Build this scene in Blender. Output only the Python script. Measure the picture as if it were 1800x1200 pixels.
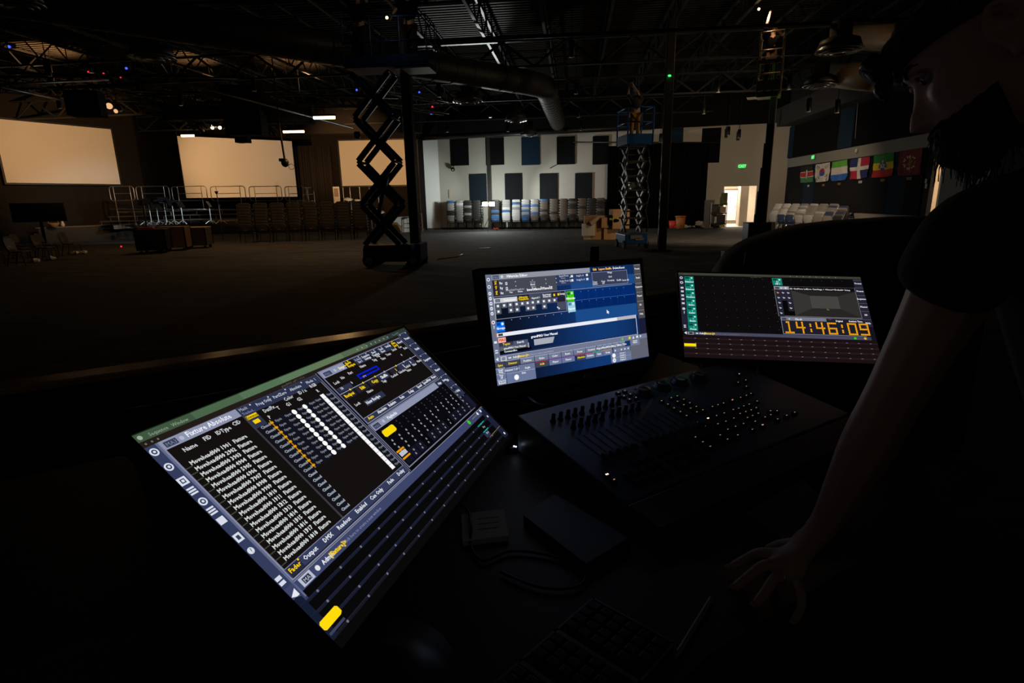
import bpy, bmesh, math, random
import numpy as np
from mathutils import Matrix, Vector, Quaternion
random.seed(7)
for o in list(bpy.data.objects): bpy.data.objects.remove(o)
SC = bpy.context.scene
COL = SC.collection
# ------------------------------------------------------------------ camera
F = 1000.0; CZ = 1.75                      # focal length in pixels of an 1800 px wide frame; eye height over the hall floor
_d = np.array([78.0, 4000.0, F]); _d /= np.linalg.norm(_d)
_up = -_d; _z = np.array([0, 0, 1.0]); _y = _z - (_z @ _up) * _up; _y /= np.linalg.norm(_y)
RC = np.array([np.cross(_y, _up), _y, _up])  # world = RC @ camera vector (x right, y down, z forward)
cam_data = bpy.data.cameras.new('camera'); cam = bpy.data.objects.new('camera', cam_data); COL.objects.link(cam)
cam_data.sensor_width = 36; cam_data.lens = F / 1800 * 36; cam_data.clip_start = 0.05; cam_data.clip_end = 200
M = Matrix.Identity(4)
for i in range(3):
    M[i][0] = RC[i][0]; M[i][1] = -RC[i][1]; M[i][2] = -RC[i][2]
M[2][3] = CZ
cam.matrix_world = M
SC.camera = cam
cam_data.dof.use_dof = False
# ------------------------------------------------------------------ world, view
W = bpy.data.worlds.new('night'); SC.world = W; W.use_nodes = True
W.node_tree.nodes['Background'].inputs[0].default_value = (0.55, 0.5, 0.42, 1)
W.node_tree.nodes['Background'].inputs[1].default_value = 0.018
SC.view_settings.view_transform = 'Standard'; SC.view_settings.look = 'None'
SC.view_settings.exposure = 0.0; SC.view_settings.gamma = 1.0; SC.view_settings.use_curve_mapping = False
SC.cycles.use_denoising = True
SC.cycles.max_bounces = 5; SC.cycles.diffuse_bounces = 3; SC.cycles.glossy_bounces = 3
SC.cycles.sample_clamp_indirect = 2.0

WARM = (1.0, 0.53, 0.215)
def lamp(name, kind, loc, power, color, target=None, size=0.3, spot=60, blend=0.6, sy=None):
    l = bpy.data.lights.new(name, kind); l.energy = power; l.color = color
    o = bpy.data.objects.new(name, l); COL.objects.link(o); o.location = loc
    if kind == 'AREA':
        l.size = size
        if sy: l.shape = 'RECTANGLE'; l.size_y = sy
    else: l.shadow_soft_size = size
    if kind == 'SPOT': l.spot_size = math.radians(spot); l.spot_blend = blend
    if target is not None:
        o.rotation_euler = (Vector(target) - Vector(loc)).to_track_quat('-Z', 'Y').to_euler()
    return o
WL = (-1.18, 33.2, 1.50)                    # head of the bright tripod work light
lamp('work_light_beam', 'AREA', (WL[0], WL[1]-0.02, WL[2]+0.02), 45, (0.93, 1.0, 0.97), (WL[0], WL[1]-5, WL[2]-1.0), 0.5, sy=0.25)
lamp('work_light_beam', 'POINT', (WL[0]+0.02, WL[1]+0.02, WL[2]+0.34), 210, (0.92, 1.0, 0.96), None, 0.07)
lamp('work_light_beam', 'SPOT', (WL[0]+0.3, WL[1]-0.05, WL[2]+0.36), 420, (0.95, 1.0, 0.96), (5.5, 34.0, 2.2), 0.1, 75, 0.9)
lamp('work_light_beam', 'SPOT', (WL[0]-0.3, WL[1]-0.05, WL[2]+0.3), 260, (0.9, 1.0, 0.95), (-5.2, 36.2, 2.6), 0.1, 60, 0.9)
lamp('work_light_beam', 'SPOT', (WL[0], WL[1]-0.1, WL[2]+0.3), 5000, (0.92, 1.0, 0.97), (-1.6, 21.5, 7.6), 0.1, 17, 0.5)
# warm stage fixtures, then added spots for the ceiling
TUBES = [(-6.04, 20.0, 4.48), (-8.87, 25.0, 4.64), (-13.27, 25.0, 4.56)]
for i, t in enumerate(TUBES):
    lamp('tube_light', 'AREA', (t[0], t[1], t[2]-0.06), 42, WARM, (t[0], t[1], 0), 0.75, sy=0.06)
lamp('stage_spot_beam', 'SPOT', (-15.5, 25.0, 4.7), 2300, WARM, (-23.7, 32.0, 4.6), 0.15, 62, 0.9)
lamp('stage_spot_beam', 'SPOT', (-16.2, 27.2, 4.6), 3000, WARM, (-17.2, 38.3, 4.2), 0.12, 50, 0.9)
lamp('stage_spot_beam', 'SPOT', (-8.87, 27.0, 4.5), 4300, WARM, (-9.2, 41.0, 4.4), 0.12, 46, 0.9)
lamp('added_ceiling_spot', 'SPOT', (-17.3, 23.4, 5.9), 900, WARM, (-17.6, 23.8, 7.6), 0.1, 80, 0.8)  # added bare spots that brighten patches of the deck; they have no fixture
lamp('added_ceiling_spot', 'SPOT', (-8.2, 25.4, 5.9), 1300, WARM, (-8.6, 26.0, 7.6), 0.1, 86, 0.8)
lamp('added_ceiling_spot', 'SPOT', (-12.6, 25.2, 5.9), 800, WARM, (-13.0, 25.6, 7.6), 0.1, 76, 0.8)
# hallway beyond the door, and the side entrance on the right
lamp('hallway_lamp', 'AREA', (12.6, 34.6, 2.9), 260, (1.0, 0.86, 0.68), (12.3, 34.0, 0), 1.6, sy=2.2)
lamp('hallway_daylight', 'AREA', (14.4, 37.2, 1.6), 300, (1.0, 0.93, 0.84), (11.0, 30.0, 0.8), 1.2, sy=1.8)
lamp('hallway_daylight', 'AREA', (11.4, 37.0, 1.7), 1700, (1.0, 0.95, 0.92), (12.6, 25.8, 1.0), 1.0, sy=1.6)
lamp('added_hall_fill', 'SPOT', (8.4, 20.3, 4.9), 800, (1.0, 0.73, 0.48), (9.6, 26.0, 0.8), 0.08, 125, 0.8)  # added fill for the right wall and blue lift; no pendant sheds it
lamp('side_entrance_daylight', 'AREA', (14.2, 15.2, 2.2), 200, (1.0, 0.8, 0.55), (9.0, 19.0, 2.4), 1.2, sy=2.6)

# ------------------------------------------------------------------ pixels of the photo to points in the hall (used to measure positions)
def ray(x, y): return RC @ np.array([(x - 900) / F, (y - 600) / F, 1.0])
def at_z(x, y, z=0.0):
    r = ray(x, y); return Vector((r * (z - CZ) / r[2] + np.array([0, 0, CZ])).tolist())
def at_y(x, y, Y):
    r = ray(x, y); return Vector((r * Y / r[1] + np.array([0, 0, CZ])).tolist())
def at_d(x, y, d): return Vector((ray(x, y) * d + np.array([0, 0, CZ])).tolist())
def on_wall(x, y, p, q):
    """point where the ray meets the vertical plane through floor points p, q"""
    r = ray(x, y); n = np.array([q[1] - p[1], p[0] - q[0]]); t = (n @ np.array(p[:2])) / (n @ r[:2])
    return Vector((r * t + np.array([0, 0, CZ])).tolist())

# ------------------------------------------------------------------ materials
MATS = {}
def srgb(c):
    return tuple(((v / 255) / 12.92 if v / 255 <= 0.04045 else ((v / 255 + 0.055) / 1.055) ** 2.4) for v in c)
def pm(name, rgb, rough=0.6, metal=0.0, var=0.12, scale=8.0, bump=0.0, spec=0.5):
    """principled material whose base colour is gently broken up by noise"""
    if name in MATS: return MATS[name]
    m = bpy.data.materials.new(name); m.use_nodes = True; nt = m.node_tree; b = nt.nodes['Principled BSDF']
    tc = nt.nodes.new('ShaderNodeTexCoord'); n = nt.nodes.new('ShaderNodeTexNoise'); n.inputs['Scale'].default_value = scale
    n.inputs['Detail'].default_value = 4; nt.links.new(tc.outputs['Object'], n.inputs['Vector'])
    mx = nt.nodes.new('ShaderNodeMix'); mx.data_type = 'RGBA'
    mx.inputs[6].default_value = (*[max(0, c * (1 - var)) for c in rgb], 1); mx.inputs[7].default_value = (*[min(1, c * (1 + var)) for c in rgb], 1)
    nt.links.new(n.outputs['Fac'], mx.inputs[0]); nt.links.new(mx.outputs[2], b.inputs['Base Color'])
    b.inputs['Roughness'].default_value = rough; b.inputs['Metallic'].default_value = metal; b.inputs['Specular IOR Level'].default_value = spec
    if bump:
        bp = nt.nodes.new('ShaderNodeBump'); bp.inputs['Strength'].default_value = bump; bp.inputs['Distance'].default_value = 0.01
        nt.links.new(n.outputs['Fac'], bp.inputs['Height']); nt.links.new(bp.outputs['Normal'], b.inputs['Normal'])
    MATS[name] = m; return m
def em(name, rgb, strength=1.0):
    if name in MATS: return MATS[name]
    m = bpy.data.materials.new(name); m.use_nodes = True; nt = m.node_tree; nt.nodes.clear()
    e = nt.nodes.new('ShaderNodeEmission'); e.inputs[0].default_value = (*rgb, 1); e.inputs[1].default_value = strength
    o = nt.nodes.new('ShaderNodeOutputMaterial'); nt.links.new(e.outputs[0], o.inputs[0])
    MATS[name] = m; return m
def screen_mat(c):
    n = 'display_%02x%02x%02x' % c
    return em(n, srgb(c), 1.0)

# ------------------------------------------------------------------ mesh builder
def frame(loc, rz=0.0): return Matrix.Translation(Vector(loc)) @ Matrix.Rotation(rz, 4, 'Z')
ROOTM = {}
CH = {}
class MB:
    def __init__(s, T=None): s.v = []; s.f = []; s.m = []; s.sm = []; s.mats = []; s.T = T or Matrix.Identity(4)
    def mi(s, mat):
        if mat not in s.mats: s.mats.append(mat)
        return s.mats.index(mat)
    def add(s, vs, fs, mat, smooth=False, T=None):
        k = len(s.v); X = s.T @ T if T is not None else s.T
        s.v += [tuple(X @ Vector(p)) for p in vs]; i = s.mi(mat)
        for f in fs: s.f.append(tuple(k + a for a in f)); s.m.append(i); s.sm.append(smooth)
        return s
    def box(s, c, d, mat, rot=None, bev=0.0):
        T = Matrix.Translation(Vector(c))
        if rot is not None: T = T @ rot
        x, y, z = d[0] / 2, d[1] / 2, d[2] / 2
        if bev <= 0:
            vs = [(a * x, b * y, e * z) for a in (-1, 1) for b in (-1, 1) for e in (-1, 1)]
            fs = [(0, 1, 3, 2), (4, 6, 7, 5), (0, 4, 5, 1), (2, 3, 7, 6), (0, 2, 6, 4), (1, 5, 7, 3)]
            return s.add(vs, fs, mat, False, T)
        bm = bmesh.new(); bmesh.ops.create_cube(bm, size=1.0)
        for v in bm.verts: v.co = Vector((v.co.x * d[0], v.co.y * d[1], v.co.z * d[2]))
        bmesh.ops.bevel(bm, geom=list(bm.edges) + list(bm.verts), offset=min(bev, min(d) * 0.45), segments=2, affect='EDGES', profile=0.5)
        s.bm(bm, mat, T); return s
    def bm(s, bm, mat, T=None, smooth=False):
        bm.verts.ensure_lookup_table(); bm.verts.index_update()
        s.add([tuple(v.co) for v in bm.verts], [tuple(v.index for v in f.verts) for f in bm.faces], mat, smooth, T); bm.free(); return s
    def tube(s, p, q, r, mat, n=8, r2=None, caps=True):
        p, q = Vector(p), Vector(q); d = q - p; L = d.length
        if L < 1e-6: return s
        z = d / L; x = z.orthogonal().normalized(); y = z.cross(x); r2 = r if r2 is None else r2; vs = []
        for c, rr in ((p, r), (q, r2)):
            vs += [tuple(c + x * math.cos(2 * math.pi * i / n) * rr + y * math.sin(2 * math.pi * i / n) * rr) for i in range(n)]
        fs = [(i, (i + 1) % n, n + (i + 1) % n, n + i) for i in range(n)]
        s.add(vs, fs, mat, n > 5)
        if caps: s.add(vs, [tuple(range(n))[::-1], tuple(range(n, 2 * n))], mat, False)
        return s
    def path(s, pts, r, mat, n=8, closed=False):
        pts = [Vector(p) for p in pts]; N = len(pts); rings = []; ref = None
        for i in range(N):
            a = pts[(i - 1) % N] if (closed or i > 0) else pts[i]; b = pts[(i + 1) % N] if (closed or i < N - 1) else pts[i]
            t = (b - a).normalized()
            if ref is None: ref = t.orthogonal().normalized()
            ref = (ref - t * ref.dot(t)).normalized(); w = t.cross(ref)
            rings.append([tuple(pts[i] + ref * math.cos(2 * math.pi * j / n) * r + w * math.sin(2 * math.pi * j / n) * r) for j in range(n)])
        vs = [v for R in rings for v in R]; fs = []
        for i in range(N if closed else N - 1):
            a = i * n; b = ((i + 1) % N) * n
            fs += [(a + j, a + (j + 1) % n, b + (j + 1) % n, b + j) for j in range(n)]
        if not closed: fs += [tuple(range(n))[::-1], tuple(range((N - 1) * n, N * n))]
        return s.add(vs, fs, mat, True)
    def bar(s, p, q, w, h, mat, up=(0, 0, 1)):
        """rectangular bar from p to q, w across, h along 'up'"""
        p, q = Vector(p), Vector(q); d = q - p; L = d.length; y = d / L; u = Vector(up); x = y.cross(u)
        if x.length < 1e-5: x = y.cross(Vector((1, 0, 0)))
        x.normalize(); z = x.cross(y); R = Matrix((x, y, z)).transposed().to_4x4()
        return s.box((p + q) / 2, (w, L, h), mat, R)
    def lathe(s, c, prof, mat, n=20, axis=None, smooth=True):
        T = Matrix.Translation(Vector(c))
        if axis is not None: T = T @ Vector(axis).to_track_quat('Z', 'Y').to_matrix().to_4x4()
        vs = []; fs = []
        for r, z in prof: vs += [(r * math.cos(2 * math.pi * i / n), r * math.sin(2 * math.pi * i / n), z) for i in range(n)]
        for k in range(len(prof) - 1):
            fs += [(k * n + i, k * n + (i + 1) % n, (k + 1) * n + (i + 1) % n, (k + 1) * n + i) for i in range(n)]
        fs += [tuple(range(n))[::-1], tuple(range((len(prof) - 1) * n, len(prof) * n))]
        return s.add(vs, fs, mat, smooth, T)
    def sphere(s, c, r, mat, seg=12, rings=8, rot=None):
        r = (r, r, r) if not hasattr(r, '__len__') else r
        bm = bmesh.new(); bmesh.ops.create_uvsphere(bm, u_segments=seg, v_segments=rings, radius=1.0)
        T = Matrix.Translation(Vector(c))
        if rot is not None: T = T @ rot
        return s.bm(bm, mat, T @ Matrix.Diagonal((*r, 1)), True)
    def prism(s, poly, z0, z1, mat, T=None):
        n = len(poly); vs = [(x, y, z0) for x, y in poly] + [(x, y, z1) for x, y in poly]
        fs = [tuple(range(n))[::-1], tuple(range(n, 2 * n))] + [(i, (i + 1) % n, n + (i + 1) % n, n + i) for i in range(n)]
        return s.add(vs, fs, mat, False, T)
    def quad(s, a, b, c, d, mat): return s.add([a, b, c, d], [(0, 1, 2, 3)], mat)
    def build(s, name, parent=None, bev=0.0, subd=0, mods=None):
        me = bpy.data.meshes.new(name); inv = ROOTM[parent.name].inverted() if parent is not None else None
        vs = s.v if inv is None else [tuple(inv @ Vector(v)) for v in s.v]
        o = bpy.data.objects.new(name, me)
        if parent is None:           # a thing that is one mesh: origin at the middle of its base
            A = np.array(vs); c = (A.min(0) + A.max(0)) / 2; c[2] = A[:, 2].min()
            vs = [tuple(v) for v in (A - c)]; o.location = c.tolist(); ROOTM[o.name] = Matrix.Translation(Vector(c.tolist()))
        me.from_pydata(vs, [], s.f)
        for m in s.mats: me.materials.append(m)
        me.polygons.foreach_set('material_index', s.m); me.polygons.foreach_set('use_smooth', s.sm); me.update()
        COL.objects.link(o)
        if parent is not None: o.parent = parent; ROOTM[o.name] = ROOTM[parent.name]; CH.setdefault(parent.name, []).append(o)
        if bev: b = o.modifiers.new('bevel', 'BEVEL'); b.width = bev; b.segments = 2; b.limit_method = 'ANGLE'
        if subd: b = o.modifiers.new('subd', 'SUBSURF'); b.levels = subd; b.render_levels = subd
        return o
def tag(o, label=None, cat=None, group=None, kind=None):
    if label: o['label'] = label
    if cat: o['category'] = cat
    if group: o['group'] = group
    if kind: o['kind'] = kind
    return o
def thing(name, loc, label, cat, rz=0.0, group=None):
    o = bpy.data.objects.new(name, None); COL.objects.link(o); o.empty_display_size = 0.2
    o.location = loc; o.rotation_euler = (0, 0, rz); ROOTM[o.name] = frame(loc, rz)
    return tag(o, label, cat, group)
def struct(o): o['kind'] = 'structure'; return o
def kids(o): return CH.get(o.name, [])
def dup(root, loc, rz, label, group=None):
    """a copy of a thing with copies of its parts and their sub-parts"""
    r = root.copy(); COL.objects.link(r); r.location = loc; r.rotation_euler = (0, 0, rz); r['label'] = label
    if group: r['group'] = group
    for ch in kids(root):
        c = ch.copy(); COL.objects.link(c); c.parent = r; CH.setdefault(r.name, []).append(c)
        for g in kids(ch):
            d = g.copy(); COL.objects.link(d); d.parent = c; CH.setdefault(c.name, []).append(d)
    return r
def text_mesh(mb, s, origin, ex, ey, h, mat, align='LEFT', cache={}):
    """lettering as flat mesh: origin is the lower left corner (or centre), ex/ey unit vectors, h the letter height"""
    if s not in cache:
        cu = bpy.data.curves.new('lettering', 'FONT'); cu.body = s; cu.size = 1.0; cu.resolution_u = 1
        ob = bpy.data.objects.new('lettering', cu); COL.objects.link(ob)
        dg = bpy.context.evaluated_depsgraph_get(); me = bpy.data.meshes.new_from_object(ob.evaluated_get(dg))
        vs = [tuple(v.co) for v in me.vertices]; fs = [tuple(p.vertices) for p in me.polygons]
        bpy.data.objects.remove(ob); bpy.data.meshes.remove(me); bpy.data.curves.remove(cu)
        cache[s] = (vs, fs)
    vs, fs = cache[s]
    if not vs: return
    w = max(v[0] for v in vs); k = h / 0.70; off = -w * k / 2 if align == 'CENTER' else (-w * k if align == 'RIGHT' else 0)
    o, ex, ey = Vector(origin), Vector(ex), Vector(ey)
    mb.add([tuple(o + ex * (v[0] * k + off) + ey * v[1] * k) for v in vs], fs, mat)
ORD = ['first', 'second', 'third', 'fourth', 'fifth', 'sixth', 'seventh', 'eighth', 'ninth', 'tenth', 'eleventh', 'twelfth', 'thirteenth', 'fourteenth', 'fifteenth', 'sixteenth', 'seventeenth', 'eighteenth', 'nineteenth', 'twentieth']
rotz = lambda a: Matrix.Rotation(a, 4, 'Z')
rotx = lambda a: Matrix.Rotation(a, 4, 'X')
roty = lambda a: Matrix.Rotation(a, 4, 'Y')
# common materials
BLK = pm('black_paint', (0.012, 0.012, 0.013), 0.5); BLKM = pm('black_metal', (0.02, 0.02, 0.022), 0.38, 0.6)
BLKP = pm('black_plastic', (0.014, 0.014, 0.015), 0.35); CHROME = pm('brushed_steel', (0.6, 0.6, 0.6), 0.25, 1.0)
GALV = pm('galvanised_metal', (0.35, 0.35, 0.34), 0.4, 0.9); CLOTH = pm('black_cloth', (0.006, 0.006, 0.007), 0.95, 0, 0.3, 30, 0.3, 0.1)
RUB = pm('dark_rubber', (0.02, 0.02, 0.02), 0.8); WHITEP = pm('white_paint', (0.6, 0.6, 0.57), 0.6)
# ================================================================== THE HALL
RV = Vector((0.112, 1.0, 0)).normalized(); RU = Vector((RV.y, -RV.x, 0))      # the building's long and cross directions
def carpet_mat():
    m = bpy.data.materials.new('woven_carpet_planks'); m.use_nodes = True; nt = m.node_tree; b = nt.nodes['Principled BSDF']
    tc = nt.nodes.new('ShaderNodeTexCoord'); mp = nt.nodes.new('ShaderNodeMapping'); mp.inputs['Rotation'].default_value[2] = 0.11
    nt.links.new(tc.outputs['Object'], mp.inputs['Vector'])
    br = nt.nodes.new('ShaderNodeTexBrick'); br.inputs['Scale'].default_value = 1.0; br.inputs['Brick Width'].default_value = 1.0; br.inputs['Row Height'].default_value = 0.25
    br.inputs['Mortar Size'].default_value = 0.004; br.inputs['Color1'].default_value = (0.048, 0.047, 0.046, 1); br.inputs['Color2'].default_value = (0.092, 0.089, 0.086, 1); br.inputs['Mortar'].default_value = (0.025, 0.025, 0.025, 1)
    mp2 = nt.nodes.new('ShaderNodeMapping'); mp2.inputs['Scale'].default_value = (1.2, 22, 1); nt.links.new(mp.outputs[0], mp2.inputs['Vector'])
    n = nt.nodes.new('ShaderNodeTexNoise'); n.inputs['Scale'].default_value = 3.0; n.inputs['Detail'].default_value = 6; nt.links.new(mp2.outputs[0], n.inputs['Vector'])
    cr = nt.nodes.new('ShaderNodeValToRGB'); cr.color_ramp.elements[0].position = 0.35; cr.color_ramp.elements[1].position = 0.65; cr.color_ramp.elements[0].color = (0.45, 0.45, 0.45, 1); cr.color_ramp.elements[1].color = (1.5, 1.5, 1.5, 1)
    nt.links.new(n.outputs['Fac'], cr.inputs[0]); nt.links.new(mp.outputs[0], br.inputs['Vector'])
    mx = nt.nodes.new('ShaderNodeMix'); mx.data_type = 'RGBA'; mx.blend_type = 'MULTIPLY'; mx.inputs[0].default_value = 1.0
    nt.links.new(br.outputs['Color'], mx.inputs[6]); nt.links.new(cr.outputs[0], mx.inputs[7]); nt.links.new(mx.outputs[2], b.inputs['Base Color'])
    b.inputs['Roughness'].default_value = 0.95; b.inputs['Specular IOR Level'].default_value = 0.2
    return m
CARPET = carpet_mat()
struct(MB().box((-3, 20, -0.1), (70, 62, 0.2), CARPET).build('floor'))
def wall(name, p, q, z0, z1, mat, th=0.2, side=1):
    p, q = Vector((p[0], p[1], 0)), Vector((q[0], q[1], 0)); d = (q - p).normalized(); n = Vector((d.y, -d.x, 0)) * side
    a, b = p, q; c, e = q - n * th, p - n * th
    return struct(MB().prism([(a.x, a.y), (b.x, b.y), (c.x, c.y), (e.x, e.y)], z0, z1, mat).build(name))
WHITEW = pm('pale_wall_paint', (0.55, 0.53, 0.47), 0.85, 0, 0.05, 1.5); DARKW = pm('dark_brown_wall', (0.015, 0.013, 0.0115), 0.85, 0, 0.1, 2.0, 0, 0.15)
BLACKW = pm('black_upper_wall', (0.010, 0.010, 0.0105), 0.9, 0, .1, 4, 0, .1); GREYW = pm('charcoal_wall', (0.03, 0.03, 0.033), 0.85, 0, 0.06, 2, 0, .2)
PBLK = pm('black_acoustic_panel', (0.008, 0.008, 0.009), 0.95, 0, 0.2, 60, 0.2, 0.08); PGRY = pm('charcoal_acoustic_panel', (0.017, 0.018, 0.021), 0.95, 0, 0.2, 60, 0.2, 0.08)
PBLU = pm('blue_acoustic_panel', (0.016, 0.036, 0.066), 0.95, 0, 0.2, 60, 0.2, 0.08)
# back wall: pale up to 5.25 m, black above, from A to B; door opening near its right end
A = Vector((-4.3, 36.6, 0)); B = Vector((14.6, 31.4, 0)); bw = (B - A).normalized(); bn = Vector((bw.y, -bw.x, 0))  # bn faces the room
def BWp(x, y, off=0.0): return on_wall(x, y, A, B) + bn * off
dL = BWp(1271, 360); dR = BWp(1328, 360); sL = (dL - A).dot(bw); sR = (dR - A).dot(bw); LW = (B - A).length
def bwp(s): return A + bw * s
for k, (s0, s1, z0, z1, mt) in enumerate([(0, sL, 0, 5.35, WHITEW), (sR, LW, 0, 5.35, WHITEW), (sL, sR, 2.2, 5.35, WHITEW), (0, LW, 5.35, 8.2, BLACKW)]):
    wall('wall_back' if k == 0 else 'wall_back.%03d' % k, bwp(s0), bwp(s1), z0, z1, mt)
# splayed white wall beside the stage
S0 = Vector((-5.42, 36.0, 0)); S1 = A
wall('wall_splay', S0, S1, 0, 5.35, pm('white_wall_paint', (0.72, 0.73, 0.70), 0.85, 0, 0.04, 1.5)); wall('wall_splay.001', S0, S1, 5.35, 8.2, BLACKW)
tag(struct(MB().box(((S0 + S1) / 2 + Vector((0.02, -0.03, 0.05))), ((S1 - S0).length, 0.03, 0.1), BLKP, rotz(math.atan2(S1.y - S0.y, S1.x - S0.x))).build('baseboard_splay')))
mid = bwp(sL / 2); tag(struct(MB().box((mid + bn * 0.02 + Vector((0, 0, 0.05))), (sL, 0.03, 0.1), BLKP, rotz(math.atan2(bw.y, bw.x))).build('baseboard_back')))
# stage right return and wall behind right screen
R0 = Vector((-13.6, 41.6, 0)); R1 = Vector((-6.15, 41.6, 0))
wall('wall_stage_right', R0, R1, 0, 8.2, DARKW); wall('wall_stage_return', R1, S0, 0, 8.2, DARKW, 0.3)
# left screen wall, running out of the frame to the left
L1 = Vector((-22.05, 35.72, 0)); L0 = L1 - Vector((2.42, 4.83, 0)).normalized() * 19
wall('wall_stage_left', L0, L1, 0, 8.2, DARKW)
wall('wall_stage_rear', L1 + Vector((0, 8.5, 0)), Vector((-12, 44.4, 0)), 0, 8.2, BLACKW)
wall('wall_stage_rear.001', L1, L1 + Vector((0, 8.5, 0)), 0, 8.2, BLACKW)
# proscenium soffit above the centre opening
so0 = at_y(505, 236, 34.5); so1 = at_y(740, 243, 34.9)
struct(MB().bar((so0.x, so0.y + .4, 6.55), (so1.x, so1.y + .4, 6.55), 0.8, 1.9, DARKW).build('wall_soffit'))
# right wall
C0 = B.copy(); C1 = B - RV * 15.0; rn = Vector((-RV.y, RV.x, 0))     # faces the room
def RWp(x, y, off=0.0): return on_wall(x, y, C0, C1) + rn * off
sE = (B - RWp(1645, 300)).dot(RV)                         # where the side entrance starts
wall('wall_right', B, B - RV * sE, 0, 8.2, GREYW)
wall('wall_right.001', B - RV * (sE + 2.4), B - RV * 26, 0, 8.2, GREYW)
wall('wall_right.002', B - RV * sE, B - RV * (sE + 2.4), 3.4, 8.2, GREYW)
# side entrance recess, lit by day from outside
e0 = B - RV * (sE + 0.0); 
struct(MB().box(e0 - RV * 0.12 + rn * 0.05 + Vector((0, 0, 1.7)), (0.12, 0.24, 3.4), pm('oak_door_frame', (0.32, 0.19, 0.09), 0.5, 0, 0.25, 12), rotz(-0.11)).build('door_frame_side'))
struct(MB().bar(e0 + RU * 2.2 + Vector((0, 0, 1.7)), e0 - RV * 3 + RU * 2.2 + Vector((0, 0, 1.7)), 0.1, 3.4, WHITEW).build('wall_entrance'))
# white column at the rear right corner
cc = BWp(1366, 300, 0.25); struct(MB().box((cc.x + .1, cc.y, 2.65), (1.0, 0.5, 5.3), WHITEW, rotz(-0.27)).build('wall_corner_pier'))
# hallway behind the door
HW = pm('hallway_paint', (0.75, 0.68, 0.58), 0.7); h0 = bwp(sL - .5) - bn * 0.2; h1 = bwp(sR + 1.9) - bn * 0.2
wall('wall_hall', h0 - bn * 6, h1 - bn * 6, 0, 3.1, HW); wall('wall_hall.001', h0, h0 - bn * 6, 0, 3.1, HW, side=-1); wall('wall_hall.002', h1, h1 - bn * 6, 0, 3.1, HW)
struct(MB().prism([(p.x, p.y) for p in (h0, h1, h1 - bn * 6, h0 - bn * 6)], 3.1, 3.2, HW).build('ceiling_hall'))
struct(MB().prism([(p.x, p.y) for p in (h0, h1, h1 - bn * 6, h0 - bn * 6)], 0.004, 0.02, pm('pale_hall_floor', (0.6, 0.57, 0.52), 0.35)).build('floor_hall'))
pa = BWp(1300, 360) - bn * 1.6
HB = pm('hallway_beige', (0.42, 0.35, 0.29), 0.7)
struct(MB().box((pa.x + .35, pa.y, 1.3), (0.42, 1.4, 2.6), HB, rotz(-0.27)).build('wall_hall_pier'))
hd = BWp(1291, 360) - bn * 4.3
DH = thing('hallway_door', (hd.x + .2, hd.y, 0.02), 'white glazed door standing bright at the end of the hallway', 'door', -0.27)
T = frame(DH.location, -0.27)
MB(T).box((0, 0, 1.05), (1.0, 0.06, 2.1), pm('door_frame_brown', (0.16, 0.12, 0.09), 0.5)).build('door_frame', DH)
MB(T).box((0, -0.04, 1.1), (0.74, 0.03, 1.8), pm('door_leaf_white', (0.8, 0.8, 0.78), 0.4)).build('door_leaf', DH)
MB(T).box((0.28, -0.07, 1.0), (0.03, 0.05, 0.2), CHROME).build('handle', DH)
# ceiling deck with ribs, joists, girders
deck = MB(); cz = 7.7
deck.box((-3, 22, cz + 0.1), (60, 50, 0.12), pm('ribbed_steel_deck', (0.035, 0.031, 0.026), 0.85, 0.0, 0.12, 8, 0, 0.15))
o = struct(deck.build('ceiling'))
rib = MB()
for i in range(150):
    y = 8 + i * 0.25; p = RU * -34 + RV * y; q = RU * 26 + RV * y
    rib.bar((p.x, p.y, cz), (q.x, q.y, cz), 0.11, 0.09, MATS['ribbed_steel_deck'])
struct(rib.build('ceiling_ribs'))
JM = pm('painted_joist_steel', (0.028, 0.028, 0.029), 0.6, 0.0, 0.12, 8, 0, 0.25)
def joist(u, v0, v1, zt, zb, name='ceiling_joist', pitch=0.7, r=0.028, across=False, w=0.09):
    mb = MB(); P = (lambda t, z: RU * t + RV * u + Vector((0, 0, z))) if across else (lambda t, z: RU * u + RV * t + Vector((0, 0, z)))
    mb.bar(P(v0, zt), P(v1, zt), w, 0.06, JM); mb.bar(P(v0, zb), P(v1, zb), w, 0.06, JM)
    t = v0; k = 0
    while t < v1 - pitch:
        mb.tube(P(t, zb if k % 2 == 0 else zt), P(t + pitch, zt if k % 2 == 0 else zb), r, JM, 5, caps=False); t += pitch; k += 1
    return struct(mb.build(name))
for i in range(25):
    u = -25 + i * 2.0
    joist(u, 9, 37.5 if u > -6 else 44, 7.6, 6.95)
for v in (13.3, 20.9, 27.5, 33.5): joist(v, -30, 16, 6.9, 6.1, 'ceiling_girder', 1.1, 0.045, True, 0.16)
# sprinkler and conduit pipes below the joists
PIPE = pm('black_pipe', (0.035, 0.035, 0.037), 0.4, 0.4)
def run(name, label, pts, r, mat=PIPE, cat='pipe', n=10, group=None):
    return tag(MB().path(pts, r, mat, n).build(name), label, cat, group)
a, b = at_y(640, 95, 17.5), at_y(1640, 86, 17.5)
run('sprinkler_pipe', 'long black pipe crossing the ceiling under the joists', [(a.x, 17.6, 6.05), (b.x, 16.0, 6.05)], 0.05)
a, b = BWp(745, 240, 0.7), BWp(1085, 237, 0.7)
run('wall_duct', 'dark horizontal duct along the top edge of the panelled back wall', [(a.x, a.y, 5.42), (b.x + 2, b.y - .5, 5.42)], 0.16, PIPE, 'duct')
a, b = BWp(1010, 251, 0.5), BWp(1262, 252, 0.5)
run('curtain_rail', 'thin black rail over the black curtain on the back wall', [a, b], 0.035, PIPE, 'rail')
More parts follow.
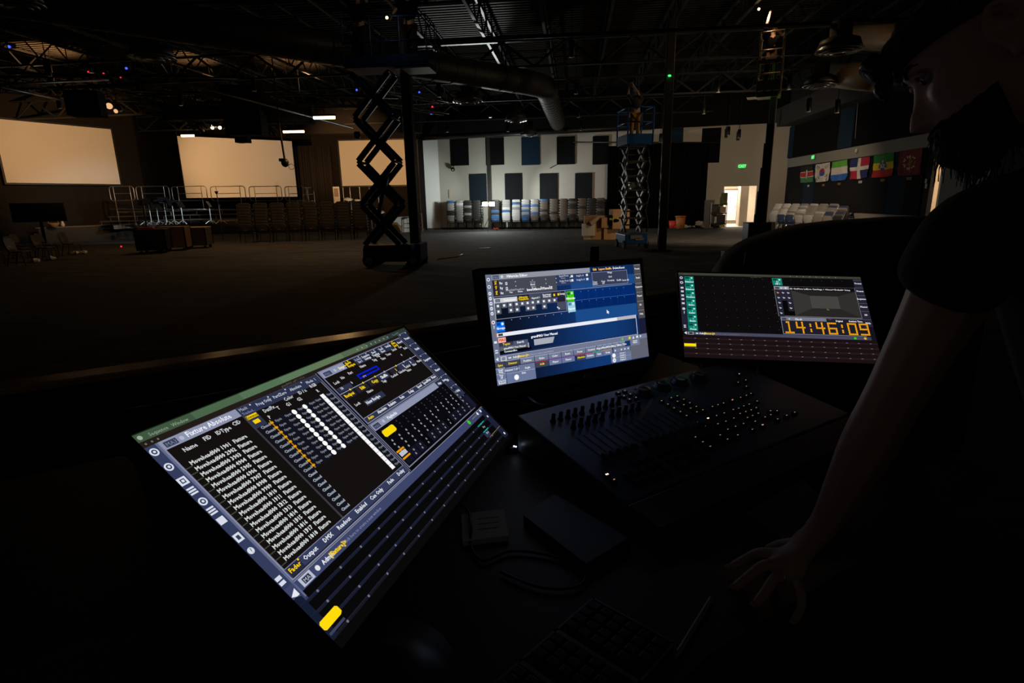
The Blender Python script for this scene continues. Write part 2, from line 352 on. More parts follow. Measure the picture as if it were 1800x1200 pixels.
# steel columns
def column(name, x, y, label, r=0.13):
    p = at_z(x, y); q = (p.x, p.y)
    mb = MB().box((q[0], q[1], 3.45), (2 * r, 2 * r, 6.9), pm('dark_column_paint', (0.035, 0.033, 0.03), 0.45), rotz(-0.11), 0.02)
    mb.box((q[0], q[1], 0.02), (4 * r, 4 * r, 0.04), BLKM, rotz(-0.11)); return struct(mb.build(name)), Vector((*q, 0))
column('trim_column', 733, 463, ''); _, c2 = column('trim_column.001', 1163, 441, '')
g = at_y(1177, 133, c2.y - 0.2)
tag(MB().sphere((g.x, g.y, g.z), (0.05, 0.03, 0.03), em('green_led', (0.05, 1.0, 0.12), 2.2)).build('indicator_lamp'), 'small green indicator lamp glowing high on the dark steel column', 'lamp')
w1 = BWp(863, 380, 0.12)
tag(MB().box((w1.x, w1.y, 2.65), (0.22, 0.2, 5.3), pm('dark_column_paint', (0.035, 0.033, 0.03)), rotz(-0.27)).build('wall_post'), 'dark square post standing against the back wall behind the work light', 'post')
# acoustic panels on the back wall: (x0,y0,x1,y1) in the photo
PSLT = pm('slate_acoustic_panel', (0.017, 0.026, 0.038), 0.95, 0, 0.2, 60, 0.2, 0.08)
PN = [(793, 243, 824, 291, PBLK, 'black'), (854, 243, 886, 290, PBLK, 'black'), (917, 241, 949, 290, PBLU, 'blue'), (979, 240, 1011, 289, PBLK, 'black'), (1042, 239, 1070, 289, PBLK, 'black'),
      (826, 306, 856, 360, PSLT, 'slate blue'), (888, 305, 918, 360, PGRY, 'charcoal'), (949, 305, 980, 360, PGRY, 'charcoal'), (1011, 304, 1041, 360, PGRY, 'charcoal'), (1168, 224, 1201, 252, PBLU, 'slate blue'), (1233, 225, 1266, 286, PBLK, 'black')]
PL = ['black acoustic panel, first of the upper row beside the white splayed wall', 'black acoustic panel in the upper row, just left of the blue one', 'blue acoustic panel, the only blue one in the upper row of the back wall',
      'black acoustic panel in the upper row, just right of the blue one', 'black acoustic panel of the upper row touching the black curtain', 'slate blue acoustic panel low on the back wall, left of the work light',
      'charcoal acoustic panel low on the back wall, next right of the work light', 'charcoal acoustic panel in the middle of the lower row', 'charcoal acoustic panel, last of the lower row before the curtain', 'slate blue panel above the black curtain, behind the steel column', 'black acoustic panel hanging beside the tan wall above the curtain end']
for (x0, y0, x1, y1, mt, c), lb in zip(PN, PL):
    p, q, r_ = BWp(x0, (y0 + y1) / 2), BWp(x1, (y0 + y1) / 2), None
    zt, zb = BWp((x0 + x1) / 2, y0).z, BWp((x0 + x1) / 2, y1).z; m_ = (p + q) / 2 + bn * 0.04
    tag(MB().box((m_.x, m_.y, (zt + zb) / 2), ((q - p).length, 0.06, zt - zb), mt, rotz(math.atan2(bw.y, bw.x)), 0.012).build('acoustic_panel'), lb, 'panel', 'acoustic panels on the back wall')
def curtain(name, p, q, z0, z1, label, folds, mat=CLOTH, amp=0.07, cat='curtain'):
    p, q = Vector(p), Vector(q); d = (q - p); n = Vector((d.y, -d.x, 0)).normalized(); N = folds * 8; vs = []; fs = []
    for side in (0, 1):
        for i in range(N + 1):
            t = i / N; w = math.sin(t * folds * 2 * math.pi + 0.8 * math.sin(t * 17)) * amp * (0.75 + 0.25 * math.sin(t * 41)); c = p + d * t + n * (w + side * 0.02)
            vs += [(c.x, c.y, z0), (c.x + .02 * math.sin(i), c.y, z1)]
    for i in range(N):
        a = 2 * i; b = 2 * (N + 1) + a
        fs += [(a, a + 2, a + 3, a + 1), (b, b + 1, b + 3, b + 2), (a + 1, a + 3, b + 3, b + 1), (a, b, b + 2, a + 2)]
    fs += [(0, 1, 2 * (N + 1) + 1, 2 * (N + 1))]
    return tag(MB().add(vs, fs, mat, True).build(name), label, cat)
CURT = pm('black_velour', (0.0045, 0.004, 0.0045), 0.95, 0, 0.3, 20, 0, 0.05)
p, q = BWp(1069, 300, 0.35), BWp(1243, 300, 0.35); curtain('black_curtain', (p.x, p.y, 0), (q.x, q.y, 0), 0.05, BWp(1160, 254).z, 'tall black curtain drawn across the back wall behind the blue lift', 26, CURT)
WARMC = pm('brown_black_velour', (0.02, 0.014, 0.011), 0.9, 0, 0.3, 20)
curtain('stage_curtain', at_y(228, 300, 37.5), at_y(335, 300, 39.5), 0.8, 5.6, 'black stage curtain between the left screen wall and the centre screen', 22, CURT, 0.09)
curtain('stage_curtain', at_y(508, 300, 41.0), at_y(584, 300, 41.0), 0.8, 5.55, 'dark brown stage curtain right of the centre screen', 17, WARMC, 0.09)
# projection screens
SCRN = pm('matte_screen_fabric', (0.80, 0.80, 0.78), 0.9, 0, 0.02, 0.6)
def screen(loc_tl, loc_tr, h, label, name='projection_screen', fr=0.09):
    tl, tr = Vector(loc_tl), Vector(loc_tr); d = tr - tl; w = d.length; a = math.atan2(d.y, d.x); c = (tl + tr) / 2
    t = thing(name, (c.x, c.y, tl.z - h), label, 'projection screen', a, 'stage projection screens'); T = frame(t.location, a)
    MB(T).box((0, 0.03, h / 2), (w, 0.04, h), SCRN).build('surface', t)
    mb = MB(T)
    for z in (-fr / 2, h + fr / 2): mb.box((0, 0.03, z), (w + 2 * fr, 0.09, fr), BLK)
    for x in (-w / 2 - fr / 2, w / 2 + fr / 2): mb.box((x, 0.03, h / 2), (fr, 0.09, h), BLK)
    mb.build('frame', t); return t
Lp, Lq = Vector((-24.95, 29.45, 6.02)), Vector((-22.5, 34.3, 6.02))
screen(Lp, Lq, 3.0, 'large lit projection screen on the dark wall at far left')
Cp, Cq = Vector((-19.83, 36.14, 5.8)), Vector((-14.5, 40.3, 5.8))
screen(Cp, Cq, 3.6, 'large centre projection screen hanging over the choir risers', fr=0.02)
screen(Vector((-11.72, 41.55, 5.88)), Vector((-6.62, 41.55, 5.88)), 3.0, 'lit projection screen right of centre, behind the scissor lift')
cm = (Cp + Cq) / 2
for p in (Cp, Cq): tag(MB().tube((p.x, p.y, 5.8), (p.x, p.y, 7.6), 0.02, BLKM, 6).build('hanging_cable'), 'black steel cable holding the %s corner of the centre screen' % ('left' if p is Cp else 'right'), 'cable')
# right wall: upper and lower dark panels, pale band, blue strips
def rpanel(pts, off, mat, name, label, cat='panel', th=0.05, group='right wall acoustic panels'):
    P = [RWp(x, y, off) for x, y in pts]; P0 = [p - rn * th for p in P]; n = len(P)
    mb = MB().add([tuple(p) for p in P + P0], [tuple(range(n)), tuple(range(n, 2 * n))[::-1]] + [(i, n + i, n + (i + 1) % n, (i + 1) % n) for i in range(n)], mat)
    return tag(mb.build(name), label, cat, group)
BAND = pm('pale_grey_band_paint', (0.30, 0.30, 0.27), 0.85, 0, 0.05, 2)
zb = RWp(1500, 275).z; zt = RWp(1500, 257).z
def rstrip(s0, s1, z0, z1, off, mat, name, label, st=False, cat='panel'):
    p, q = B - RV * s0 + rn * off, B - RV * s1 + rn * off; m_ = (p + q) / 2
    mb = MB().box((m_.x, m_.y, (z0 + z1) / 2), (0.06, (p - q).length, z1 - z0), mat, rotz(-math.atan2(RV.x, RV.y)))
    o = mb.build(name)
    if st: return struct(o)
    return tag(o, label, cat, 'acoustic panels on the right wall')
def sR_(x, y=300): return (B - RWp(x, y)).dot(RV)
z_b0, z_b1 = RWp(1500, 278).z, RWp(1500, 258.5).z; z_top = RWp(1470, 198).z; z_low = RWp(1600, 379).z
rstrip(sR_(1372), sE - 0.15, z_b0, z_b1, 0.0, BAND, 'trim_band', '', True)
rstrip(sR_(1440, 385), sE - 0.15, 0.0, z_low, 0.0, pm('pale_dado_paint', (0.36, 0.34, 0.31), 0.85), 'trim_dado', '', True)
U = [(1377, 1386, PBLK, 'black upper acoustic panel on the right wall, in the far corner'), (1386, 1399, PBLU, 'narrow blue upper panel on the right wall nearest the corner pier'), (1399, 1477, PBLK, 'wide black upper panel on the right wall between the two blue strips'),
     (1477, 1502, PBLU, 'blue upper panel on the right wall above the middle flags'), (1502, 1640, PBLK, 'wide black upper panel on the right wall, beside the standing man')]
for x0, x1, mt, lb in U: rstrip(sR_(x0, 230), sR_(x1, 230) - .02, z_b1 + .03, z_top, 0.03, mt, 'acoustic_panel', lb)
Lw = [(1384, 1413, PGRY, 'charcoal lower panel on the right wall, left of the first flag'), (1413, 1432, PBLU, 'blue lower panel on the right wall behind the first flag'), (1432, 1562, PGRY, 'wide charcoal lower panel behind the middle flags'),
      (1562, 1594, PBLU, 'blue lower panel on the right wall between the fifth and sixth flags'), (1594, 1622, PGRY, 'charcoal lower panel on the right wall behind the maroon flag')]
for x0, x1, mt, lb in Lw: rstrip(sR_(x0, 340), sR_(x1, 340) - .02, z_low + .02, z_b0 - .03, 0.03, mt, 'acoustic_panel', lb)
# soffit bulkhead above right wall
q0 = RWp(1368, 226); 
p0 = B + rn * 0.35; p1 = B - RV * 16 + rn * 0.35
struct(MB().bar((p0.x, p0.y, z_top + 0.5), (p1.x, p1.y, z_top + 0.5), 0.7, 0.9, pm('grey_bulkhead', (0.045, 0.043, 0.043), 0.8)).build('wall_bulkhead'))
# flags
FC = {k: pm('flag_' + k, srgb(v), 0.8, 0, 0.08, 30) for k, v in dict(black=(24, 22, 24), red=(205, 50, 45), green=(70, 150, 90), white=(225, 222, 218), lime=(105, 195, 75), sky=(45, 110, 205), navy=(40, 50, 120), crimson=(190, 40, 70), forest=(45, 150, 60), yellow=(245, 215, 40), eblue=(50, 95, 190), maroon=(120, 22, 30), gold=(150, 110, 60)).items()}
def flag(name, quad, colorf, label, seed, extra=None):
    (x0, y0), (x1, y1), (x2, y2), (x3, y3) = quad
    Pq = [RWp(x, y, 0.10) for x, y in quad]; N, Mv = 26, 22; mb = MB(); vs = []; rnd = random.Random(seed); ph = [rnd.uniform(0, 6) for _ in range(4)]
    for j in range(Mv + 1):
        for i in range(N + 1):
            u, v = i / N, j / Mv; p = (Pq[0] * (1 - u) + Pq[1] * u) * (1 - v) + (Pq[3] * (1 - u) + Pq[2] * u) * v
            sag = 0.02 * math.sin(math.pi * u) * v
            w = 0.022 * math.sin(9 * u + 4 * v + ph[0]) + 0.016 * math.sin(15 * u - 6 * v + ph[1]) + 0.012 * math.sin(7 * v * (u - .5) * 4 + ph[2])
            vs.append(p + rn * (w * (0.25 + 0.75 * v)) - Vector((0, 0, sag)))
    k0 = len(vs); vs2 = vs + [p - rn * 0.006 for p in vs]; bym = {}
    for j in range(Mv):
        for i in range(N):
            u, v = (i + .5) / N, (j + .5) / Mv; a = j * (N + 1) + i; f = (a, a + N + 1, a + N + 2, a + 1)
            c = colorf(u, v); bym.setdefault(c, []).append(f); bym[c].append(tuple(k0 + t for t in f[::-1]))
    first = True
    for c, fs in bym.items():
        k = len(mb.v)
        if first: mb.v = [tuple(p) for p in vs2]; first = False
        i_ = mb.mi(FC[c])
        for f in fs: mb.f.append(f); mb.m.append(i_); mb.sm.append(True)
    t = thing('flag', tuple((Pq[3] + Pq[2]) / 2), label, 'flag', 0, 'flags hung in a row on the right wall')
    mb.build('cloth', t)
    top0, top1 = Pq[0] - rn * 0.02, Pq[1] - rn * 0.02
    MB().tube(top0, top1, 0.012, BLKM, 6).build('rod', t)
    return Pq
def kenya(u, v):
    if abs(u - .5) < .10 and abs(v - .5) < .28 * (1 - ((u - .5) / .12) ** 2) + .02: return 'white' if abs(u - .5) < .025 else 'crimson'
    return 'black' if v < .30 else 'white' if v < .35 else 'red' if v < .65 else 'white' if v < .70 else 'green'
def korea(u, v):
    x, y = u - .5, v - .48; r = math.hypot(x, y * .95)
    if r < .2:
        a = x * .83 + y * .55; b = -x * .55 + y * .83
        return 'crimson' if (b < 0 and math.hypot(a - .1, b) > .1) or math.hypot(a + .1, b) < .1 else 'eblue'
    for sx, sy in ((-.32, -.28), (.32, -.28), (-.32, .28), (.32, .28)):
        dx, dy = x - sx, y - sy; s_ = 1 if sx * sy > 0 else -1
        e = (dx + s_ * dy) * .7; g_ = (dx - s_ * dy) * .7
        if abs(e) < .11 and abs(g_) < .085 and (int((e + .11) / .045) % 2 == 0): return 'black'
    return 'white'
def sierra(u, v): return 'lime' if v < .34 else 'white' if v < .66 else 'sky'
def dominican(u, v):
    if abs(u - .5) < .08 or abs(v - .5) < .08: return 'white'
    return 'navy' if (u < .5) == (v < .5) else 'crimson'
def ethiopia(u, v):
    r = math.hypot(u - .5, (v - .5) * .95)
    if r < .2:
        a = math.atan2(v - .5, u - .5)
        return 'yellow' if (math.cos(5 * a + 1.57) > .75 and r > .05) or (.05 < r < .08) else 'eblue'
    return 'forest' if v < .36 else 'yellow' if v < .68 else 'red'
def emblem(u, v):
    x, y = u - .5, v - .5; r = math.hypot(x, y); a = math.atan2(y, x)
    if .19 < r < .27 and math.cos(7 * a) > -.2: return 'gold' if math.cos(14 * a) > 0 else 'white'
    if r < .12 and abs(x + y) < .05: return 'gold'
    if abs(x) < .03 and abs(y) < .3: return 'gold'
    return 'maroon'
FL = [([(1411, 294), (1433, 290.5), (1433, 319), (1411, 321)], kenya, 'black, red and green striped flag with a shield, first and smallest of the row', None),
      ([(1438, 289), (1463, 285), (1461, 317), (1436.5, 320)], korea, 'white flag with a red and blue disc and black bars', None),
      ([(1467, 285), (1494.5, 280), (1492, 315), (1465, 318)], sierra, 'green, white and blue striped flag in the row on the right wall', None),
      ([(1500, 280), (1533.5, 275), (1530.5, 311), (1497.5, 315)], dominican, 'flag of blue and red quarters divided by a white cross', None),
      ([(1542, 273), (1577, 268), (1574.5, 308), (1537, 312)], ethiopia, 'green, yellow and red striped flag with a blue star disc', None),
      ([(1587, 266), (1628, 260), (1623, 306), (1583, 308)], emblem, 'dark maroon flag with a pale ring emblem, last and largest of the row', None)]
tagc = [('white', 'small white nameplate'), ('gold', 'small tan nameplate'), ('gold', 'small dim nameplate'), ('white', 'small white nameplate'), ('gold', 'small dim green nameplate'), ('gold', 'small tan nameplate')]
nm = ['the first, striped flag with a shield', 'the white flag with a disc', 'the green, white and blue flag', 'the flag with the white cross', 'the yellow striped flag', 'the dark maroon flag']
for k, (qd, cf, lb, _) in enumerate(FL):
    flag('flag', qd, cf, lb, k)
    cx = (qd[2][0] + qd[3][0]) / 2 + (2 if k in (0, 1, 3) else 0); cy = (qd[2][1] + qd[3][1]) / 2 + 6.5
    p = RWp(cx, cy, 0.08); t = thing('nameplate', tuple(p), tagc[k][1] + ' on the wall under ' + nm[k], 'sign', 0, 'nameplates under the flags')
    T = Matrix.Translation(p) @ rotz(-math.atan2(RV.x, RV.y))
    MB(T).box((0, 0, 0), (0.02, 0.19 + .02 * k, 0.09), FC['white'] if tagc[k][0] == 'white' else FC['gold']).build('plate', t)
    mb = MB(T)
    for r_ in range(2): mb.box((-0.012, 0, 0.018 - r_ * 0.035), (0.004, 0.14, 0.012), BLKP)
    mb.build('lettering', t)
# exit signs (green glow, reads EXIT)
def exit_sign(p, ang, w, h, label, arrow=False):
    t = thing('exit_sign', tuple(p), label, 'exit sign', ang, None); T = frame(p, ang)
    MB(T).box((0, 0.03, 0), (w, 0.06, h), pm('exit_housing', (0.3, 0.3, 0.3), 0.5), None, 0.01).build('housing', t)
    MB(T).box((0, -0.004, 0), (w * .92, 0.01, h * .88), em('exit_green_glow', (0.03, 0.62, 0.08), 1.0)).build('face', t)
    mb = MB(T); text_mesh(mb, 'EXIT', (0, -0.014, -h * .3), (1, 0, 0), (0, 0, 1), h * .6, em('exit_letter_glow', (0.25, 1.0, 0.35), 1.6), 'CENTER'); mb.build('lettering', t)
    return t
exit_sign(BWp(1304.5, 292, 0.08), math.atan2(bw.y, bw.x), 0.30, 0.24, 'green lit EXIT sign on the tan wall above the bright doorway')
exit_sign(RWp(1434, 276, 0.12), math.atan2(RV.x * -1, RV.y) - math.pi / 2 + 0.0, 0.26, 0.2, 'green lit EXIT sign on the pale band above the first flags')
p = RWp(1509, 265, 0.08); tag(MB().sphere(p, (0.05, 0.07, 0.09), WHITEP).build('alarm_strobe'), 'small white alarm strobe on the pale band above the fourth flag', 'alarm')
a, b = RWp(1514, 172, 0.12), RWp(1509, 243, 0.12); run('hanging_wire', 'thin pale cord hanging down the upper right wall', [a, b], 0.008, WHITEP, 'cord', 5)
# light switch plates near the entrance
for k, y in enumerate((318, 327)):
    p = RWp(1632, y, 0.06); tag(MB().box(p, (0.03, 0.1, 0.14), WHITEP, rotz(-0.11)).build('switch_plate'), ['upper', 'lower'][k] + ' small white switch plate beside the oak door frame', 'switch', 'switch plates')
# stage
ST = pm('brown_stage_deck', (0.16, 0.12, 0.085), 0.5, 0, 0.25, 6); STF = pm('black_stage_skirt', (0.03, 0.026, 0.022), 0.8)
sp = [at_z(62, 400, .8), at_z(200, 395, .8), at_z(345, 389, .8), at_z(470, 386, .8)]
poly = [(p.x, p.y) for p in sp] + [(-12.8, 36.8), (-12.8, 41.3), (-13.9, 41.3), (-13.9, 44.0), (-21.7, 44.0), (-21.8, 35.6)]
stg = thing('stage', (-18, 34, 0), 'low black fronted stage with a brown deck under the centre screen', 'stage')
MB().prism(poly, 0.76, 0.8, ST).build('deck', stg)
poly2 = [(x * .998, y * 1.003) for x, y in poly]; MB().prism(poly2, 0.0, 0.76, STF).build('skirt', stg)
a, b = at_z(200, 396, .8), at_z(290, 391, .8)
MB().bar((a.x, a.y - .04, .7), (b.x, b.y - .04, .7), 0.03, 0.2, pm('pale_step_edge', (0.2, 0.19, 0.19), 0.6)).build('step_edge', stg)
# ================================================================== THINGS IN THE HALL
# ---- stacking chairs
FRM = pm('chair_frame_black', (0.03, 0.03, 0.032), 0.35, 0.7); SEATC = {
    'grey': pm('grey_chair_shell', (0.30, 0.29, 0.28), 0.55), 'pale grey': pm('pale_chair_shell', (0.55, 0.55, 0.54), 0.5), 'blue': pm('blue_chair_shell', (0.05, 0.12, 0.28), 0.5),
    'brown': pm('brown_chair_shell', (0.14, 0.11, 0.085), 0.55), 'dark': pm('dark_chair_shell', (0.03, 0.028, 0.027), 0.55), 'white': pm('white_chair_shell', (0.75, 0.75, 0.76), 0.45), 'navy': pm('navy_chair_shell', (0.04, 0.07, 0.17), 0.5)}
FRMS = pm('chair_frame_silver', (0.55, 0.55, 0.56), 0.3, 0.9)
def chair(colour, frm=FRM, arms=False):
    """faces +y; back at -y"""
    t = thing('stacking_chair', (0, 0, 0), 'x', 'chair'); m = SEATC[colour]
    def shell(rows):
        vs = []; fs = []; n = 9
        for z, y, hw, cur in rows:
            for k in range(n):
                u = k / (n - 1) * 2 - 1; vs.append((u * hw * 1.06, y + cur * u * u, z))
        R = len(rows); vs += [(a, b - 0.012, c - 0.012) for a, b, c in vs]; o = R * n
        for j in range(R - 1):
            for k in range(n - 1):
                a = j * n + k; fs += [(a, a + 1, a + n + 1, a + n), (o + a, o + a + n, o + a + n + 1, o + a + 1)]
        for j in range(R - 1): fs += [(j * n, j * n + n, o + j * n + n, o + j * n), (j * n + n - 1, o + j * n + n - 1, o + j * n + 2 * n - 1, j * n + 2 * n - 1)]
        for k in range(n - 1): fs += [(k, o + k, o + k + 1, k + 1), ((R - 1) * n + k, (R - 1) * n + k + 1, o + (R - 1) * n + k + 1, o + (R - 1) * n + k)]
        return vs, fs
    v, f = shell([(0.50, -0.20, .20, .05), (0.56, -0.215, .225, .05), (0.70, -0.245, .235, .05), (0.80, -0.265, .225, .045), (0.85, -0.272, .19, .04), (0.862, -0.274, .16, .03)])
    b = MB().add(v, f, m, True)
    b.build('backrest', t)
    MB().box((0, -0.229, 0.60), (0.085, 0.012, 0.035), pm('chair_tag', (0.5, 0.5, 0.48), 0.4)).build('hand_grip', t)
    v, f = shell([(0.44, 0.22, .20, 0), (0.46, 0.19, .225, 0), (0.455, 0.0, .23, 0.0), (0.45, -0.14, .225, 0), (0.50, -0.20, .20, .05)])
    MB().add(v, f, m, True).build('seat', t)
    for s in (-1, 1):
        g = MB().path([(s * .235, .22, 0.0), (s * .215, .19, .40), (s * .21, .15, .435), (s * .21, -.10, .43), (s * .215, -.16, .45), (s * .235, -.235, .62), (s * .235, -.262, .80)], .0115, frm, 6)
        g.path([(s * .235, -.26, 0.0), (s * .218, -.15, .40), (s * .21, -.10, .43)], .0115, frm, 6)
        g.build('side_frame', t)
    MB().tube((-.212, .15, .425), (.212, .15, .425), .009, frm, 6).tube((-.212, -.12, .425), (.212, -.12, .425), .009, frm, 6).build('stretcher', t)
    return t
PROTO = {}
def put_chair(colour, frm, loc, rz, label, group):
    k = (colour, frm.name)
    wide = 1.36 if 'before' in group or 'in front' in group else 1.1
    if k not in PROTO:
        c = chair(colour, frm); c.location = loc; c.rotation_euler = (0, 0, rz); c['label'] = label; c['group'] = group; PROTO[k] = c; c.scale = (wide, 1, 1)
        return c
    c = dup(PROTO[k], loc, rz, label, group); c.scale = (wide, 1, 1)
    return c
def lvl(i, n): return 'topmost' if i == n - 1 else 'bottom' if i == 0 else ORD[n - 1 - i] + ' from the top'
def stack(p, rz, cols, frm, lab, group, dz=0.145, dx=0.012):
    n = len(cols); f = Vector((-math.sin(rz), math.cos(rz), 0))
    for i, c in enumerate(cols):
        put_chair(c, frm, p + f * dx * i + Vector((0, 0, dz * i)), rz, '%s chair, %s in the %s' % (c, lvl(i, n), lab), group)
ang = math.atan2(bw.y, bw.x)
G, PG, BL, BR, DK = 'grey', 'pale grey', 'blue', 'brown', 'dark'
XS = [(803, [G, DK, DK, G, G, G, BL]), (818, [G, G, G, G, G, PG, G]), (832, [DK, G, DK, DK, G, DK, DK]), (847, [DK] * 7),
      (879, [BL, DK, BL, DK, DK, DK, DK]), (897.5, [PG, PG, BL, PG, G, G, G]), (914.5, [PG, PG, PG, G, PG, BL, PG]), (930.5, [BL, G, BL, G, BL, G, G]), (946, [BR, BL, G, G, BL, G, G]), (962, [DK, BR, DK, BR, BR, BR, BL]),
      (979, [BR, DK, BR, BR, BR, BR, BR]), (995, [BR] * 7), (1010.5, [DK, BR, BR, DK, DK, BR, DK]), (1027, [BR, BR, BR, DK, BR, BR, BR]), (1043, [DK] * 7), (1058, [DK, DK, BR, DK, DK, DK, BR])]
for k, (px, cols) in enumerate(XS):
    p = BWp(px, 390, 0.75); p.z = 0
    lab = '%s stack %s of the work light' % ((ORD[3 - k], 'left') if k < 4 else (ORD[k - 4], 'right'))
    stack(p, ang, cols, FRM, lab, 'chair stacks along the panelled back wall')
# stack seen edge-on at the splayed wall
p = at_z(781, 401); stack(p + Vector((.15, -.35, 0)), ang + 1.3, [DK] * 7, FRM, 'edge-on stack beside the white splayed wall', 'chair stacks along the panelled back wall')
# right wall stacks, brightly lit by the doorway
rz = -math.atan2(RV.x, RV.y) - math.pi / 2 + 0.35; fdir = None
for k in range(8):
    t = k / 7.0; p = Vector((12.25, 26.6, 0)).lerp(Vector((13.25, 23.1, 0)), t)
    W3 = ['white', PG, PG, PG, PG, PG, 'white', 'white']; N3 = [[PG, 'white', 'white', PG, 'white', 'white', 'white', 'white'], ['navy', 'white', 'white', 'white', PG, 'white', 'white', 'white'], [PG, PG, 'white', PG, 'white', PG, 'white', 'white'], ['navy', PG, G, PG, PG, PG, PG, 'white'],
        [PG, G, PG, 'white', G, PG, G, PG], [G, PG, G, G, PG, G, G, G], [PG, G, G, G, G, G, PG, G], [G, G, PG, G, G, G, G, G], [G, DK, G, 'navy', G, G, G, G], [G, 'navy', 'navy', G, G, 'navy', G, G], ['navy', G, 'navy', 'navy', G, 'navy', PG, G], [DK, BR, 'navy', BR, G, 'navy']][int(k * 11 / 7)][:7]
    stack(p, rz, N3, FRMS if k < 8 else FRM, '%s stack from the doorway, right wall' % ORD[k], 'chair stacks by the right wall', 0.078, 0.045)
# dark stacks in front of the stage
for k in range(8):
    px = 429 + 29 * k; p = at_z(px, 428 - 0.9 * k) + Vector((0, .6, 0))
    n = 8; stack(p, math.radians(-4 + 3 * (k % 3)), [DK] * n, FRM, '%s stack from the left before the stage' % ORD[k], 'dark chair stacks in front of the stage', 0.135)
# rows of chairs at the left edge
for r_ in range(3):
    bx, by = [(142, 448), (98, 457), (55, 466)][r_]
    for c in range(3 if r_ < 2 else 2):
        p = at_z(bx, by) + Vector((-0.62 * c, -0.35 * c, 0)) + Vector((-.3, 0, 0))
        put_chair(DK, FRM, p, math.radians(-75), 'dark chair facing right, %s from the aisle in the %s row at the left edge' % (ORD[c], ['rear', 'middle', 'front'][r_]), 'rows of chairs at the left edge')
WPL = pm('crumpled_paper_white', (0.75, 0.75, 0.8), 0.7, 0, 0.1, 20, 0.5)
for k, (x, y) in enumerate([(148, 446), (133, 447), (90, 457), (62, 461)]):
    p = at_z(x, y); bm = bmesh.new(); bmesh.ops.create_icosphere(bm, subdivisions=2, radius=.13)
    for v in bm.verts: v.co *= 1 + .3 * math.sin(v.co.x * 37 + k) * math.cos(v.co.y * 29); v.co.z = max(-.06, v.co.z * .6)
    tag(MB().bm(bm, WPL, Matrix.Translation(p + Vector((0, 0, .06)))).build('plastic_bag'), ['white plastic bag on the floor under the chair nearest the aisle', 'small white bag beside the larger bag under the rear chair row', 'pale bag under the middle chair row', 'pale bag under the front chair row at far left'][k], 'bag')
# ---- television on the stage floor, basket
tv = at_y(72, 391, 27.5); t = thing('television', (tv.x, tv.y, 0), 'wide black television on a floor stand at the left before the stage', 'television', 0.5); T = frame((tv.x, tv.y, 0), 0.5)
a, b, c = at_y(37, 357, 27.5), at_y(108, 357, 27.5), at_y(108, 389, 27.5); w_ = (b - a).length * 1.08
MB(T).box((0, 0, (a.z + c.z) / 2), (w_, .07, a.z - c.z), BLKP, None, .01).build('cabinet', t)
MB(T).box((0, -.04, (a.z + c.z) / 2), (w_ - .06, .01, a.z - c.z - .06), pm('black_glass', (.004, .004, .005), .35)).build('display', t)
MB(T).box((0, .02, c.z / 2), (.12, .06, c.z), BLKM).box((0, 0, .02), (.9, .6, .04), BLKM).build('stand', t)
p = at_z(95, 399, .8); t = thing('flower_basket', (p.x, p.y, .8), 'small yellow brown basket on the stage edge beside the television', 'basket')
MB().lathe(p, [(.16, 0), (.26, .18), (.28, .2), (.24, .2), (.14, .04)], pm('wicker_yellow', (.45, .28, .08), .8, 0, .3, 40)).build('bowl', t); MB().path([p + Vector((.26 * math.cos(a_), 0, .2 + .22 * math.sin(a_))) for a_ in [i * math.pi / 8 for i in range(9)]], .015, MATS['wicker_yellow'], 6).build('handle', t)
p = at_z(111, 398, .8); tag(MB().lathe(p, [(.07, 0), (.1, .1), (.05, .25), (.04, .34)], pm('pink_cloth', (.6, .45, .4), .8), 10).build('folded_cloth'), 'small pinkish cloth bundle on the stage edge beside the basket', 'cloth')
# ---- choir riser railings and steps
RAIL = pm('dull_rail_steel', (0.35, 0.31, 0.27), 0.35, 0.85)
RX = [(191, 234, 31.2), (238, 296, 31.6), (301, 362, 32.0), (369, 430, 32.4), (437, 494, 32.8), (500, 530, 33.2)]
for k, (x0, x1, Y) in enumerate(RX):
    a, b, c = at_y(x0, 328, Y), at_y(x1, 328.5, Y), at_y(x0 + 4, 353, Y); z1, z0 = a.z, c.z; zb_ = 1.45 if k else .8
    p, q = Vector((a.x, Y, 0)), Vector((b.x + (.25 if k == 5 else 0), Y, 0)); d = (q - p).normalized(); L = (q - p).length; rr = .14
    t = thing('guard_rail', tuple(p + Vector((0, 0, zb_))), 'steel choir riser guard rail, %s from the left behind the stage' % ORD[k], 'railing', 0, 'guard rails of the choir risers'); pts = []
    for cx, cz_, a0 in ((L - rr, z1 - rr, 90), (L - rr, z0 + rr, 0), (rr, z0 + rr, -90), (rr, z1 - rr, 180)):
        pts += [p + d * (cx + rr * math.cos(math.radians(a0 - i * 30))) + Vector((0, 0, cz_ + rr * math.sin(math.radians(a0 - i * 30)))) for i in range(4)]
    MB().path(pts, .022, RAIL, 8, True).build('frame_tube', t)
    MB().tube(p + d * L * .17 + Vector((0, 0, (z0 + z1) / 2)), p + d * L * .85 + Vector((0, 0, (z0 + z1) / 2)), .016, RAIL, 6).build('mid_rail', t)
    for s in (.17, .85): MB().tube(p + d * L * s + Vector((0, 0, z1)), p + d * L * s + Vector((0, 0, zb_)), .018, RAIL, 6).build('post', t)
p0 = at_y(532, 344, 33.2); p1 = at_y(551, 333, 31.4); t = thing('guard_rail', (p0.x, p0.y, 1.45), 'steel guard rail turned sideways at the right end of the risers', 'railing', 0, 'guard rails of the choir risers')
zz = [at_y(552, 329, 31.4).z, at_y(552, 353, 31.4).z]; P_ = Vector((p0.x, 33.2, 0)); Q_ = Vector((p1.x, 31.4, 0))
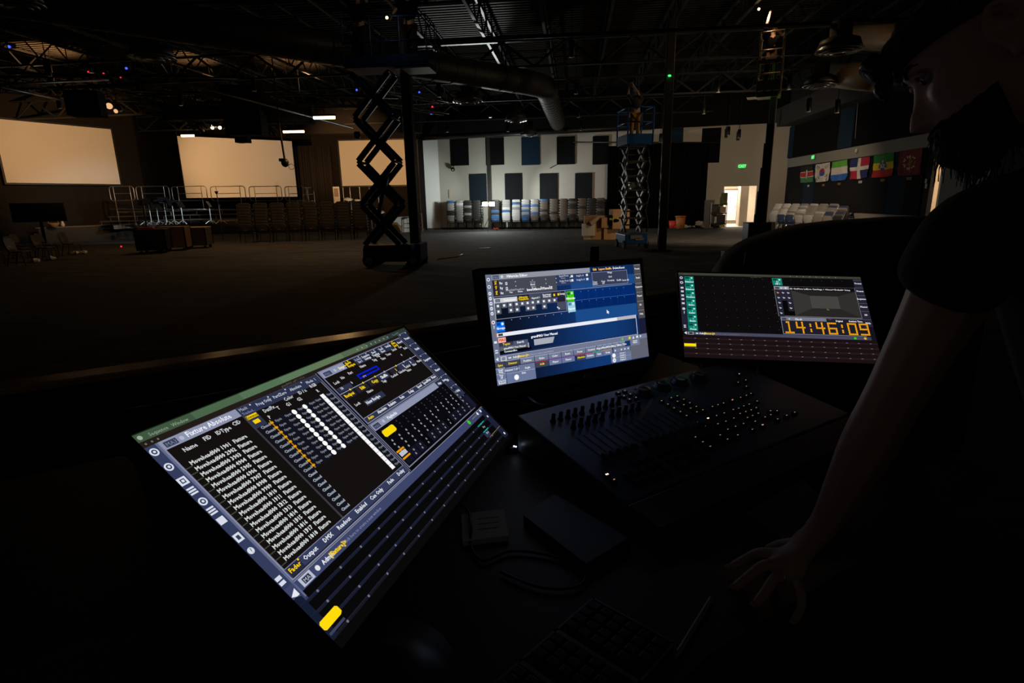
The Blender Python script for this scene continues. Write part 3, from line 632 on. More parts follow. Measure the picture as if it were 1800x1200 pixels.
MB().path([P_ + Vector((0, 0, zz[1])), P_ + Vector((0, 0, zz[0] - .1)), P_ * .9 + Q_ * .1 + Vector((0, 0, zz[0])), Q_ * .9 + P_ * .1 + Vector((0, 0, zz[0])), Q_ + Vector((0, 0, zz[0] - .1)), Q_ + Vector((0, 0, zz[1]))], .022, RAIL, 8, True).build('frame_tube', t)
MB().tube(P_ + Vector((0, 0, sum(zz) / 2)), Q_ + Vector((0, 0, sum(zz) / 2)), .016, RAIL, 6).build('mid_rail', t)
for w_ in (P_, Q_): MB().tube(w_ + Vector((0, 0, zz[0] - .1)), w_ + Vector((0, 0, 1.2)), .018, RAIL, 6).build('post', t)
MB().tube(P_ * .5 + Q_ * .5 + Vector((0, 0, zz[0])), P_ * .5 + Q_ * .5 + Vector((0, 0, 1.2)), .018, RAIL, 6).build('post', t)
rs = thing('choir_riser', (-13, 33.4, .8), 'three tiered black choir riser with bright steel step edges on the stage', 'choir riser')
xa, xb = at_y(188, 370, 31.6).x, at_y(552, 370, 33).x
for k in range(3):
    z_ = .8 + .23 * (k + 1); y0 = 30.9 + .75 * k
    MB().prism([(xa, y0), (xb, y0 + 1.6), (xb, y0 + 2.3), (xa, y0 + .72)], z_ - .05, z_, STF).build('step', rs)
    MB().bar((xa, y0 - .01, z_ - .02), (xb, y0 + 1.59, z_ - .02), .03, .06, RAIL).build('edge_trim', rs)
for i in range(9):
    u = i / 8; x = xa + (xb - xa) * u; 
    for k in range(3): MB().tube((x, 31.0 + 1.6 * u + .75 * k, .8), (x, 31.0 + 1.6 * u + .75 * k, .8 + .23 * (k + 1) - .05), .02, RAIL, 6).build('support_leg', rs)
# lower front railing run
a, b = at_y(193, 367.5, 29.8), at_y(415, 368, 31.0); run('stage_rail', 'long low steel rail running along the front of the risers', [a, b], .02, RAIL, 'railing', 6)
# music stands and stools catching the light
SIL = pm('bright_chrome', (0.85, 0.88, 0.9), 0.3, 0.35)
for k, (x, y, h_, c) in enumerate([(256, 389, 1.15, 0), (266, 388, 1.2, 0), (279, 389, 1.0, 1), (293, 389, 1.25, 0), (307, 389, 1.1, 1), (322, 389, 1.0, 0), (371, 386, 1.0, 1), (388, 386, 1.05, 1)]):
    p = at_y(x, y, 30.4); p.z = .8; t = thing('music_stand', tuple(p), 'chrome legged music stand, %s from the left in front of the risers' % ORD[k], 'music stand', .3 * k, 'music stands on the stage'); T = frame(p, .3 * k)
    mb = MB(T)
    for j in range(3): a_ = j * 2.094; mb.tube((0, 0, .22), (.3 * math.cos(a_), .3 * math.sin(a_), 0.01), .014, SIL, 6)
    mb.build('tripod', t); MB(T).tube((0, 0, .1), (0, 0, h_ - .1), .022, SIL, 8).build('pole', t)
    MB(T).box((0, 0, h_), (.5, .02, .32), BLKM, rotx(-.5)).box((0, -.07, h_ - .15), (.5, .1, .015), BLKM).build('desk', t)
lamp('added_stage_fill', 'SPOT', (-14.0, 28.2, 2.3), 900, (0.8, 0.95, 1.0), tuple(at_y(290, 385, 30.4)), 0.1, 60)  # added light, with an added stand below, to brighten the music stands
t = thing('added_stand_lamp', (-14.0, 28.2, .0), 'small dark work lamp on a thin stand aimed at the music stands', 'lamp')
MB().tube((-14.0, 28.2, 0.02), (-14.0, 28.2, 2.3), .015, BLKM, 6).build('pole', t); MB().lathe((-14, 28.2, 2.34), [(.04, -.08), (.09, .04), (.08, .05), (.03, -.04)], BLKM, 12).build('lamp_head', t)
# wedge monitor on stage edge
p = at_z(344, 391, .8); t = thing('stage_monitor', tuple(p), 'black wedge shaped floor speaker on the front edge of the stage', 'speaker', .4); T = frame(p, .4)
MB(T).prism([(-.3, 0), (.3, 0), (.2, .42), (-.1, .5)], -.32, .32, BLKP, rotx(math.pi / 2)).build('cabinet', t)
# ---- road cases in front of the stage
WOOD = pm('worn_plywood', (0.20, 0.12, 0.075), 0.5, 0, .35, 5)
def case(p, w, d, h, rz, mt, label, lid=None, castors=True):
    t = thing('road_case', (p.x, p.y, 0), label, 'case', rz, 'road cases before the stage'); T = frame((p.x, p.y, 0), rz)
    MB(T).box((0, 0, .12 + h / 2), (w, d, h), mt, None, .01).build('body', t)
    if lid: MB(T).box((0, 0, .13 + h), (w + .02, d + .02, .05), lid, None, .02).build('lid', t)
    for a_ in (-1, 1):
        for b_ in (-1, 1): MB(T).tube((a_ * (w / 2 - .1), b_ * (d / 2 - .1) - .02, .06), (a_ * (w / 2 - .1), b_ * (d / 2 - .1) + .02, .06), .06, RUB, 12).box((a_ * (w / 2 - .1), b_ * (d / 2 - .1), .1), (.06, .06, .06), CHROME).build('caster', t)
    for a_ in (-1, 1):
        for b_ in (-1, 1): MB(T).box((a_ * w / 2, b_ * d / 2, .12 + h / 2), (.04, .04, h), BLKM).build('corner_trim', t)
    return t
case(at_z(253, 446) + Vector((.1, .6, 0)), 1.0, 1.1, .78, .35, BLK, 'black road case nearest the left, red tray on top')
case(at_z(297, 441) + Vector((0, .5, 0)), 1.05, .8, .82, .22, WOOD, 'reddish brown plywood road case beside the black one')
case(at_z(338, 437) + Vector((0, .5, 0)), .95, .8, .72, .15, pm('grey_case_panel', (.09, .09, .085), .5), 'grey rolling cart with a pale lid, right of the plywood case', pm('pale_lid', (.34, .27, .19), .5))
p = at_z(240, 408, .92) ; q = at_z(253, 446) + Vector((-.05, .5, .9)); tag(MB().box(q + Vector((0, 0, .04)), (.5, .4, .06), pm('red_plastic', (.5, .02, .02), .4), rotz(.35), .02).build('tray'), 'flat red tray lying on top of the black road case', 'tray')
t = thing('stand_post', tuple(q + Vector((-.05, .1, .07))), 'thin black stand rising from the red tray', 'stand'); MB().tube(q + Vector((-.05, .1, .07)), q + Vector((-.05, .1, 1.0)), .025, BLKM, 8).build('pole', t); MB().box(q + Vector((-.05, .1, .09)), (.16, .16, .03), BLKM).build('foot', t)
for k, (x, y, r_, g_) in enumerate([(213, 433, 1, .12)]): tag(MB().sphere(at_z(x, y, .035), .035, em('red_led', (1, .02, .04), 1.6)).build('indicator_lamp'), 'tiny red light glowing near the floor left of the road cases', 'lamp')
# ---- white table, stools and gear beneath the right screen
p = at_z(706, 408); t = thing('folding_table', (p.x, p.y, 0), 'white panel fronted table lit behind the scissor lift post', 'table', .95); T = frame((p.x, p.y, 0), .95)
MB(T).box((0, 0, .86), (2.2, .6, .04), WHITEP).build('tabletop', t); MB(T).box((0, -.24, .42), (2.16, .03, .84), pm('white_cloth_panel', (.7, .68, .64), .8)).build('front_panel', t)
for a_ in (-1, 1): MB(T).box((a_ * 1.0, .22, .42), (.05, .05, .84), GALV).build('leg', t)
p = at_z(694, 413); bm = bmesh.new(); bmesh.ops.create_icosphere(bm, subdivisions=3, radius=.42)
for v in bm.verts: v.co *= 1 + .25 * math.sin(v.co.x * 9) * math.cos(v.co.z * 11 + v.co.y * 7); v.co.z = max(-.3, v.co.z * .9)
tag(MB().bm(bm, pm('brown_sack', (.22, .15, .07), .85, 0, .3, 8), Matrix.Translation(p + Vector((0, 0, .3)))).build('sack'), 'crumpled brown sack slumped before the white table', 'bag')
def stool(p, col, label, h_=.75, w_=.36, rz=0.0):
    t = thing('step_stool', (p.x, p.y, 0), label, 'stool', rz); T = frame((p.x, p.y, 0), rz); m = pm('stool_' + col[0], col[1], .5, 0, .25, 8)
    MB(T).box((0, 0, h_), (w_, w_, .04), m).build('seat', t)
    for a_ in (-1, 1):
        for b_ in (-1, 1): MB(T).bar((a_ * w_ * .4, b_ * w_ * .4, h_), (a_ * w_ * .5, b_ * w_ * .5, 0), .035, .035, m, (0, 1, 0)).build('leg', t)
    for z_ in (.25, .5): MB(T).bar((-w_ * .46, -w_ * .45, z_), (w_ * .46, -w_ * .45, z_), .025, .03, m).bar((-w_ * .46, w_ * .45, z_), (w_ * .46, w_ * .45, z_), .025, .03, m).build('rung', t)
    return t
stool(at_z(717, 408), ('green', (.05, .09, .05)), 'small dark green step stool standing against the white table', .85, .42)
stool(at_z(739.5, 407), ('wood', (.34, .22, .14)), 'tall thin wooden stool beside the black edge of the white wall', 1.02, .26)
# drum kit / band gear behind
p = at_y(593, 357, 37.5); t = thing('framed_sign', (p.x, p.y, 0.0), 'narrow white framed board standing below the right screen corner', 'board'); z0, z1 = at_y(593, 357, 37.5).z, at_y(593, 328, 37.5).z
MB().box((p.x, p.y, (z0 + z1) / 2), (.4, .04, z1 - z0), WHITEP).build('frame', t); MB().box((p.x, p.y - .03, (z0 + z1) / 2 + .15), (.28, .02, (z1 - z0) * .5), pm('board_pink', (.3, .2, .17), .7)).build('panel', t); MB().box((p.x, p.y + .05, z0 / 2), (.3, .04, z0), BLK).build('easel', t)
for k, x in enumerate((605, 617, 634, 651, 666)):
    p = at_y(x, 357, 37.8); z1 = at_y(x, 329 if k < 4 else 345, 37.8).z; t = thing('microphone_stand', (p.x, p.y, 0), 'upright microphone stand, %s from the framed board below the right screen' % ORD[k], 'microphone stand', 0, 'microphone stands below the right screen')
    MB().tube((p.x, p.y, 0.02), (p.x, p.y, z1), .022, GALV, 6).build('pole', t); MB().lathe((p.x, p.y, 0), [(.16, 0), (.16, .02), (.03, .05)], BLKM, 14).build('base', t); MB().sphere((p.x, p.y, z1), .04, CHROME).build('microphone', t)
for k, (x, y, r_) in enumerate([(612, 350, .3), (629, 352, .22), (658, 368, .25), (668, 372, .3)]):
    p = at_y(x, y, 37.0); t = thing('cymbal', tuple(p), ['bright cymbal on a stand behind the framed board', 'small cymbal right of the brighter one', 'small cymbal glimpsed through the scissor arms', 'lowest cymbal glimpsed through the scissor arms'][k], 'cymbal', 0, 'cymbals of the drum kit')
    MB().lathe(p, [(r_, 0), (r_ * .5, .02), (.05, .05), (.02, .06)], SIL, 20, (0.2, -.3, 1)).build('plate', t); MB().tube((p.x, p.y, 0), p, .015, CHROME, 6).build('stand', t)
# ---- work light on its tripod
yel_ = pm('yellow_tripod_paint', (.45, .30, .04), .4)
t = thing('work_light', (WL[0], WL[1], 0), 'glaring white LED work light on a tripod before the panelled wall', 'lamp')
MB().tube((WL[0], WL[1], .3), (WL[0], WL[1], WL[2] - .15), .02, yel_).build('pole', t)
for j in range(3):
    a_ = j * 2.094 + .4; MB().tube((WL[0], WL[1], .75), (WL[0] + .5 * math.cos(a_), WL[1] + .5 * math.sin(a_), 0.015), .014, BLKM).build('leg', t)
MB().bar((WL[0] - .38, WL[1], WL[2] - .13), (WL[0] + .38, WL[1], WL[2] - .13), .03, .03, BLKM).build('crossbar', t)
for s in (-1, 1):
    hd_ = MB().box((WL[0] + s * .19, WL[1] + .04, WL[2]), (.33, .07, .25), pm('yellow_lamp_housing', (.5, .35, .05), .4), None, .015).build('lamp_head', t)
    MB().box((WL[0] + s * .19, WL[1] - .005, WL[2]), (.29, .012, .21), em('work_light_led', (0.93, 1.0, 0.97), 60)).build('led_panel', hd_)
p = at_z(872, 403); tag(MB().path([p + Vector((.18 * math.cos(a_ * .8), .14 * math.sin(a_ * .8), .02 + .003 * a_)) for a_ in range(24)], .014, pm('red_cord', (.5, .05, .03), .5), 6).build('extension_cord'), 'coiled red extension cord on the floor beside the work light', 'cord')
p = at_z(853, 436.5); tag(MB().box(p + Vector((0, 0, .01)), (.4, .25, .02), WPL, rotz(.4)).build('paper_sheet'), 'loose white sheet lying alone on the open carpet', 'paper')
a_ = [(770, 455), (790, 452.5), (806, 450), (813, 446.5)]; tag(MB().path([at_z(x, y, .015) for x, y in a_], .016, pm('yellow_hose', (.45, .25, .05), .5), 6).build('cable'), 'thin yellow cable lying on the carpet right of the scissor lift', 'cable')
# wall camera and brace
p = BWp(799, 298, .3); t = thing('wall_camera', tuple(p), 'small black camera on a bracket under the first upper panel', 'camera'); MB().sphere(p, .13, BLKP).build('housing', t); MB().tube(p, p + Vector((.1, .3, .4)), .025, BLKM).build('bracket', t); MB().sphere(p + Vector((0, -.1, -.03)), .05, WHITEP).build('lens', t)
a, b = BWp(969, 296, .35), BWp(980, 289, .1); run('brace_rod', 'short dark rod slanting off the back wall below the upper panels', [a, b], .025, PIPE, 'rod', 6)
p = BWp(791, 341, .03); tag(MB().box(p, (.12, .02, .5), pm('beige_plate', (.45, .38, .28), .6)).build('wall_plate'), 'narrow beige plate on the pale wall near the splayed wall', 'plate')
# ---- cardboard boxes
CARD = pm('corrugated_cardboard', (.42, .25, .11), .85, 0, .2, 6)
BX = [(1047, 420, .95, .62, .5, 0, 'low cardboard box at the left of the pile, white labelled end'), (1048, 409, .95, .6, .5, .5, 'pale cardboard box stacked on the left box'), (1074, 421, .6, .5, .5, 0, 'open cardboard box at the front middle of the pile'), (1073, 408, .8, .6, .42, .5, 'flat cardboard box resting across the middle box'), (1090, 409, .72, .6, .8, .45, 'tall cardboard box at the right of the pile beside the blue lift')]
base = at_z(1047, 420).y
for k, (x, y, w_, d_, h_, z_, lb) in enumerate(BX):
    p = at_z(x, 421); p = at_y(x, y, p.y); t = thing('cardboard_box', (p.x, p.y + .3, z_), lb, 'box', .05 * (k - 2), 'cardboard boxes beside the blue lift'); T = frame((p.x, p.y + .3, z_), .05 * (k - 2))
    MB(T).box((0, 0, h_ / 2), (w_, d_, h_), CARD).build('carton', t); MB(T).box((0, 0, h_ + .002), (w_, .06, .004), pm('packing_tape', (.5, .35, .18), .3)).build('tape', t)
    if k == 0: MB(T).box((-w_ * .35, -d_ / 2 - .004, h_ / 2), (w_ * .3, .006, h_ * .9), WHITEP).build('shipping_label', t)
a, b = at_y(1038, 393, 24.6), at_y(1051, 382, 24.6); MBt = MB().tube(a, b, .11, pm('cardboard_tube_tan', (.5, .38, .25), .8), 14, .09); tag(MBt.build('cardboard_tube'), 'pale cardboard tube leaning out above the left boxes', 'tube')
a = at_y(1041, 393, 24.8); tag(MB().box((a.x - .15, a.y + .1, a.z - .25), (.5, .5, .5), pm('white_carton', (.6, .55, .45), .8)).build('white_carton'), 'white carton under the cardboard tube', 'box', 'cardboard boxes beside the blue lift')
p = at_y(1077, 387, 24.7); bm = bmesh.new(); bmesh.ops.create_icosphere(bm, subdivisions=3, radius=.3)
for v in bm.verts: v.co *= 1 + .25 * math.sin(v.co.x * 12) * math.cos(v.co.z * 14); v.co.z *= .7
t = thing('tool_bag', tuple(p - Vector((0, 0, .2))), 'black tool bag with yellow lettering on the boxes', 'bag'); MB().bm(bm, CLOTH, Matrix.Translation(p)).build('bag', t)
mb = MB(); text_mesh(mb, 'WALT', p + Vector((-.2, -.29, .02)), (1, 0, -.1), (0.1, 0, 1), .1, pm('yellow_print', (.8, .75, .05), .5)); mb.build('lettering', t)
p = at_y(1063, 389, 24.9); tag(MB().sphere(p, (.25, .2, .22), CLOTH).build('dark_bundle'), 'rounded black bundle on the boxes left of the tool bag', 'bag')
p = BWp(1084, 371, 1.2); tag(MB().sphere(p, .09, pm('grey_blob', (.5, .5, .5), .5)).tube(p, (p.x, p.y, 0), .012, BLKM).build('floor_stand'), 'thin stand with a pale round head by the curtain', 'stand')
# ---- debris at the curtain foot
p = BWp(1182, 402, .6); p.z = 0; t = thing('bucket', tuple(p), 'small bright red bucket by the foot of the black curtain', 'bucket'); MB().lathe(p, [(.18, 0), (.23, .42), (.2, .42), (.16, .03)], pm('red_bucket', (.8, .08, .04), .45)).build('body', t); MB().path([p + Vector((.22 * math.cos(i * .4), 0, .4 + .2 * math.sin(i * .4))) for i in range(9)], .008, BLKM, 5).build('handle', t)
p = BWp(1195, 402, .75); p.z = 0; t = thing('bucket', tuple(p), 'taller orange bin with a lid next to the red bucket', 'bin'); MB().lathe(p, [(.22, 0), (.27, .62), (.24, .62), (.2, .03)], pm('orange_bin', (.55, .20, .07), .5)).build('body', t); MB().lathe(p + Vector((0, 0, .62)), [(.3, 0), (.3, .06), (.1, .08)], pm('orange_lid', (.65, .15, .05), .5)).build('lid', t)
for k, (x, w_) in enumerate([(1187, .3), (1203, .4), (1210, .25), (1218, .2), (1226, .35), (1230, .4), (1235, .3)]):
    p = BWp(x, 401, .6); p.z = .1 + (.15 if k in (4, 5) else 0); bm = bmesh.new(); bmesh.ops.create_icosphere(bm, subdivisions=2, radius=w_ / 2)
    for v in bm.verts: v.co *= 1 + .4 * math.sin(v.co.x * 31 + k) * math.cos(v.co.z * 27 + v.co.y * 21); v.co.z *= .8 if k in (4, 5) else .5
    tag(MB().bm(bm, pm('pale_rag', (.5, .48, .44), .8, 0, .2, 9), Matrix.Translation(p)).build('rag'), ['pale rag between the red bucket and the orange bin', 'long pale rag just right of the orange bin', 'small pale scrap, second right of the orange bin', 'tiny rag in the middle of the curtain foot', 'upper crumpled rag of the white heap', 'largest crumpled rag of the white heap', 'right end rag of the white heap'][k], 'rag', 'rags along the curtain foot')
# cart of gear by the door
p = BWp(1259, 402, .7); p.z = 0; T = frame(p, ang); t = thing('utility_cart', tuple(p), 'tall dark utility cart piled with gear left of the bright doorway', 'cart', ang)
MB(T).box((0, 0, .25), (.85, .7, .06), BLKM).box((0, 0, .8), (.85, .7, .06), BLKM).box((0, 0, 1.25), (.8, .7, .05), BLKM).build('shelf', t)
for a_ in (-1, 1):
    for b_ in (-1, 1): MB(T).box((a_ * .4, b_ * .33, .7), (.04, .04, 1.3), GALV).build('post', t)
gm = [pm('gear_olive', (.10, .12, .04), .6), pm('gear_yellow', (.5, .38, .05), .6), pm('gear_tan', (.4, .26, .16), .6), BLKP]
for k, (x, z_, w_, h_, m_) in enumerate([(.25, 1.28, .3, .55, 0), (.28, 1.5, .2, .2, 1), (.2, .84, .3, .3, 2), (-.2, .83, .35, .4, 3), (.15, .28, .4, .45, 3), (.25, 1.75, .3, .12, 0), (.22, .06, .25, .14, 1)]):
    q = T @ Vector((x, -.1, 0)); tag(MB().box((q.x, q.y, z_ + h_ / 2), (w_, .35, h_), gm[m_], rotz(ang), .02).build('gear_box'), ['olive gear box on top of the utility cart', 'yellow case in the gear on the cart', 'tan box on the middle shelf of the cart', 'black box on the middle shelf of the cart', 'black box on the lower shelf of the cart', 'flat olive box crowning the pile on the cart', 'small yellow item at the foot of the cart'][k], 'box', 'gear on the utility cart')
p = BWp(1243, 402, .6); tag(MB().box((p.x, p.y, .75), (.5, .3, 1.5), pm('grey_cabinet', (.10, .10, .11), .5), rotz(ang), .01).box((p.x + .35, p.y - .1, .6), (.12, .06, 1.1), GALV, rotz(ang)).build('cabinet'), 'slim grey cabinet standing between the curtain and the utility cart', 'cabinet')
# ---- ducts, diffusers, pendants
DUCT = pm('painted_spiral_duct', (.06, .055, .05), .5, .2, .1, 3)
def duct(pts, r, label, mat=DUCT, rib=.6):
    t = thing('air_duct', tuple(pts[0]), label, 'air duct'); mb = MB().path(pts, r, mat, 20)
    for i in range(len(pts) - 1):
        a, b = Vector(pts[i]), Vector(pts[i + 1]); n = int((b - a).length / rib)
        for k in range(1, n): c = a + (b - a) * k / n; d_ = (b - a).normalized(); mb.tube(c - d_ * .02, c + d_ * .02, r + .012, mat, 20)
    mb.build('pipe', t)
    return t
e_ = at_z(957, 150, 5.62); f_ = at_z(984, 226, 5.62)
s_ = at_z(770, 118, 5.62); d0 = (s_ - e_); far = Vector((f_.x, min(f_.y, 33.5), 5.62)); far = e_ + (Vector((f_.x, f_.y, 5.62)) - e_).normalized() * 10.2
pts = [e_ + d0 * 2.2, e_ + d0 * 1.0, e_ + d0 * .08] ; dd = (far - e_).normalized(); ee = [e_ + d0.normalized() * .9, e_ + d0.normalized() * .35 + dd * .12, e_ + dd * .4, e_ + dd * 1.0]
duct([e_ + d0 * 4.0, e_ + d0 * 3.0, e_ + d0 * 2.0, e_ + d0 * 1.2, e_ + d0 * .6] + ee + [far], .40, 'large round air duct crossing behind the scissor platform and bending away to the back wall')
def diffuser(p, r, label, drop=.35):
    t = thing('ceiling_diffuser', tuple(p), label, 'air diffuser', 0, 'round ceiling diffusers')
    MB().lathe(p + Vector((0, 0, .02)), [(r * .5, 0.0), (r * .92, .04), (r * .8, .22), (r * .45, .3), (r * .45, drop + .3)], DUCT, 26).build('plenum', t)
    for k in range(3):
        rr = r * (1 - .24 * k); MB().lathe(p - Vector((0, 0, .03 * k)), [(rr, 0), (rr - .02, -.04), (rr - .1 * r, .03), (rr - .08 * r, .05)], pm('diffuser_steel', (.45, .46, .47), .25, .95), 30).build('ring', t)
    return t
DF = [((822, 177), 5.0, .52, 'shiny round diffuser nearest the scissor lift, left of the bent duct'), ((907, 211), 5.0, .48, 'round diffuser in the middle, under the bent duct'), ((930, 237), 5.1, .5, 'small far round diffuser just above the blue wall panel'),
      ((1475, 88), 5.35, .58, 'round diffuser at upper right hanging under the wide tan duct'), ((1441, 150), 5.0, .5, 'round diffuser at right, lower one above the dark bulkhead'), ((268, 101), 5.8, .62, 'dark round diffuser at upper left with a glinting rim'), ((32, 6), 5.2, .4, 'round diffuser cut by the top left corner of the frame'), ((1316, 216), 5.5, .6, 'dim diffuser high on the right beside the green mast lift')]
for (x, y), z_, r_, lb in DF: diffuser(at_z(x, y, z_), r_, lb)
a = at_z(1480, 88, 5.8); TAN = pm('tan_duct', (.30, .23, .15), .5, .1, .1, 2)
q = at_d(1655, 66, 13.2); q2 = at_d(1500, 66, 16.6); duct([q, q2], .33, 'wide tan duct running out of the diffuser at upper right', TAN, 2.5)
q = at_d(1545, 135, 15.5); q2 = at_d(1462, 132, 19.0); duct([q, q2], .38, 'lower tan duct stub above the right bulkhead', TAN, 2.5)
def pendant(p, ln, label, group='cylinder pendants'):
    t = thing('pendant_lamp', tuple(p), label, 'pendant lamp', 0, group)
    MB().lathe(p, [(.075, 0), (.08, .01), (.08, .40), (.03, .42)], BLKM, 14).build('cylinder', t)
    MB().lathe(p - Vector((0, 0, .012)), [(.07, 0), (.075, .015)], pm('lamp_rim_pale', (.6, .58, .55), .3), 14).build('rim', t)
    MB().tube(p + Vector((0, 0, .42)), p + Vector((0, 0, .42 + ln)), .012, BLKM, 6).build('stem', t)
PD = [((1005, 100), 17), ((1013, 165), 24), ((1017, 206), 28), ((1021, 229), 32), ((1262, 162), 23), ((1161, 250), 30), ((1237, 200), 26), ((1421, 196), 20), ((1471, 198), 20), ((1514, 158), 18), ((862, 206), 27), ((772, 170), 22), ((786, 232), 31), ((893, 231), 31), ((1280, 237), 31), ((1299, 242), 31), ((86, 133), 17), ((105, 190), 24), ((318, 185), 22), ((447, 160), 22), ((245, 165), 22), ((1387, 157), 22)]
for k, ((x, y), Y) in enumerate(PD):
    p = at_y(x, y, Y); pendant(p, max(.3, 7.66 - p.z - .42), 'black cylinder pendant hanging %s' % ['before the high pipe, upper middle', 'second down the pipe chain in the middle', 'third down the pipe chain in the middle', 'lowest above the black upper panel', 'left of the green mast lift cage', 'in front of the tan patch beside the blue lift', 'right of the steel column', 'right of the mast lift worker', 'over the right bulkhead, lower', 'over the right bulkhead, nearer the man', 'between the two middle diffusers', 'beside the red lit truss', 'above the white splayed wall', 'above the first upper panels', 'before the tan wall, left of a pair', 'before the tan wall, right of a pair', 'at upper left above the left screen', 'under the left trusses', 'left of the stage lighting bar', 'over the stage lighting bar', 'left of the stage speaker', 'over the bulkhead beside the mast lift'][k])
# ---- trusses and stage lighting
TR = pm('aluminium_truss', (.35, .33, .30), .35, .9)
def truss(p, q, w, name, label, r=.025, mat=TR, step=.5):
    p, q = Vector(p), Vector(q); d = (q - p).normalized(); s_ = d.cross(Vector((0, 0, 1))).normalized() * w / 2; u = Vector((0, 0, w / 2)); L = (q - p).length
    t = thing(name, tuple((p + q) / 2), label, 'truss'); n = int(L / step)
    c = MB()
    for a_ in (-1, 1):
        for b_ in (-1, 1): c.tube(p + s_ * a_ + u * b_, q + s_ * a_ + u * b_, r, mat, 6)
    c.build('chords', t); l_ = MB()
    for k in range(n):
        A_, B_ = p + d * L * k / n, p + d * L * (k + 1) / n
        for a_ in (-1, 1): l_.tube(A_ + s_ * a_ + u * (1 if k % 2 else -1), B_ + s_ * a_ - u * (1 if k % 2 else -1), r * .55, mat, 5, caps=False)
        for b_ in (-1, 1): l_.tube(A_ - s_ + u * b_, A_ + s_ + u * b_, r * .5, mat, 5, caps=False)
    l_.build('lacing', t)
    for s3 in (.08, .92): c3 = p + (q - p) * s3; MB().tube(c3, (c3.x, c3.y, 7.66), .012, BLKM, 5).build('hanging_cable', t)
    return t
truss(at_y(640, 167, 23), at_y(784, 191, 25), .45, 'box_truss', 'pale aluminium box truss behind the scissor lift, red light on it')
truss(at_y(-40, 147, 19), at_y(330, 140, 24), .35, 'box_truss', 'dark box truss over the left screen', .022, BLKM)
truss(at_y(330, 216, 27), at_y(500, 212, 30), .35, 'box_truss', 'stage lighting truss over the centre screen carrying small spotlights', .022, BLKM)
truss(at_y(220, 172, 24), at_y(660, 178, 26), .4, 'box_truss', 'long black truss across the top of the stage', .022, BLKM)
truss(at_y(0, 155, 16), at_y(250, 175, 24), .2, 'box_truss', 'thin slanting black truss at far left', .015, BLKM)
def tube_fixture(p, label, w_=.78):
    t = thing('tube_light', tuple(p), label, 'lamp', 0, 'warm tube lights over the stage'); MB().box(p + Vector((0, 0, .06)), (w_ + .06, .14, .06), BLKM, None, .01).build('housing', t)
    MB().tube(p + Vector((-w_ / 2, 0, 0)), p + Vector((w_ / 2, 0, 0)), .055, em('warm_tube_glow', (1.0, .62, .26), 9), 12).build('tube', t); MB().tube(p + Vector((0, 0, .09)), p + Vector((0, 0, 7.66 - p.z)), .012, BLKM, 5).build('stem', t)
tube_fixture(Vector(TUBES[0]), 'glowing warm tube light, the highest and rightmost of three', .7); tube_fixture(Vector(TUBES[1]), 'glowing warm tube light above the gap right of the centre screen', .85); tube_fixture(Vector(TUBES[2]), 'glowing warm tube light at the top left corner of the centre screen', .5)
def spot_fix(p, label, lit=0, aim=(-.3, .7, -.5), s=1.0):
    t = thing('stage_spotlight', tuple(p), label, 'stage light', 0, 'stage spotlights'); a_ = Vector(aim).normalized()
    b_ = MB().lathe(p, [(.07 * s, -.28 * s), (.1 * s, -.2 * s), (.1 * s, .1 * s), (.12 * s, .14 * s), (.11 * s, .16 * s)], BLKM, 14, a_).build('body', t)
    MB().lathe(p + a_ * .165 * s, [(.085 * s, 0), (.085 * s, .01)], em('warm_lens_glow', (1.0, .7, .35), 22) if lit == 2 else em('dim_lens_glow', (1, .55, .25), .9) if lit else pm('lens_glass', (.2, .18, .15), .15), 12, a_).build('lens', t)
    MB().path([p + Vector((-.13 * s, 0, 0)), p + Vector((-.13 * s, 0, .2 * s)), p + Vector((.13 * s, 0, .2 * s)), p + Vector((.13 * s, 0, 0))], .012, BLKM, 5).build('yoke', t)
    MB().tube(p + Vector((0, 0, .2 * s)), (p.x, p.y, 7.66), .012, BLKM, 5).build('drop_rod', t)
sx = [(338, 221, 0), (352, 227, 1), (360, 219, 0), (377, 222, 2), (390, 222, 2), (402, 221, 0), (413, 224, 1), (432, 226, 0), (445, 228, 1), (457, 222, 0), (471, 229, 1), (480, 232, 1), (490, 226, 0), (502, 232, 0)]
for k, (x, y, l_) in enumerate(sx):
    p = at_y(x, y, 27.3 + k * .22); spot_fix(p, '%s stage spotlight, %s from the left on the centre truss' % (['unlit', 'faintly glowing', 'brightly lit'][l_], ORD[k]), l_, (-.2, -.9, -.35) if l_ == 2 else (.2, .7, -.6))
p = at_y(178, 177, 20.5); spot_fix(p, 'brightly lit spotlight beside the black speaker above the left screen', 2, (.1, -.95, -.3), .8)
p = at_y(207, 194, 21); spot_fix(p, 'lit spotlight right of the brighter one at left', 1, (.1, -.95, -.3), .8); p = at_y(191, 184, 20.8); spot_fix(p, 'warm lit spotlight between two others at left', 1, (.5, -.7, -.3), 1.2)
SPKM = pm('speaker_shell', (.006, .006, .0065), .8, 0, .1, 20, 0, .15)
def hung_box(p, w_, h_, d_, rz, label, cat='speaker', grille=True, name='speaker'):
    t = thing(name, tuple(p - Vector((0, 0, h_ / 2))), label, cat, rz); T = frame(p, rz)
    MB(T).box((0, 0, 0), (w_, d_, h_), SPKM, None, .02).build('cabinet', t)
    if grille: MB(T).box((0, -d_ / 2 - .01, 0), (w_ * .9, .02, h_ * .9), pm('speaker_grille', (.02, .02, .021), .6, .3, .3, 90)).build('grille', t)
    MB(T).tube((-w_ * .3, 0, h_ / 2), (-w_ * .3, 0, 7.66 - p.z), .015, BLKM, 5).tube((w_ * .3, 0, h_ / 2), (w_ * .3, 0, 7.66 - p.z), .015, BLKM, 5).build('rigging', t); return t
hung_box(at_y(151, 183, 19.5), .95, .75, .6, .25, 'large black loudspeaker hanging above the left screen')
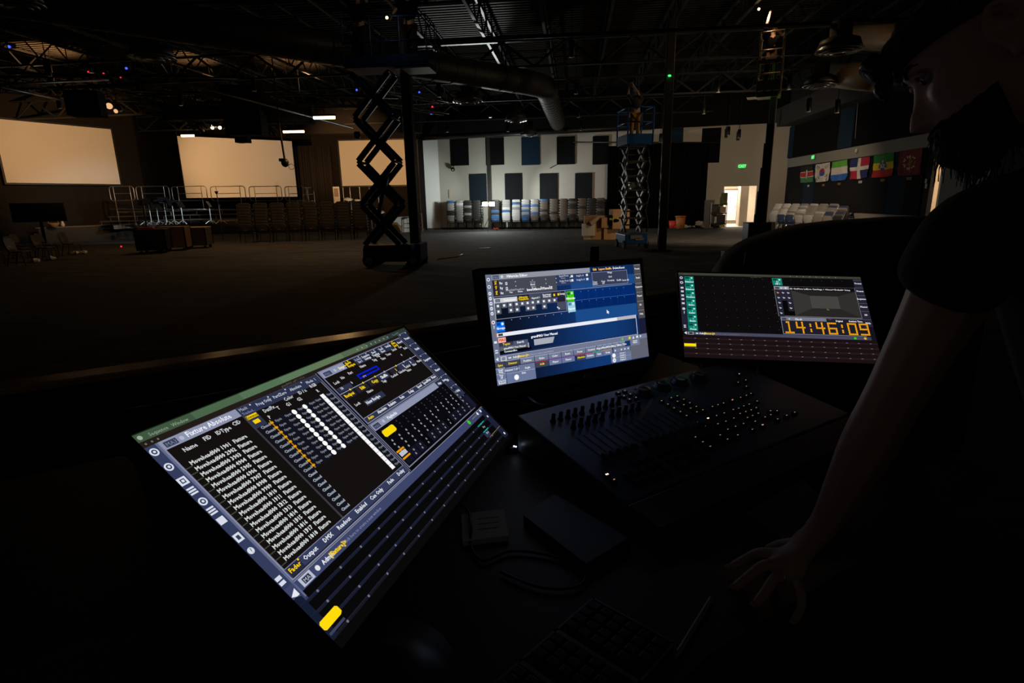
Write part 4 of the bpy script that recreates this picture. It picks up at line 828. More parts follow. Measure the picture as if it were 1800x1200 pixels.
hung_box(at_y(345, 196, 26), 2.6, .7, .6, 0, 'long black loudspeaker box hanging left of centre over the stage')
hung_box(at_y(430, 195, 25), 1.5, 1.9, .7, 0, 'tall black loudspeaker cluster hanging over the centre screen')
hung_box(at_y(500, 200, 26), 2.4, .8, .6, .1, 'dark hanging box right of the speaker cluster', 'speaker')
hung_box(at_y(427, 244, 30), .62, .38, .5, 0, 'small black projector hanging before the top of the centre screen', 'projector', False, 'projector')
p = at_y(501, 285, 20.0); t = thing('hanging_camera', tuple(p), 'black camera on a long drop pole in front of the centre screen', 'camera'); top = at_y(492, 228, 20)
MB().tube(p, (top.x, top.y, top.z), .035, BLKM, 8).tube(top, (top.x, top.y, 7.66), .02, BLKM, 6).build('pole', t); MB().sphere(p + Vector((0, 0, -.02)), (.13, .12, .14), BLKP).box(p + Vector((-.06, 0, .07)), (.22, .2, .1), BLKP, None, .02).build('body', t); MB().path([p + Vector((.1 + .1 + .09 * math.cos(i * .5), 0, -.15 + .09 * math.sin(i * .5))) for i in range(13)], .008, BLKM, 5).build('cable_loop', t)
for k, (x, y, Y, c) in enumerate([(16, 82, 17, 0), (222, 120, 20, 0), (627, 158, 22, 0), (736, 162, 24, 0), (758, 200, 28, 0), (760, 187.5, 25, 1), (182, 129, 19, 1), (212, 136, 20, 1), (155, 126, 19, 1), (27, 129, 18, 1)]):
    x = {3: 737}.get(k, x); p = at_y(x, y, Y); tag(MB().sphere(p, .035 if k < 6 else .022, em('blue_led', (.04, .08, 1.0), 2.2) if c == 0 else em('red_led', (1, .02, .04), 1.6)).box(p + Vector((0, .08, .04)), (.16, .12, .12), BLKP).build('indicator_lamp'), ['blue indicator light on a dark fixture at the far upper left', 'blue indicator light below the dark round diffuser', 'blue indicator light seen through the scissor arms', 'blue indicator light right of the scissor post', 'blue indicator light below the red lit truss', 'red indicator light on the aluminium truss', 'red indicator light, middle of the left truss group', 'red indicator light, right end of the left truss group', 'faint red light, left of the left truss group', 'faint red light at far left'][k], 'lamp', 'fixture indicator lights')
# exposed rigging pipes on the left
for k, (A_, B_) in enumerate([((-20, 150, 15), (190, 140, 19)), ((0, 153, 14), (110, 176, 18)), ((230, 160, 20), (700, 172, 22)), ((300, 140, 18), (620, 225, 26)), ((10, 128, 17), (420, 138, 20))]):
    a, b = at_y(*A_), at_y(*B_); run('rigging_pipe', ['long rigging pipe above the left screen', 'short slanting pipe at the far left', 'long black pipe over the centre screen', 'slanting pipe descending towards the tube lights', 'upper rigging pipe at the left'][k], [a, b], .035, GALV if k in (0, 1, 3) else PIPE, 'pipe', 8, 'rigging pipes')
# white board panel edge on upper splayed wall
# ---- lifts
BLUE = pm('lift_blue_paint', (.01, .035, .16), .4, .1); BLUE2 = pm('bright_lift_blue', (.02, .14, .42), .4, .1); GRN = pm('lift_green_paint', (.14, .42, .03), .4)
def wheel(T, x, y, r, w, par):
    o = MB(T).tube((x, y - w / 2, r), (x, y + w / 2, r), r, RUB, 20).build('wheel', par); MB(T).tube((x, y - w / 2 - .01, r), (x, y - w / 2, r), r * .55, GALV, 14).build('hub', o)
# large scissor lift (dark blue)
c_ = at_z(690, 471) + Vector((.0, .55, 0)); rz = -.12; T = frame(c_, rz)
t = thing('scissor_lift', tuple(c_), 'big dark blue scissor lift raised to the ceiling, in front of the right screen', 'scissor lift', rz)
MB(T).box((0, 0, .30), (1.62, .78, .30), BLUE, None, .03).box((-.12, 0, .52), (1.34, .68, .16), BLUE, None, .02).box((.74, 0, .42), (.16, .76, .42), pm('vivid_lift_blue', (.01, .03, .35), .4), None, .02).box((-.74, 0, .38), (.14, .7, .3), BLUE, None, .02).build('chassis', t)
MB(T).box((0, -.40, .36), (.9, .03, .2), BLKM).build('control_panel', t)
for a_ in (-1, 1):
    for b_ in (-1, 1): wheel(T, a_ * .62, b_ * .36, .19, .14, t)
zt_ = at_y(690, 122, c_.y).z; n_ = 4; z0 = .58; hh = (zt_ - z0 - .1) / n_; half = .62
half = .49; T_ = T; T = T @ Matrix.Translation(Vector((-.26, 0, 0)))
for k in range(n_):
    za, zb2 = z0 + hh * k, z0 + hh * (k + 1)
    for b_ in (-.30, .30):
        for a_ in (-1, 1): MB(T).bar((a_ * half, b_, za + .03), (-a_ * half, b_ + .0, zb2 - .03), .06, .14, BLUE if k else BLUE, (0, 0, 1)).build('scissor_arm', t)
    for x_, z_ in ((0, (za + zb2) / 2), (-half, zb2), (half, zb2)): MB(T).tube((x_, -.34, z_), (x_, .34, z_), .035, BLKM).build('pivot', t)
MB(T).bar((-.15, 0, z0 + hh * .75), (.25, 0, z0 + hh * 1.9), .1, .1, BLKM).build('lift_cylinder', t)
MB(T).box((-.45, -.33, z0 + hh * 2.62), (.16, .12, .18), BLKP, None, .04).build('junction_box', t)
T = T_
PW, PD_ = 2.15, .9; xc = .22
MB(T).box((xc, 0, zt_ + .02), (PW, PD_, .10), BLUE, None, .01).box((xc + .65, 0, zt_ - .05), (.9, .8, .05), GALV).build('platform', t)
for z_ in (.55, 1.1):
    MB(T).path([(xc - PW / 2, -PD_ / 2, zt_ + z_), (xc + PW / 2, -PD_ / 2, zt_ + z_), (xc + PW / 2, PD_ / 2, zt_ + z_), (xc - PW / 2, PD_ / 2, zt_ + z_)], .02, BLUE, 6, True).build('rail', t)
for a_ in (-PW / 2, -.35, .4, PW / 2):
    for b_ in (-1, 1): MB(T).tube((xc + a_, b_ * PD_ / 2, zt_), (xc + a_, b_ * PD_ / 2, zt_ + 1.1), .02, BLUE, 6).build('rail_post', t)
for b_ in (-1, 1): MB(T).box((xc, b_ * PD_ / 2, zt_ + .14), (PW, .02, .2), BLUE).build('toe_board', t)
SCT, SCZ, SCX = T, zt_ + .07, xc
# blue compact lift
c_ = at_z(1113, 436) + Vector((0, .35, 0)); rz = .1; T = frame(c_, rz); cb = c_.copy()
t = thing('scissor_lift', tuple(c_), 'narrow bright blue lift raised in front of the black curtain', 'scissor lift', rz); Y_ = c_.y
zt_ = at_y(1117, 254, Y_).z
MB(T).box((0, 0, .32), (.82, 1.2, .34), BLUE2, None, .03).build('chassis', t); MB(T).box((-.02, -.615, .4), (.42, .02, .12), pm('pale_sticker', (.5, .38, .28), .6)).box((.1, -.615, .33), (.3, .02, .08), MATS['pale_sticker']).build('sticker', t)
for a_ in (-1, 1):
    for b_ in (-1, 1):
        MB(T).tube((a_ * .4 - .04, b_ * .45, .14), (a_ * .4 + .04, b_ * .45, .14), .14, RUB, 16).build('wheel', t)
n_ = 6; z0 = .55; hh = (zt_ - z0 - .1) / n_; AL = pm('worn_grey_arm', (.16, .14, .125), .5, .4)
for k in range(n_):
    za, zb2 = z0 + hh * k, z0 + hh * (k + 1)
    for a_ in (-.30, .27):
        for b_ in (-1, 1): MB(T).bar((a_ + .05 * b_, b_ * .42, za + .03), (a_ - .02 * b_, -b_ * .42, zb2 - .03), .07, .09, AL).build('scissor_arm', t)
    for y_, z_ in ((.42, zb2), (-.42, zb2), (0, (za + zb2) / 2)): MB(T).tube((-.36, y_, z_), (.33, y_, z_), .027, AL).build('cross_pin', t)
MB(T).box((0, -.1, z0 + hh * 3.3), (.3, .3, .26), GALV).build('lift_cylinder', t)
for s_ in (-1, 1): MB(T).path([(s_ * (.38 + .05 * math.sin(i * 1.3)), -.45, z0 + (zt_ - z0) * i / 14) for i in range(15)], .022, BLKP, 6).build('hose', t)
cw = .86
MB(T).box((0, 0, zt_ + .02), (cw, 1.25, .08), BLUE2).build('platform', t); mb = MB(T)
for b_ in (-.62, .62): mb.box((0, b_, zt_ + .17), (cw, .02, .24), BLUE2)
for a_ in (-cw / 2, cw / 2): mb.box((a_, 0, zt_ + .17), (.02, 1.25, .24), BLUE2)
mb.build('toe_board', t); 
for z_ in (.66, 1.12): MB(T).path([(-cw / 2, -.62, zt_ + z_), (cw / 2, -.62, zt_ + z_), (cw / 2, .62, zt_ + z_), (-cw / 2, .62, zt_ + z_)], .026, BLUE2, 6, True).build('rail', t)
for a_ in (-1, 1):
    for b_ in (-1, 1): MB(T).tube((a_ * cw / 2, b_ * .62, zt_), (a_ * cw / 2, b_ * .62, zt_ + 1.12), .028, BLUE2, 6).build('rail_post', t)
BLT, BLZ = T, zt_ + .06
# green mast lift on the right
c_ = at_z(1327, 446); T = frame(c_, -.45); t = thing('mast_lift', tuple(c_), 'green single mast lift beside the doorway, its cage high under the ceiling', 'mast lift', -.45); Y_ = c_.y
zf = at_y(1340, 168, Y_).z
MB(T).box((0, .1, .28), (.75, 1.3, .3), BLKM, None, .02).build('chassis', t)
for a_ in (-1, 1):
    for b_ in (-1, 1): MB(T).tube((a_ * .36 - .04, b_ * .5 + .1, .12), (a_ * .36 + .04, b_ * .5 + .1, .12), .12, RUB, 14).build('wheel', t)
for k in range(6):
    w_ = .34 - .035 * k; MB(T).box((.04 + .02 * k, .45 - .04 * k, .4 + (zf - .4) * (k + .5) / 6), (w_, .2, (zf - .4) / 6 * 1.25), BLKM if k < 5 else GALV, None, .01).build('mast_section', t)
MB(T).tube((.22, .34, .4), (.22, .2, zf), .022, pm('warm_pipe', (.4, .3, .2), .4, .5), 8).build('hose', t)
MB(T).box((0, -.02, zf), (.62, .95, .08), GRN, None, .01).box((0, -.52, zf - .04), (.55, .12, .14), GRN).box((-.4, -.1, zf - .03), (.3, .5, .05), GALV).build('platform', t)
PL_ = pm('pale_cage_steel', (.45, .36, .25), .4, .4)
for z_ in (.5, 1.1, 1.55): MB(T).path([(-.3, -.48, zf + z_), (.3, -.48, zf + z_), (.3, .42, zf + z_), (-.3, .42, zf + z_)], .02, PL_, 6, True).build('rail', t)
for a_ in (-1, 1):
    for b_ in (-.48, .42): MB(T).tube((a_ * .3, b_, zf), (a_ * .3, b_, zf + 1.55), .02, PL_, 6).build('rail_post', t)
MB(T).box((0, -.49, zf + .2), (.58, .02, .26), pm('grey_sign', (.3, .28, .3), .5)).build('toe_board', t); MB(T).box((0, -.49, zf + .8), (.58, .04, .1), PL_).build('control_box', t); MB(T).tube((.1, -.4, zf + .1), (.1, -.4, zf + .75), .03, GRN, 8).build('green_post', t)
MLT, MLZ = T, zf + .05
# black cabinet at the mast lift's foot and pale post
p = at_z(1322, 444) + Vector((0, -.35, 0)); q = at_z(1303, 438); w0 = at_y(1303, 420, p.y).x; w1_ = at_y(1343, 420, p.y).x; ztop = at_y(1320, 390, p.y).z
t = thing('equipment_rack', (p.x, p.y, 0), 'black equipment rack standing before the green mast lift', 'rack'); MB().box(((w0 + w1_) / 2, p.y - .25, ztop / 2), (w1_ - w0, .45, ztop), BLKP, None, .02).build('cabinet', t)
MB().box((w1_ + .06, p.y - .2, ztop / 2), (.12, .4, ztop - .02), pm('pale_post', (.30, .28, .24), .6)).build('side_panel', t); MB().box(((w0 + w1_) / 2, p.y - .48, ztop * .55), ((w1_ - w0) * .8, .02, ztop * .75), BLKM).build('door', t)
p = at_z(1290, 462); t = thing('crate', (p.x, p.y, 0), 'low dark crate with a pale rim in front of the equipment rack', 'crate'); MB().box((p.x + .15, p.y, .14), (.8, .6, .28), BLK).build('body', t); MB().box((p.x + .15, p.y, .29), (.82, .62, .03), pm('olive_rim', (.14, .13, .08), .6)).build('lid', t)
# ================================================================== THE CONTROL BOOTH
def homog(q):
    A_ = []; b_ = []
    for (u, v), (x, y) in zip([(0, 0), (1, 0), (1, 1), (0, 1)], q):
        A_ += [[u, v, 1, 0, 0, 0, -u * x, -v * x], [0, 0, 0, u, v, 1, -u * y, -v * y]]; b_ += [x, y]
    return np.append(np.linalg.solve(np.array(A_, float), np.array(b_, float)), 1).reshape(3, 3)
class Display:
    """a flat display standing in the room: its plane, and (u, v) coordinates across it measured from the photograph's outline of it"""
    def __init__(s, quad, P0, P1, P2, k=1.0):
        s.H = homog(quad); s.Hi = np.linalg.inv(s.H); P0, P1, P2 = [Vector((0, 0, CZ)) + (Vector(q_) - Vector((0, 0, CZ))) * k for q_ in (P0, P1, P2)]; s.o = P0; n = (P1 - P0).cross(P2 - P0).normalized()
        s.n = n if n.dot(Vector((0, 0, CZ)) - P0) > 0 else -n; s.mb = MB()
        s.C = [s.p(u, v) for u, v in ((0, 0), (1, 0), (1, 1), (0, 1))]; s.h = ((s.C[3] - s.C[0]).length + (s.C[2] - s.C[1]).length) / 2; s.w = ((s.C[1] - s.C[0]).length + (s.C[2] - s.C[3]).length) / 2
    def px(s, x, y, lift=0.0):
        r = Vector(ray(x, y).tolist()); c = Vector((0, 0, CZ)); return c + r * ((s.o - c).dot(s.n) / r.dot(s.n)) + s.n * lift
    def p(s, u, v, lift=0.0):
        w = s.H @ np.array([u, v, 1.0]); return s.px(w[0] / w[2], w[1] / w[2], lift)
    def uv(s, x, y): w = s.Hi @ np.array([x, y, 1.0]); return w[0] / w[2], w[1] / w[2]
    def r(s, u0, v0, u1, v1, c, k=1):
        L = 0.00012 * k; s.mb.quad(*[tuple(s.p(u, v, L)) for u, v in ((u0, v0), (u0, v1), (u1, v1), (u1, v0))], screen_mat(c)); return s
    def rp(s, a, b, c, k=2):
        (u0, v0), (u1, v1) = s.uv(*a), s.uv(*b); return s.r(min(u0, u1), min(v0, v1), max(u0, u1), max(v0, v1), c, k)
    def poly(s, pts, c, k=2): s.mb.add([tuple(s.p(u, v, 0.00012 * k)) for u, v in pts], [tuple(range(len(pts)))[::-1]], screen_mat(c)); return s
    def disc(s, u, v, r, c, k=3, n=20, asp=None):
        a_ = s.w / s.h; return s.poly([(u + r / a_ * math.cos(2 * math.pi * i / n), v + r * math.sin(2 * math.pi * i / n)) for i in range(n)], c, k)
    def ring(s, u0, v0, u1, v1, c, t=.004, k=3):
        a_ = s.w / s.h; tu = t / a_; s.r(u0, v0, u1, v0 + t, c, k); s.r(u0, v1 - t, u1, v1, c, k); s.r(u0, v0, u0 + tu, v1, c, k); return s.r(u1 - tu, v0, u1, v1, c, k)
    def t(s, txt, u, v, h, c, al='LEFT', k=4, bold=0.0):
        """text with its baseline at v and capital height h (fractions of the display height)"""
        m = MB(); text_mesh(m, txt, (0, 0, 0), (1, 0, 0), (0, 1, 0), h, screen_mat(c), al); 
        if not m.v: return s
        a_ = s.h / s.w
        for d_ in ((0, 0), (bold, 0), (0, bold)) if bold else ((0, 0),):
            s.mb.add([tuple(s.p(u + (x + d_[0] * h) * a_, v - y - d_[1] * h, 0.00012 * k)) for x, y, _ in m.v], m.f, screen_mat(c))
        return s
    def tp(s, txt, x, y, h, c, al='LEFT', k=4, bold=0.05): u, v = s.uv(x, y); return s.t(txt, u, v, h, c, al, k, bold)
    def slab(s, mb, quad_uv, l0, l1, mat):
        a_ = [tuple(s.p(u, v, l1)) for u, v in quad_uv]; b_ = [tuple(s.p(u, v, l0)) for u, v in quad_uv]
        mb.add(a_ + b_, [(0, 3, 2, 1), (4, 5, 6, 7)] + [(i, (i + 1) % 4, 4 + (i + 1) % 4, 4 + i) for i in range(4)], mat)
    def ru(s, r_): return r_ * s.h / s.w
BEZ = pm('monitor_bezel_black', (.045, .045, .042), .35, 0, .1, 30)
DESKZ = 1.05
def monitor(D, label, bez, thick, logo=None, stand=True, glossy=True):
    b = (D.C[2] + D.C[3]) / 2; cen = sum((Vector(c) for c in D.C), Vector()) / 4 - D.n * .05
    t = thing('monitor', (cen.x, cen.y, DESKZ), label, 'monitor'); l, tp_, r_, bt = bez; q = [(-l, -tp_), (1 + r_, -tp_), (1 + r_, 1 + bt), (-l, 1 + bt)]
    mb = MB(); D.slab(mb, q, -thick, -.0015, BEZ); back = [(.18, .18), (.82, .18), (.82, .85), (.18, .85)]; D.slab(mb, back, -thick - .03, -thick, BEZ); mb.build('housing', t, .002)
    rim = MB()
    for a_, e_ in (((-l, -tp_), (1 + r_, 0)), ((-l, 1), (1 + r_, 1 + bt)), ((-l, 0), (0, 1)), ((1, 0), (1 + r_, 1))):
        D.slab(rim, [a_, (e_[0], a_[1]), e_, (a_[0], e_[1])], -.002, .0025, BEZ)
    f = rim.build('bezel', t)
    if logo:
        m = MB(); o_ = D.p(logo[1], logo[2], .0035); ex = (D.p(logo[1] + .05, logo[2], .0035) - o_).normalized(); ey = (D.p(logo[1], logo[2] - .05, .0035) - o_).normalized(); text_mesh(m, logo[0], o_, ex, ey, logo[3], pm('logo_grey', (.85, .83, .8), .45), 'CENTER'); m.build('logo', f)
        m = MB(); D.slab(m, [(.012, 1.05), (.045, 1.05), (.045, 1.115), (.012, 1.115)], .003, .0034, pm('teal_sticker', (.02, .10, .10), .5)); m.build('sticker', f)
    D.mb.build('screen', t)
    if stand:
        a_ = D.p(.5, .62, -thick - .02); foot = Vector((a_.x, a_.y, DESKZ)) - Vector((D.n.x, D.n.y, 0)).normalized() * .05
        MB().bar(a_, foot + Vector((0, 0, .01)), .06, .02, BEZ, D.n).build('stand_neck', t); MB().lathe(foot, [(.13, 0.0), (.13, .008), (.05, .014)], BEZ, 28).build('stand_base', t)
    return t
WT = (225, 228, 232); NV = (45, 50, 76); HD = (140, 146, 172); BG = (9, 8, 9); YE = (245, 205, 10)
# ---------------- left touch display: fixture sheet
L = Display([(228, 768), (710, 576), (897, 767), (598, 1143)], (-.345, .478, 1.55), (-.194, .985, 1.53), (-.004, .922, 1.352))
L.r(0, 0, 1, 1, BG, 1)
for i in range(8): L.r(i / 8, 0, (i + 1) / 8, .033, [(62, 84, 62), (74, 100, 74), (84, 112, 84), (92, 118, 88), (96, 118, 86), (84, 100, 78), (62, 76, 66), (44, 56, 52)][i], 2)
L.r(0, .033, 1, .058, (34, 28, 24), 2); L.disc(.012, .017, .009, (150, 170, 150)); L.t('Sequence   Window', .028, .026, .014, (130, 150, 125), bold=.05)
for i in range(8): L.disc(.70 + i * .025, .018, .006, (130, 150, 140))
L.t('Thu 2:46 PM', .905, .024, .011, (120, 140, 130)); L.t('grandMA3 onPC 1.9.7.0', .36, .052, .012, (95, 90, 85))
for i in range(3): L.disc(.012 + .012 * i, .046, .004, (110, 105, 100))
L.r(0, .058, .028, .805, (52, 60, 92), 2); L.r(.024, .058, .028, .79, (96, 104, 138), 3)
for k, v in enumerate((.085, .155, .222, .268, .318, .362, .408)):
    if k in (0, 1, 4): L.disc(.0125, v, .016, (215, 220, 232), 4).disc(.0125, v, .010, (52, 60, 92), 5).disc(.0125, v, .005, (215, 220, 232), 6)
    elif k == 2: L.r(.004, v - .016, .021, v + .016, (215, 220, 232), 4).r(.008, v - .009, .017, v + .009, (52, 60, 92), 5).r(.010, v - .005, .015, v + .005, (215, 220, 232), 6)
    elif k == 6: L.r(.005, v - .014, .020, v + .014, (215, 220, 232), 4)
    else:
        for j in range(3): L.r(.005, v - .015 + j * .011, .020, v - .008 + j * .011, (215, 220, 232), 4)
L.r(.005, .472, .020, .505, (215, 220, 232), 4).r(.009, .480, .016, .497, (52, 60, 92), 5); L.disc(.012, .55, .013, (215, 220, 232)); L.t('?', .012, .56, .02, (52, 60, 92), 'CENTER', 6)
L.r(.005, .675, .018, .69, (215, 220, 232), 4).r(.005, .696, .018, .71, (215, 220, 232), 4); L.poly([(.004, .76), (.02, .742), (.02, .778)], (230, 232, 240), 4)
# fixture sheet
L.r(.0285, .056, .479, .722, (128, 132, 160), 2).r(.0325, .062, .476, .716, (20, 16, 16), 3)
L.r(.031, .058, .212, .096, HD, 4).r(.036, .066, .062, .090, (52, 58, 84), 5); L.t('MA3', .038, .087, .016, (120, 126, 150), k=6); L.disc(.072, .078, .009, (175, 180, 200), 5); L.t('Fixture Absolute', .082, .086, .022, (235, 238, 245), k=6, bold=.06)
L.r(.212, .058, .478, .104, NV, 4)
for k, (u, w_) in enumerate([(.216, 'Mask'), (.262, 'Prog Only'), (.315, 'Part/Zero'), (.372, 'Absolute'), (.432, 'Mode'), (.463, '1')]):
    L.t(w_, u, .086 if k else .078, .015, (190, 195, 210) if k else (150, 155, 175), k=6, bold=.06)
L.t('Tracked...', .216, .098, .012, (150, 155, 175), k=6)
for u in (.25, .305, .362, .42): L.disc(u, .066, .004, (200, 205, 215), 6)
L.r(.212, .104, .249, .172, NV, 4).r(.214, .106, .247, .124, YE, 5); L.t('Dimmer', .216, .122, .013, (90, 75, 0), k=6, bold=.1); L.r(.223, .134, .240, .152, YE, 5)
for w_, u, v in (('Name', .055, .132), ('FID', .103, .127), ('IDType', .133, .127), ('CID', .178, .122), ('Dat/Fx', .264, .126), ('P', .262, .160), ('T', .300, .140), ('Color', .335, .118), ('G1', .328, .145), ('G2', .366, .145), ('ID / n', .385, .118), ('RGB', .432, .112), ('R', .439, .146)):
    L.t(w_, u, v, .017, (200, 202, 205), k=5, bold=.08)
nR = 18; dv = .0275
for k in range(nR):
    v = .170 + dv * k
    L.t('Movehead000 %d' % (k + 1), .046, v + .017, .0165, (205, 208, 208), k=5, bold=.10); L.t(str(901 + k), .1235, v + .017, .0165, (205, 208, 208), k=5, bold=.10); L.t('Fixture', .149, v + .017, .0165, (205, 208, 208), k=5, bold=.10)
    L.r(.033, v + .018, .047, v + .022, (66, 66, 54), 4)
    L.r(.2215, v - .001, .252 if k >= 10 else .434, v + dv - .004, (17, 20, 32), 4); L.t('Closed', .2255, v + .016, .013, (150, 155, 162) if k < 10 else (165, 172, 180), k=6, bold=.12)
    L.r(.452, v - .001, .4745, v + dv - .004, (17, 20, 32), 4); L.t('Open', .4555, v + .014, .012, (120, 124, 130), k=6, bold=.12)
    if k < 10:
        for u in (.268, .300, .345, .386, .4095): L.t('Open', u, v + .015, .012, (125, 128, 134), k=6, bold=.12)
        L.disc(.331, v + .011, .0132, (250, 250, 250), 8); L.disc(.369, v + .011, .0128, (250, 250, 250), 8)
        L.r(.2535, v + .004, .2625, v + .013, (225, 160, 10), 8).r(.2565, v - .006, .2595, v + .022, (190, 130, 20), 7)
    L.r(.4355, v - .007, .4495, v + dv - .0085, (246, 247, 248), 8)
L.r(.2115, .10, .2165, .672, (58, 58, 64), 5)
L.r(.031, .672, .477, .712, (52, 58, 90), 5).r(.031, .672, .477, .675, (120, 125, 150), 6).r(.033, .676, .068, .711, (38, 40, 62), 6)
for w_, u, c in (('Fader', .050, YE), ('Output', .095, WT), ('DMX', .150, WT), ('Readout', .205, WT), ('Enabled', .270, WT), ('Cue Only', .335, WT), ('Fade', .400, WT), ('Delay', .450, WT)): L.t(w_, u, .700, .018, c, 'CENTER', 7, .08)
L.disc(.066, .678, .004, YE, 8)
# sequence window
L.r(.4815, .052, .4855, .72, (96, 100, 124), 4)
L.r(.492, .050, .925, .408, (120, 124, 150), 3).r(.496, .056, .922, .402, (20, 16, 15), 4).r(.496, .056, .60, .096, HD, 5).r(.505, .066, .535, .090, (52, 58, 84), 6); L.t('MA3', .508, .087, .015, (120, 126, 150), k=7); L.disc(.552, .078, .009, (175, 180, 200), 6); L.t('Sequ', .568, .087, .017, (230, 232, 240), k=7, bold=.08)
L.r(.602, .06, .64, .10, (24, 20, 18), 5).rp((595, 647), (612, 641), YE, 7); L.t('Show', .605, .078, .015, YE, k=7, bold=.15); L.t('Recipes', .605, .097, .015, YE, k=7, bold=.15); L.disc(.622, .060, .005, YE, 8)
for k, (u, a_, b_) in enumerate([(.645, 'Default', 'Set 1'), (.685, 'Sequence', 'Settings'), (.730, 'Show', 'Tracking'), (.773, 'Track', 'Sheet'), (.815, 'Settings', '')]):
    L.r(u, .058, u + .040, .104, NV, 5); L.t(a_, u + .02, .080, .014, (150, 155, 175) if k == 0 else (215, 218, 226), 'CENTER', 7, .1); L.t(b_, u + .02, .098, .014, (215, 218, 226), 'CENTER', 7, .1); L.disc(u + .03, .062, .004, (200, 205, 215), 7)
L.t('Auto', .872, .078, .016, YE, 'CENTER', 7, .15); L.t('Scroll', .872, .098, .016, YE, 'CENTER', 7, .15); L.disc(.872, .058, .005, YE, 8); L.r(.892, .058, .922, .096, NV, 5); L.t('Record', .907, .088, .014, WT, 'CENTER', 7, .1)
for w_, u, v in (('Lock', .508, .150), ('No', .545, .140), ('Part', .583, .134), ('Name', .645, .128), ('Trig', .715, .126), ('Trig', .742, .112), ('Time', .753, .140), ('Trans', .790, .130), ('Scroll', .835, .118), ('Cue', .876, .118), ('Fade', .895, .140), ('0', .855, .170), ('0', .5635, .186), ('10', .512, .190)): L.t(w_, u, v, .016, (200, 202, 205), k=6, bold=.10)
L.r(.5, .172, .56, .2, NV, 5)
L.ring(.606, .152, .712, .182, (8, 28, 205), .009, 7); L.t('grey', .622, .181, .012, (150, 145, 160), k=8, bold=.1)
L.r(.496, .205, .922, .209, (150, 154, 175), 6)
for u, w_, c in ((.522, 'Recipes', YE), (.585, 'Edit', YE), (.648, 'Copy', YE), (.700, 'Shuffle', WT), (.770, '1', YE), (.820, '2', WT), (.865, '3', WT)):
    L.r(u - .028, .210, u + .028, .248, NV if c != YE else (34, 32, 44), 5); L.t(w_, u, .238, .018, c, 'CENTER', 7, .15)
    L.disc(u + .018, .207, .006, c if c == YE else (190, 195, 205), 8)
for w_, u, v in (('Lock', .508, .300), ('Name', .585, .272), ('Tags', .672, .262), ('Cooked', .724, .262), ('Selection', .772, .262), ('Individ', .820, .252), ('Value', .812, .276), ('Filter', .862, .262), ('Match', .898, .256)): L.t(w_, u, v, .016, (200, 202, 205), k=6, bold=.10)
L.r(.545, .295, .64, .330, NV, 5); L.t('New Recipe', .548, .322, .019, WT, k=7, bold=.1)
L.r(.496, .372, .922, .402, NV, 5).r(.496, .371, .922, .374, (150, 154, 175), 6)
for k, (w_, u) in enumerate((('Auto', .520), ('Absolute', .577), ('Relative', .632), ('Fade', .690), ('Delay', .747), ('Speed', .802), ('SpeedMstr', .855), ('Phase', .905))): L.t(w_, u, .394, .017, YE if k == 0 else WT, 'CENTER', 7, .1)
# playbacks window
L.r(.489, .412, .965, .704, (120, 124, 150), 3).r(.492, .417, .962, .698, (10, 10, 14), 4).r(.494, .418, .885, .458, HD, 5).r(.500, .426, .528, .452, (52, 58, 84), 6); L.t('MA3', .503, .449, .015, (120, 126, 150), k=7); L.disc(.548, .438, .010, (180, 185, 205), 6); L.t('Playbacks', .568, .447, .018, (235, 238, 245), k=7, bold=.08)
for u, w_ in ((.905, 'Align'), (.943, 'Setup')): L.r(u - .018, .418, u + .018, .455, NV, 5); L.t(w_, u, .447, .015, WT, 'CENTER', 7, .1)
for i in range(12):
    for j, v in enumerate((.476, .496, .516, .545, .567, .592, .618, .650, .672)):
        c = (58, 60, 66) if j < 3 else (150, 152, 158) if j < 7 else (128, 132, 142)
        if j >= 7 and i % 12 == 0: continue
        if j < 7 and i == 7 and j > 4: continue
        L.disc(.513 + .0385 * i + .004 * (j % 2), v, .0068 if j > 2 else .005, c, 7, 10)
    L.r(.497 + .0385 * i, .632, .531 + .0385 * i, .688, (18, 20, 33) if i not in (3, 7) else (8, 8, 12), 5)
L.poly([(.508, .482), (.514, .476), (.562, .476), (.566, .484), (.566, .508), (.560, .516), (.512, .516), (.506, .508)], (250, 215, 10), 8)
L.r(.494, .602, .532, .612, (235, 150, 10), 8).r(.497, .616, .530, .640, (190, 192, 205), 8).r(.494, .648, .532, .658, (235, 150, 10), 8)
# view bar on the right
for k in range(6):
    v = .030 + .094 * k; L.r(.937, v, .985, v + .090, NV, 4).r(.937, v, .985, v + .004, (105, 110, 135), 5); L.t(['Preset', 'Patch', 'Sequence', 'Phaser', '3D', 'Help'][k], .960, v + .055, .017, WT, 'CENTER', 6, .1); L.disc(.942, v + .008, .005, (190, 195, 205), 6).disc(.98, v + .008, .005, (190, 195, 205), 6)
L.r(.930, .03, .934, .70, (85, 90, 115), 4).r(.937, .6, .985, .70, (24, 26, 44), 4)
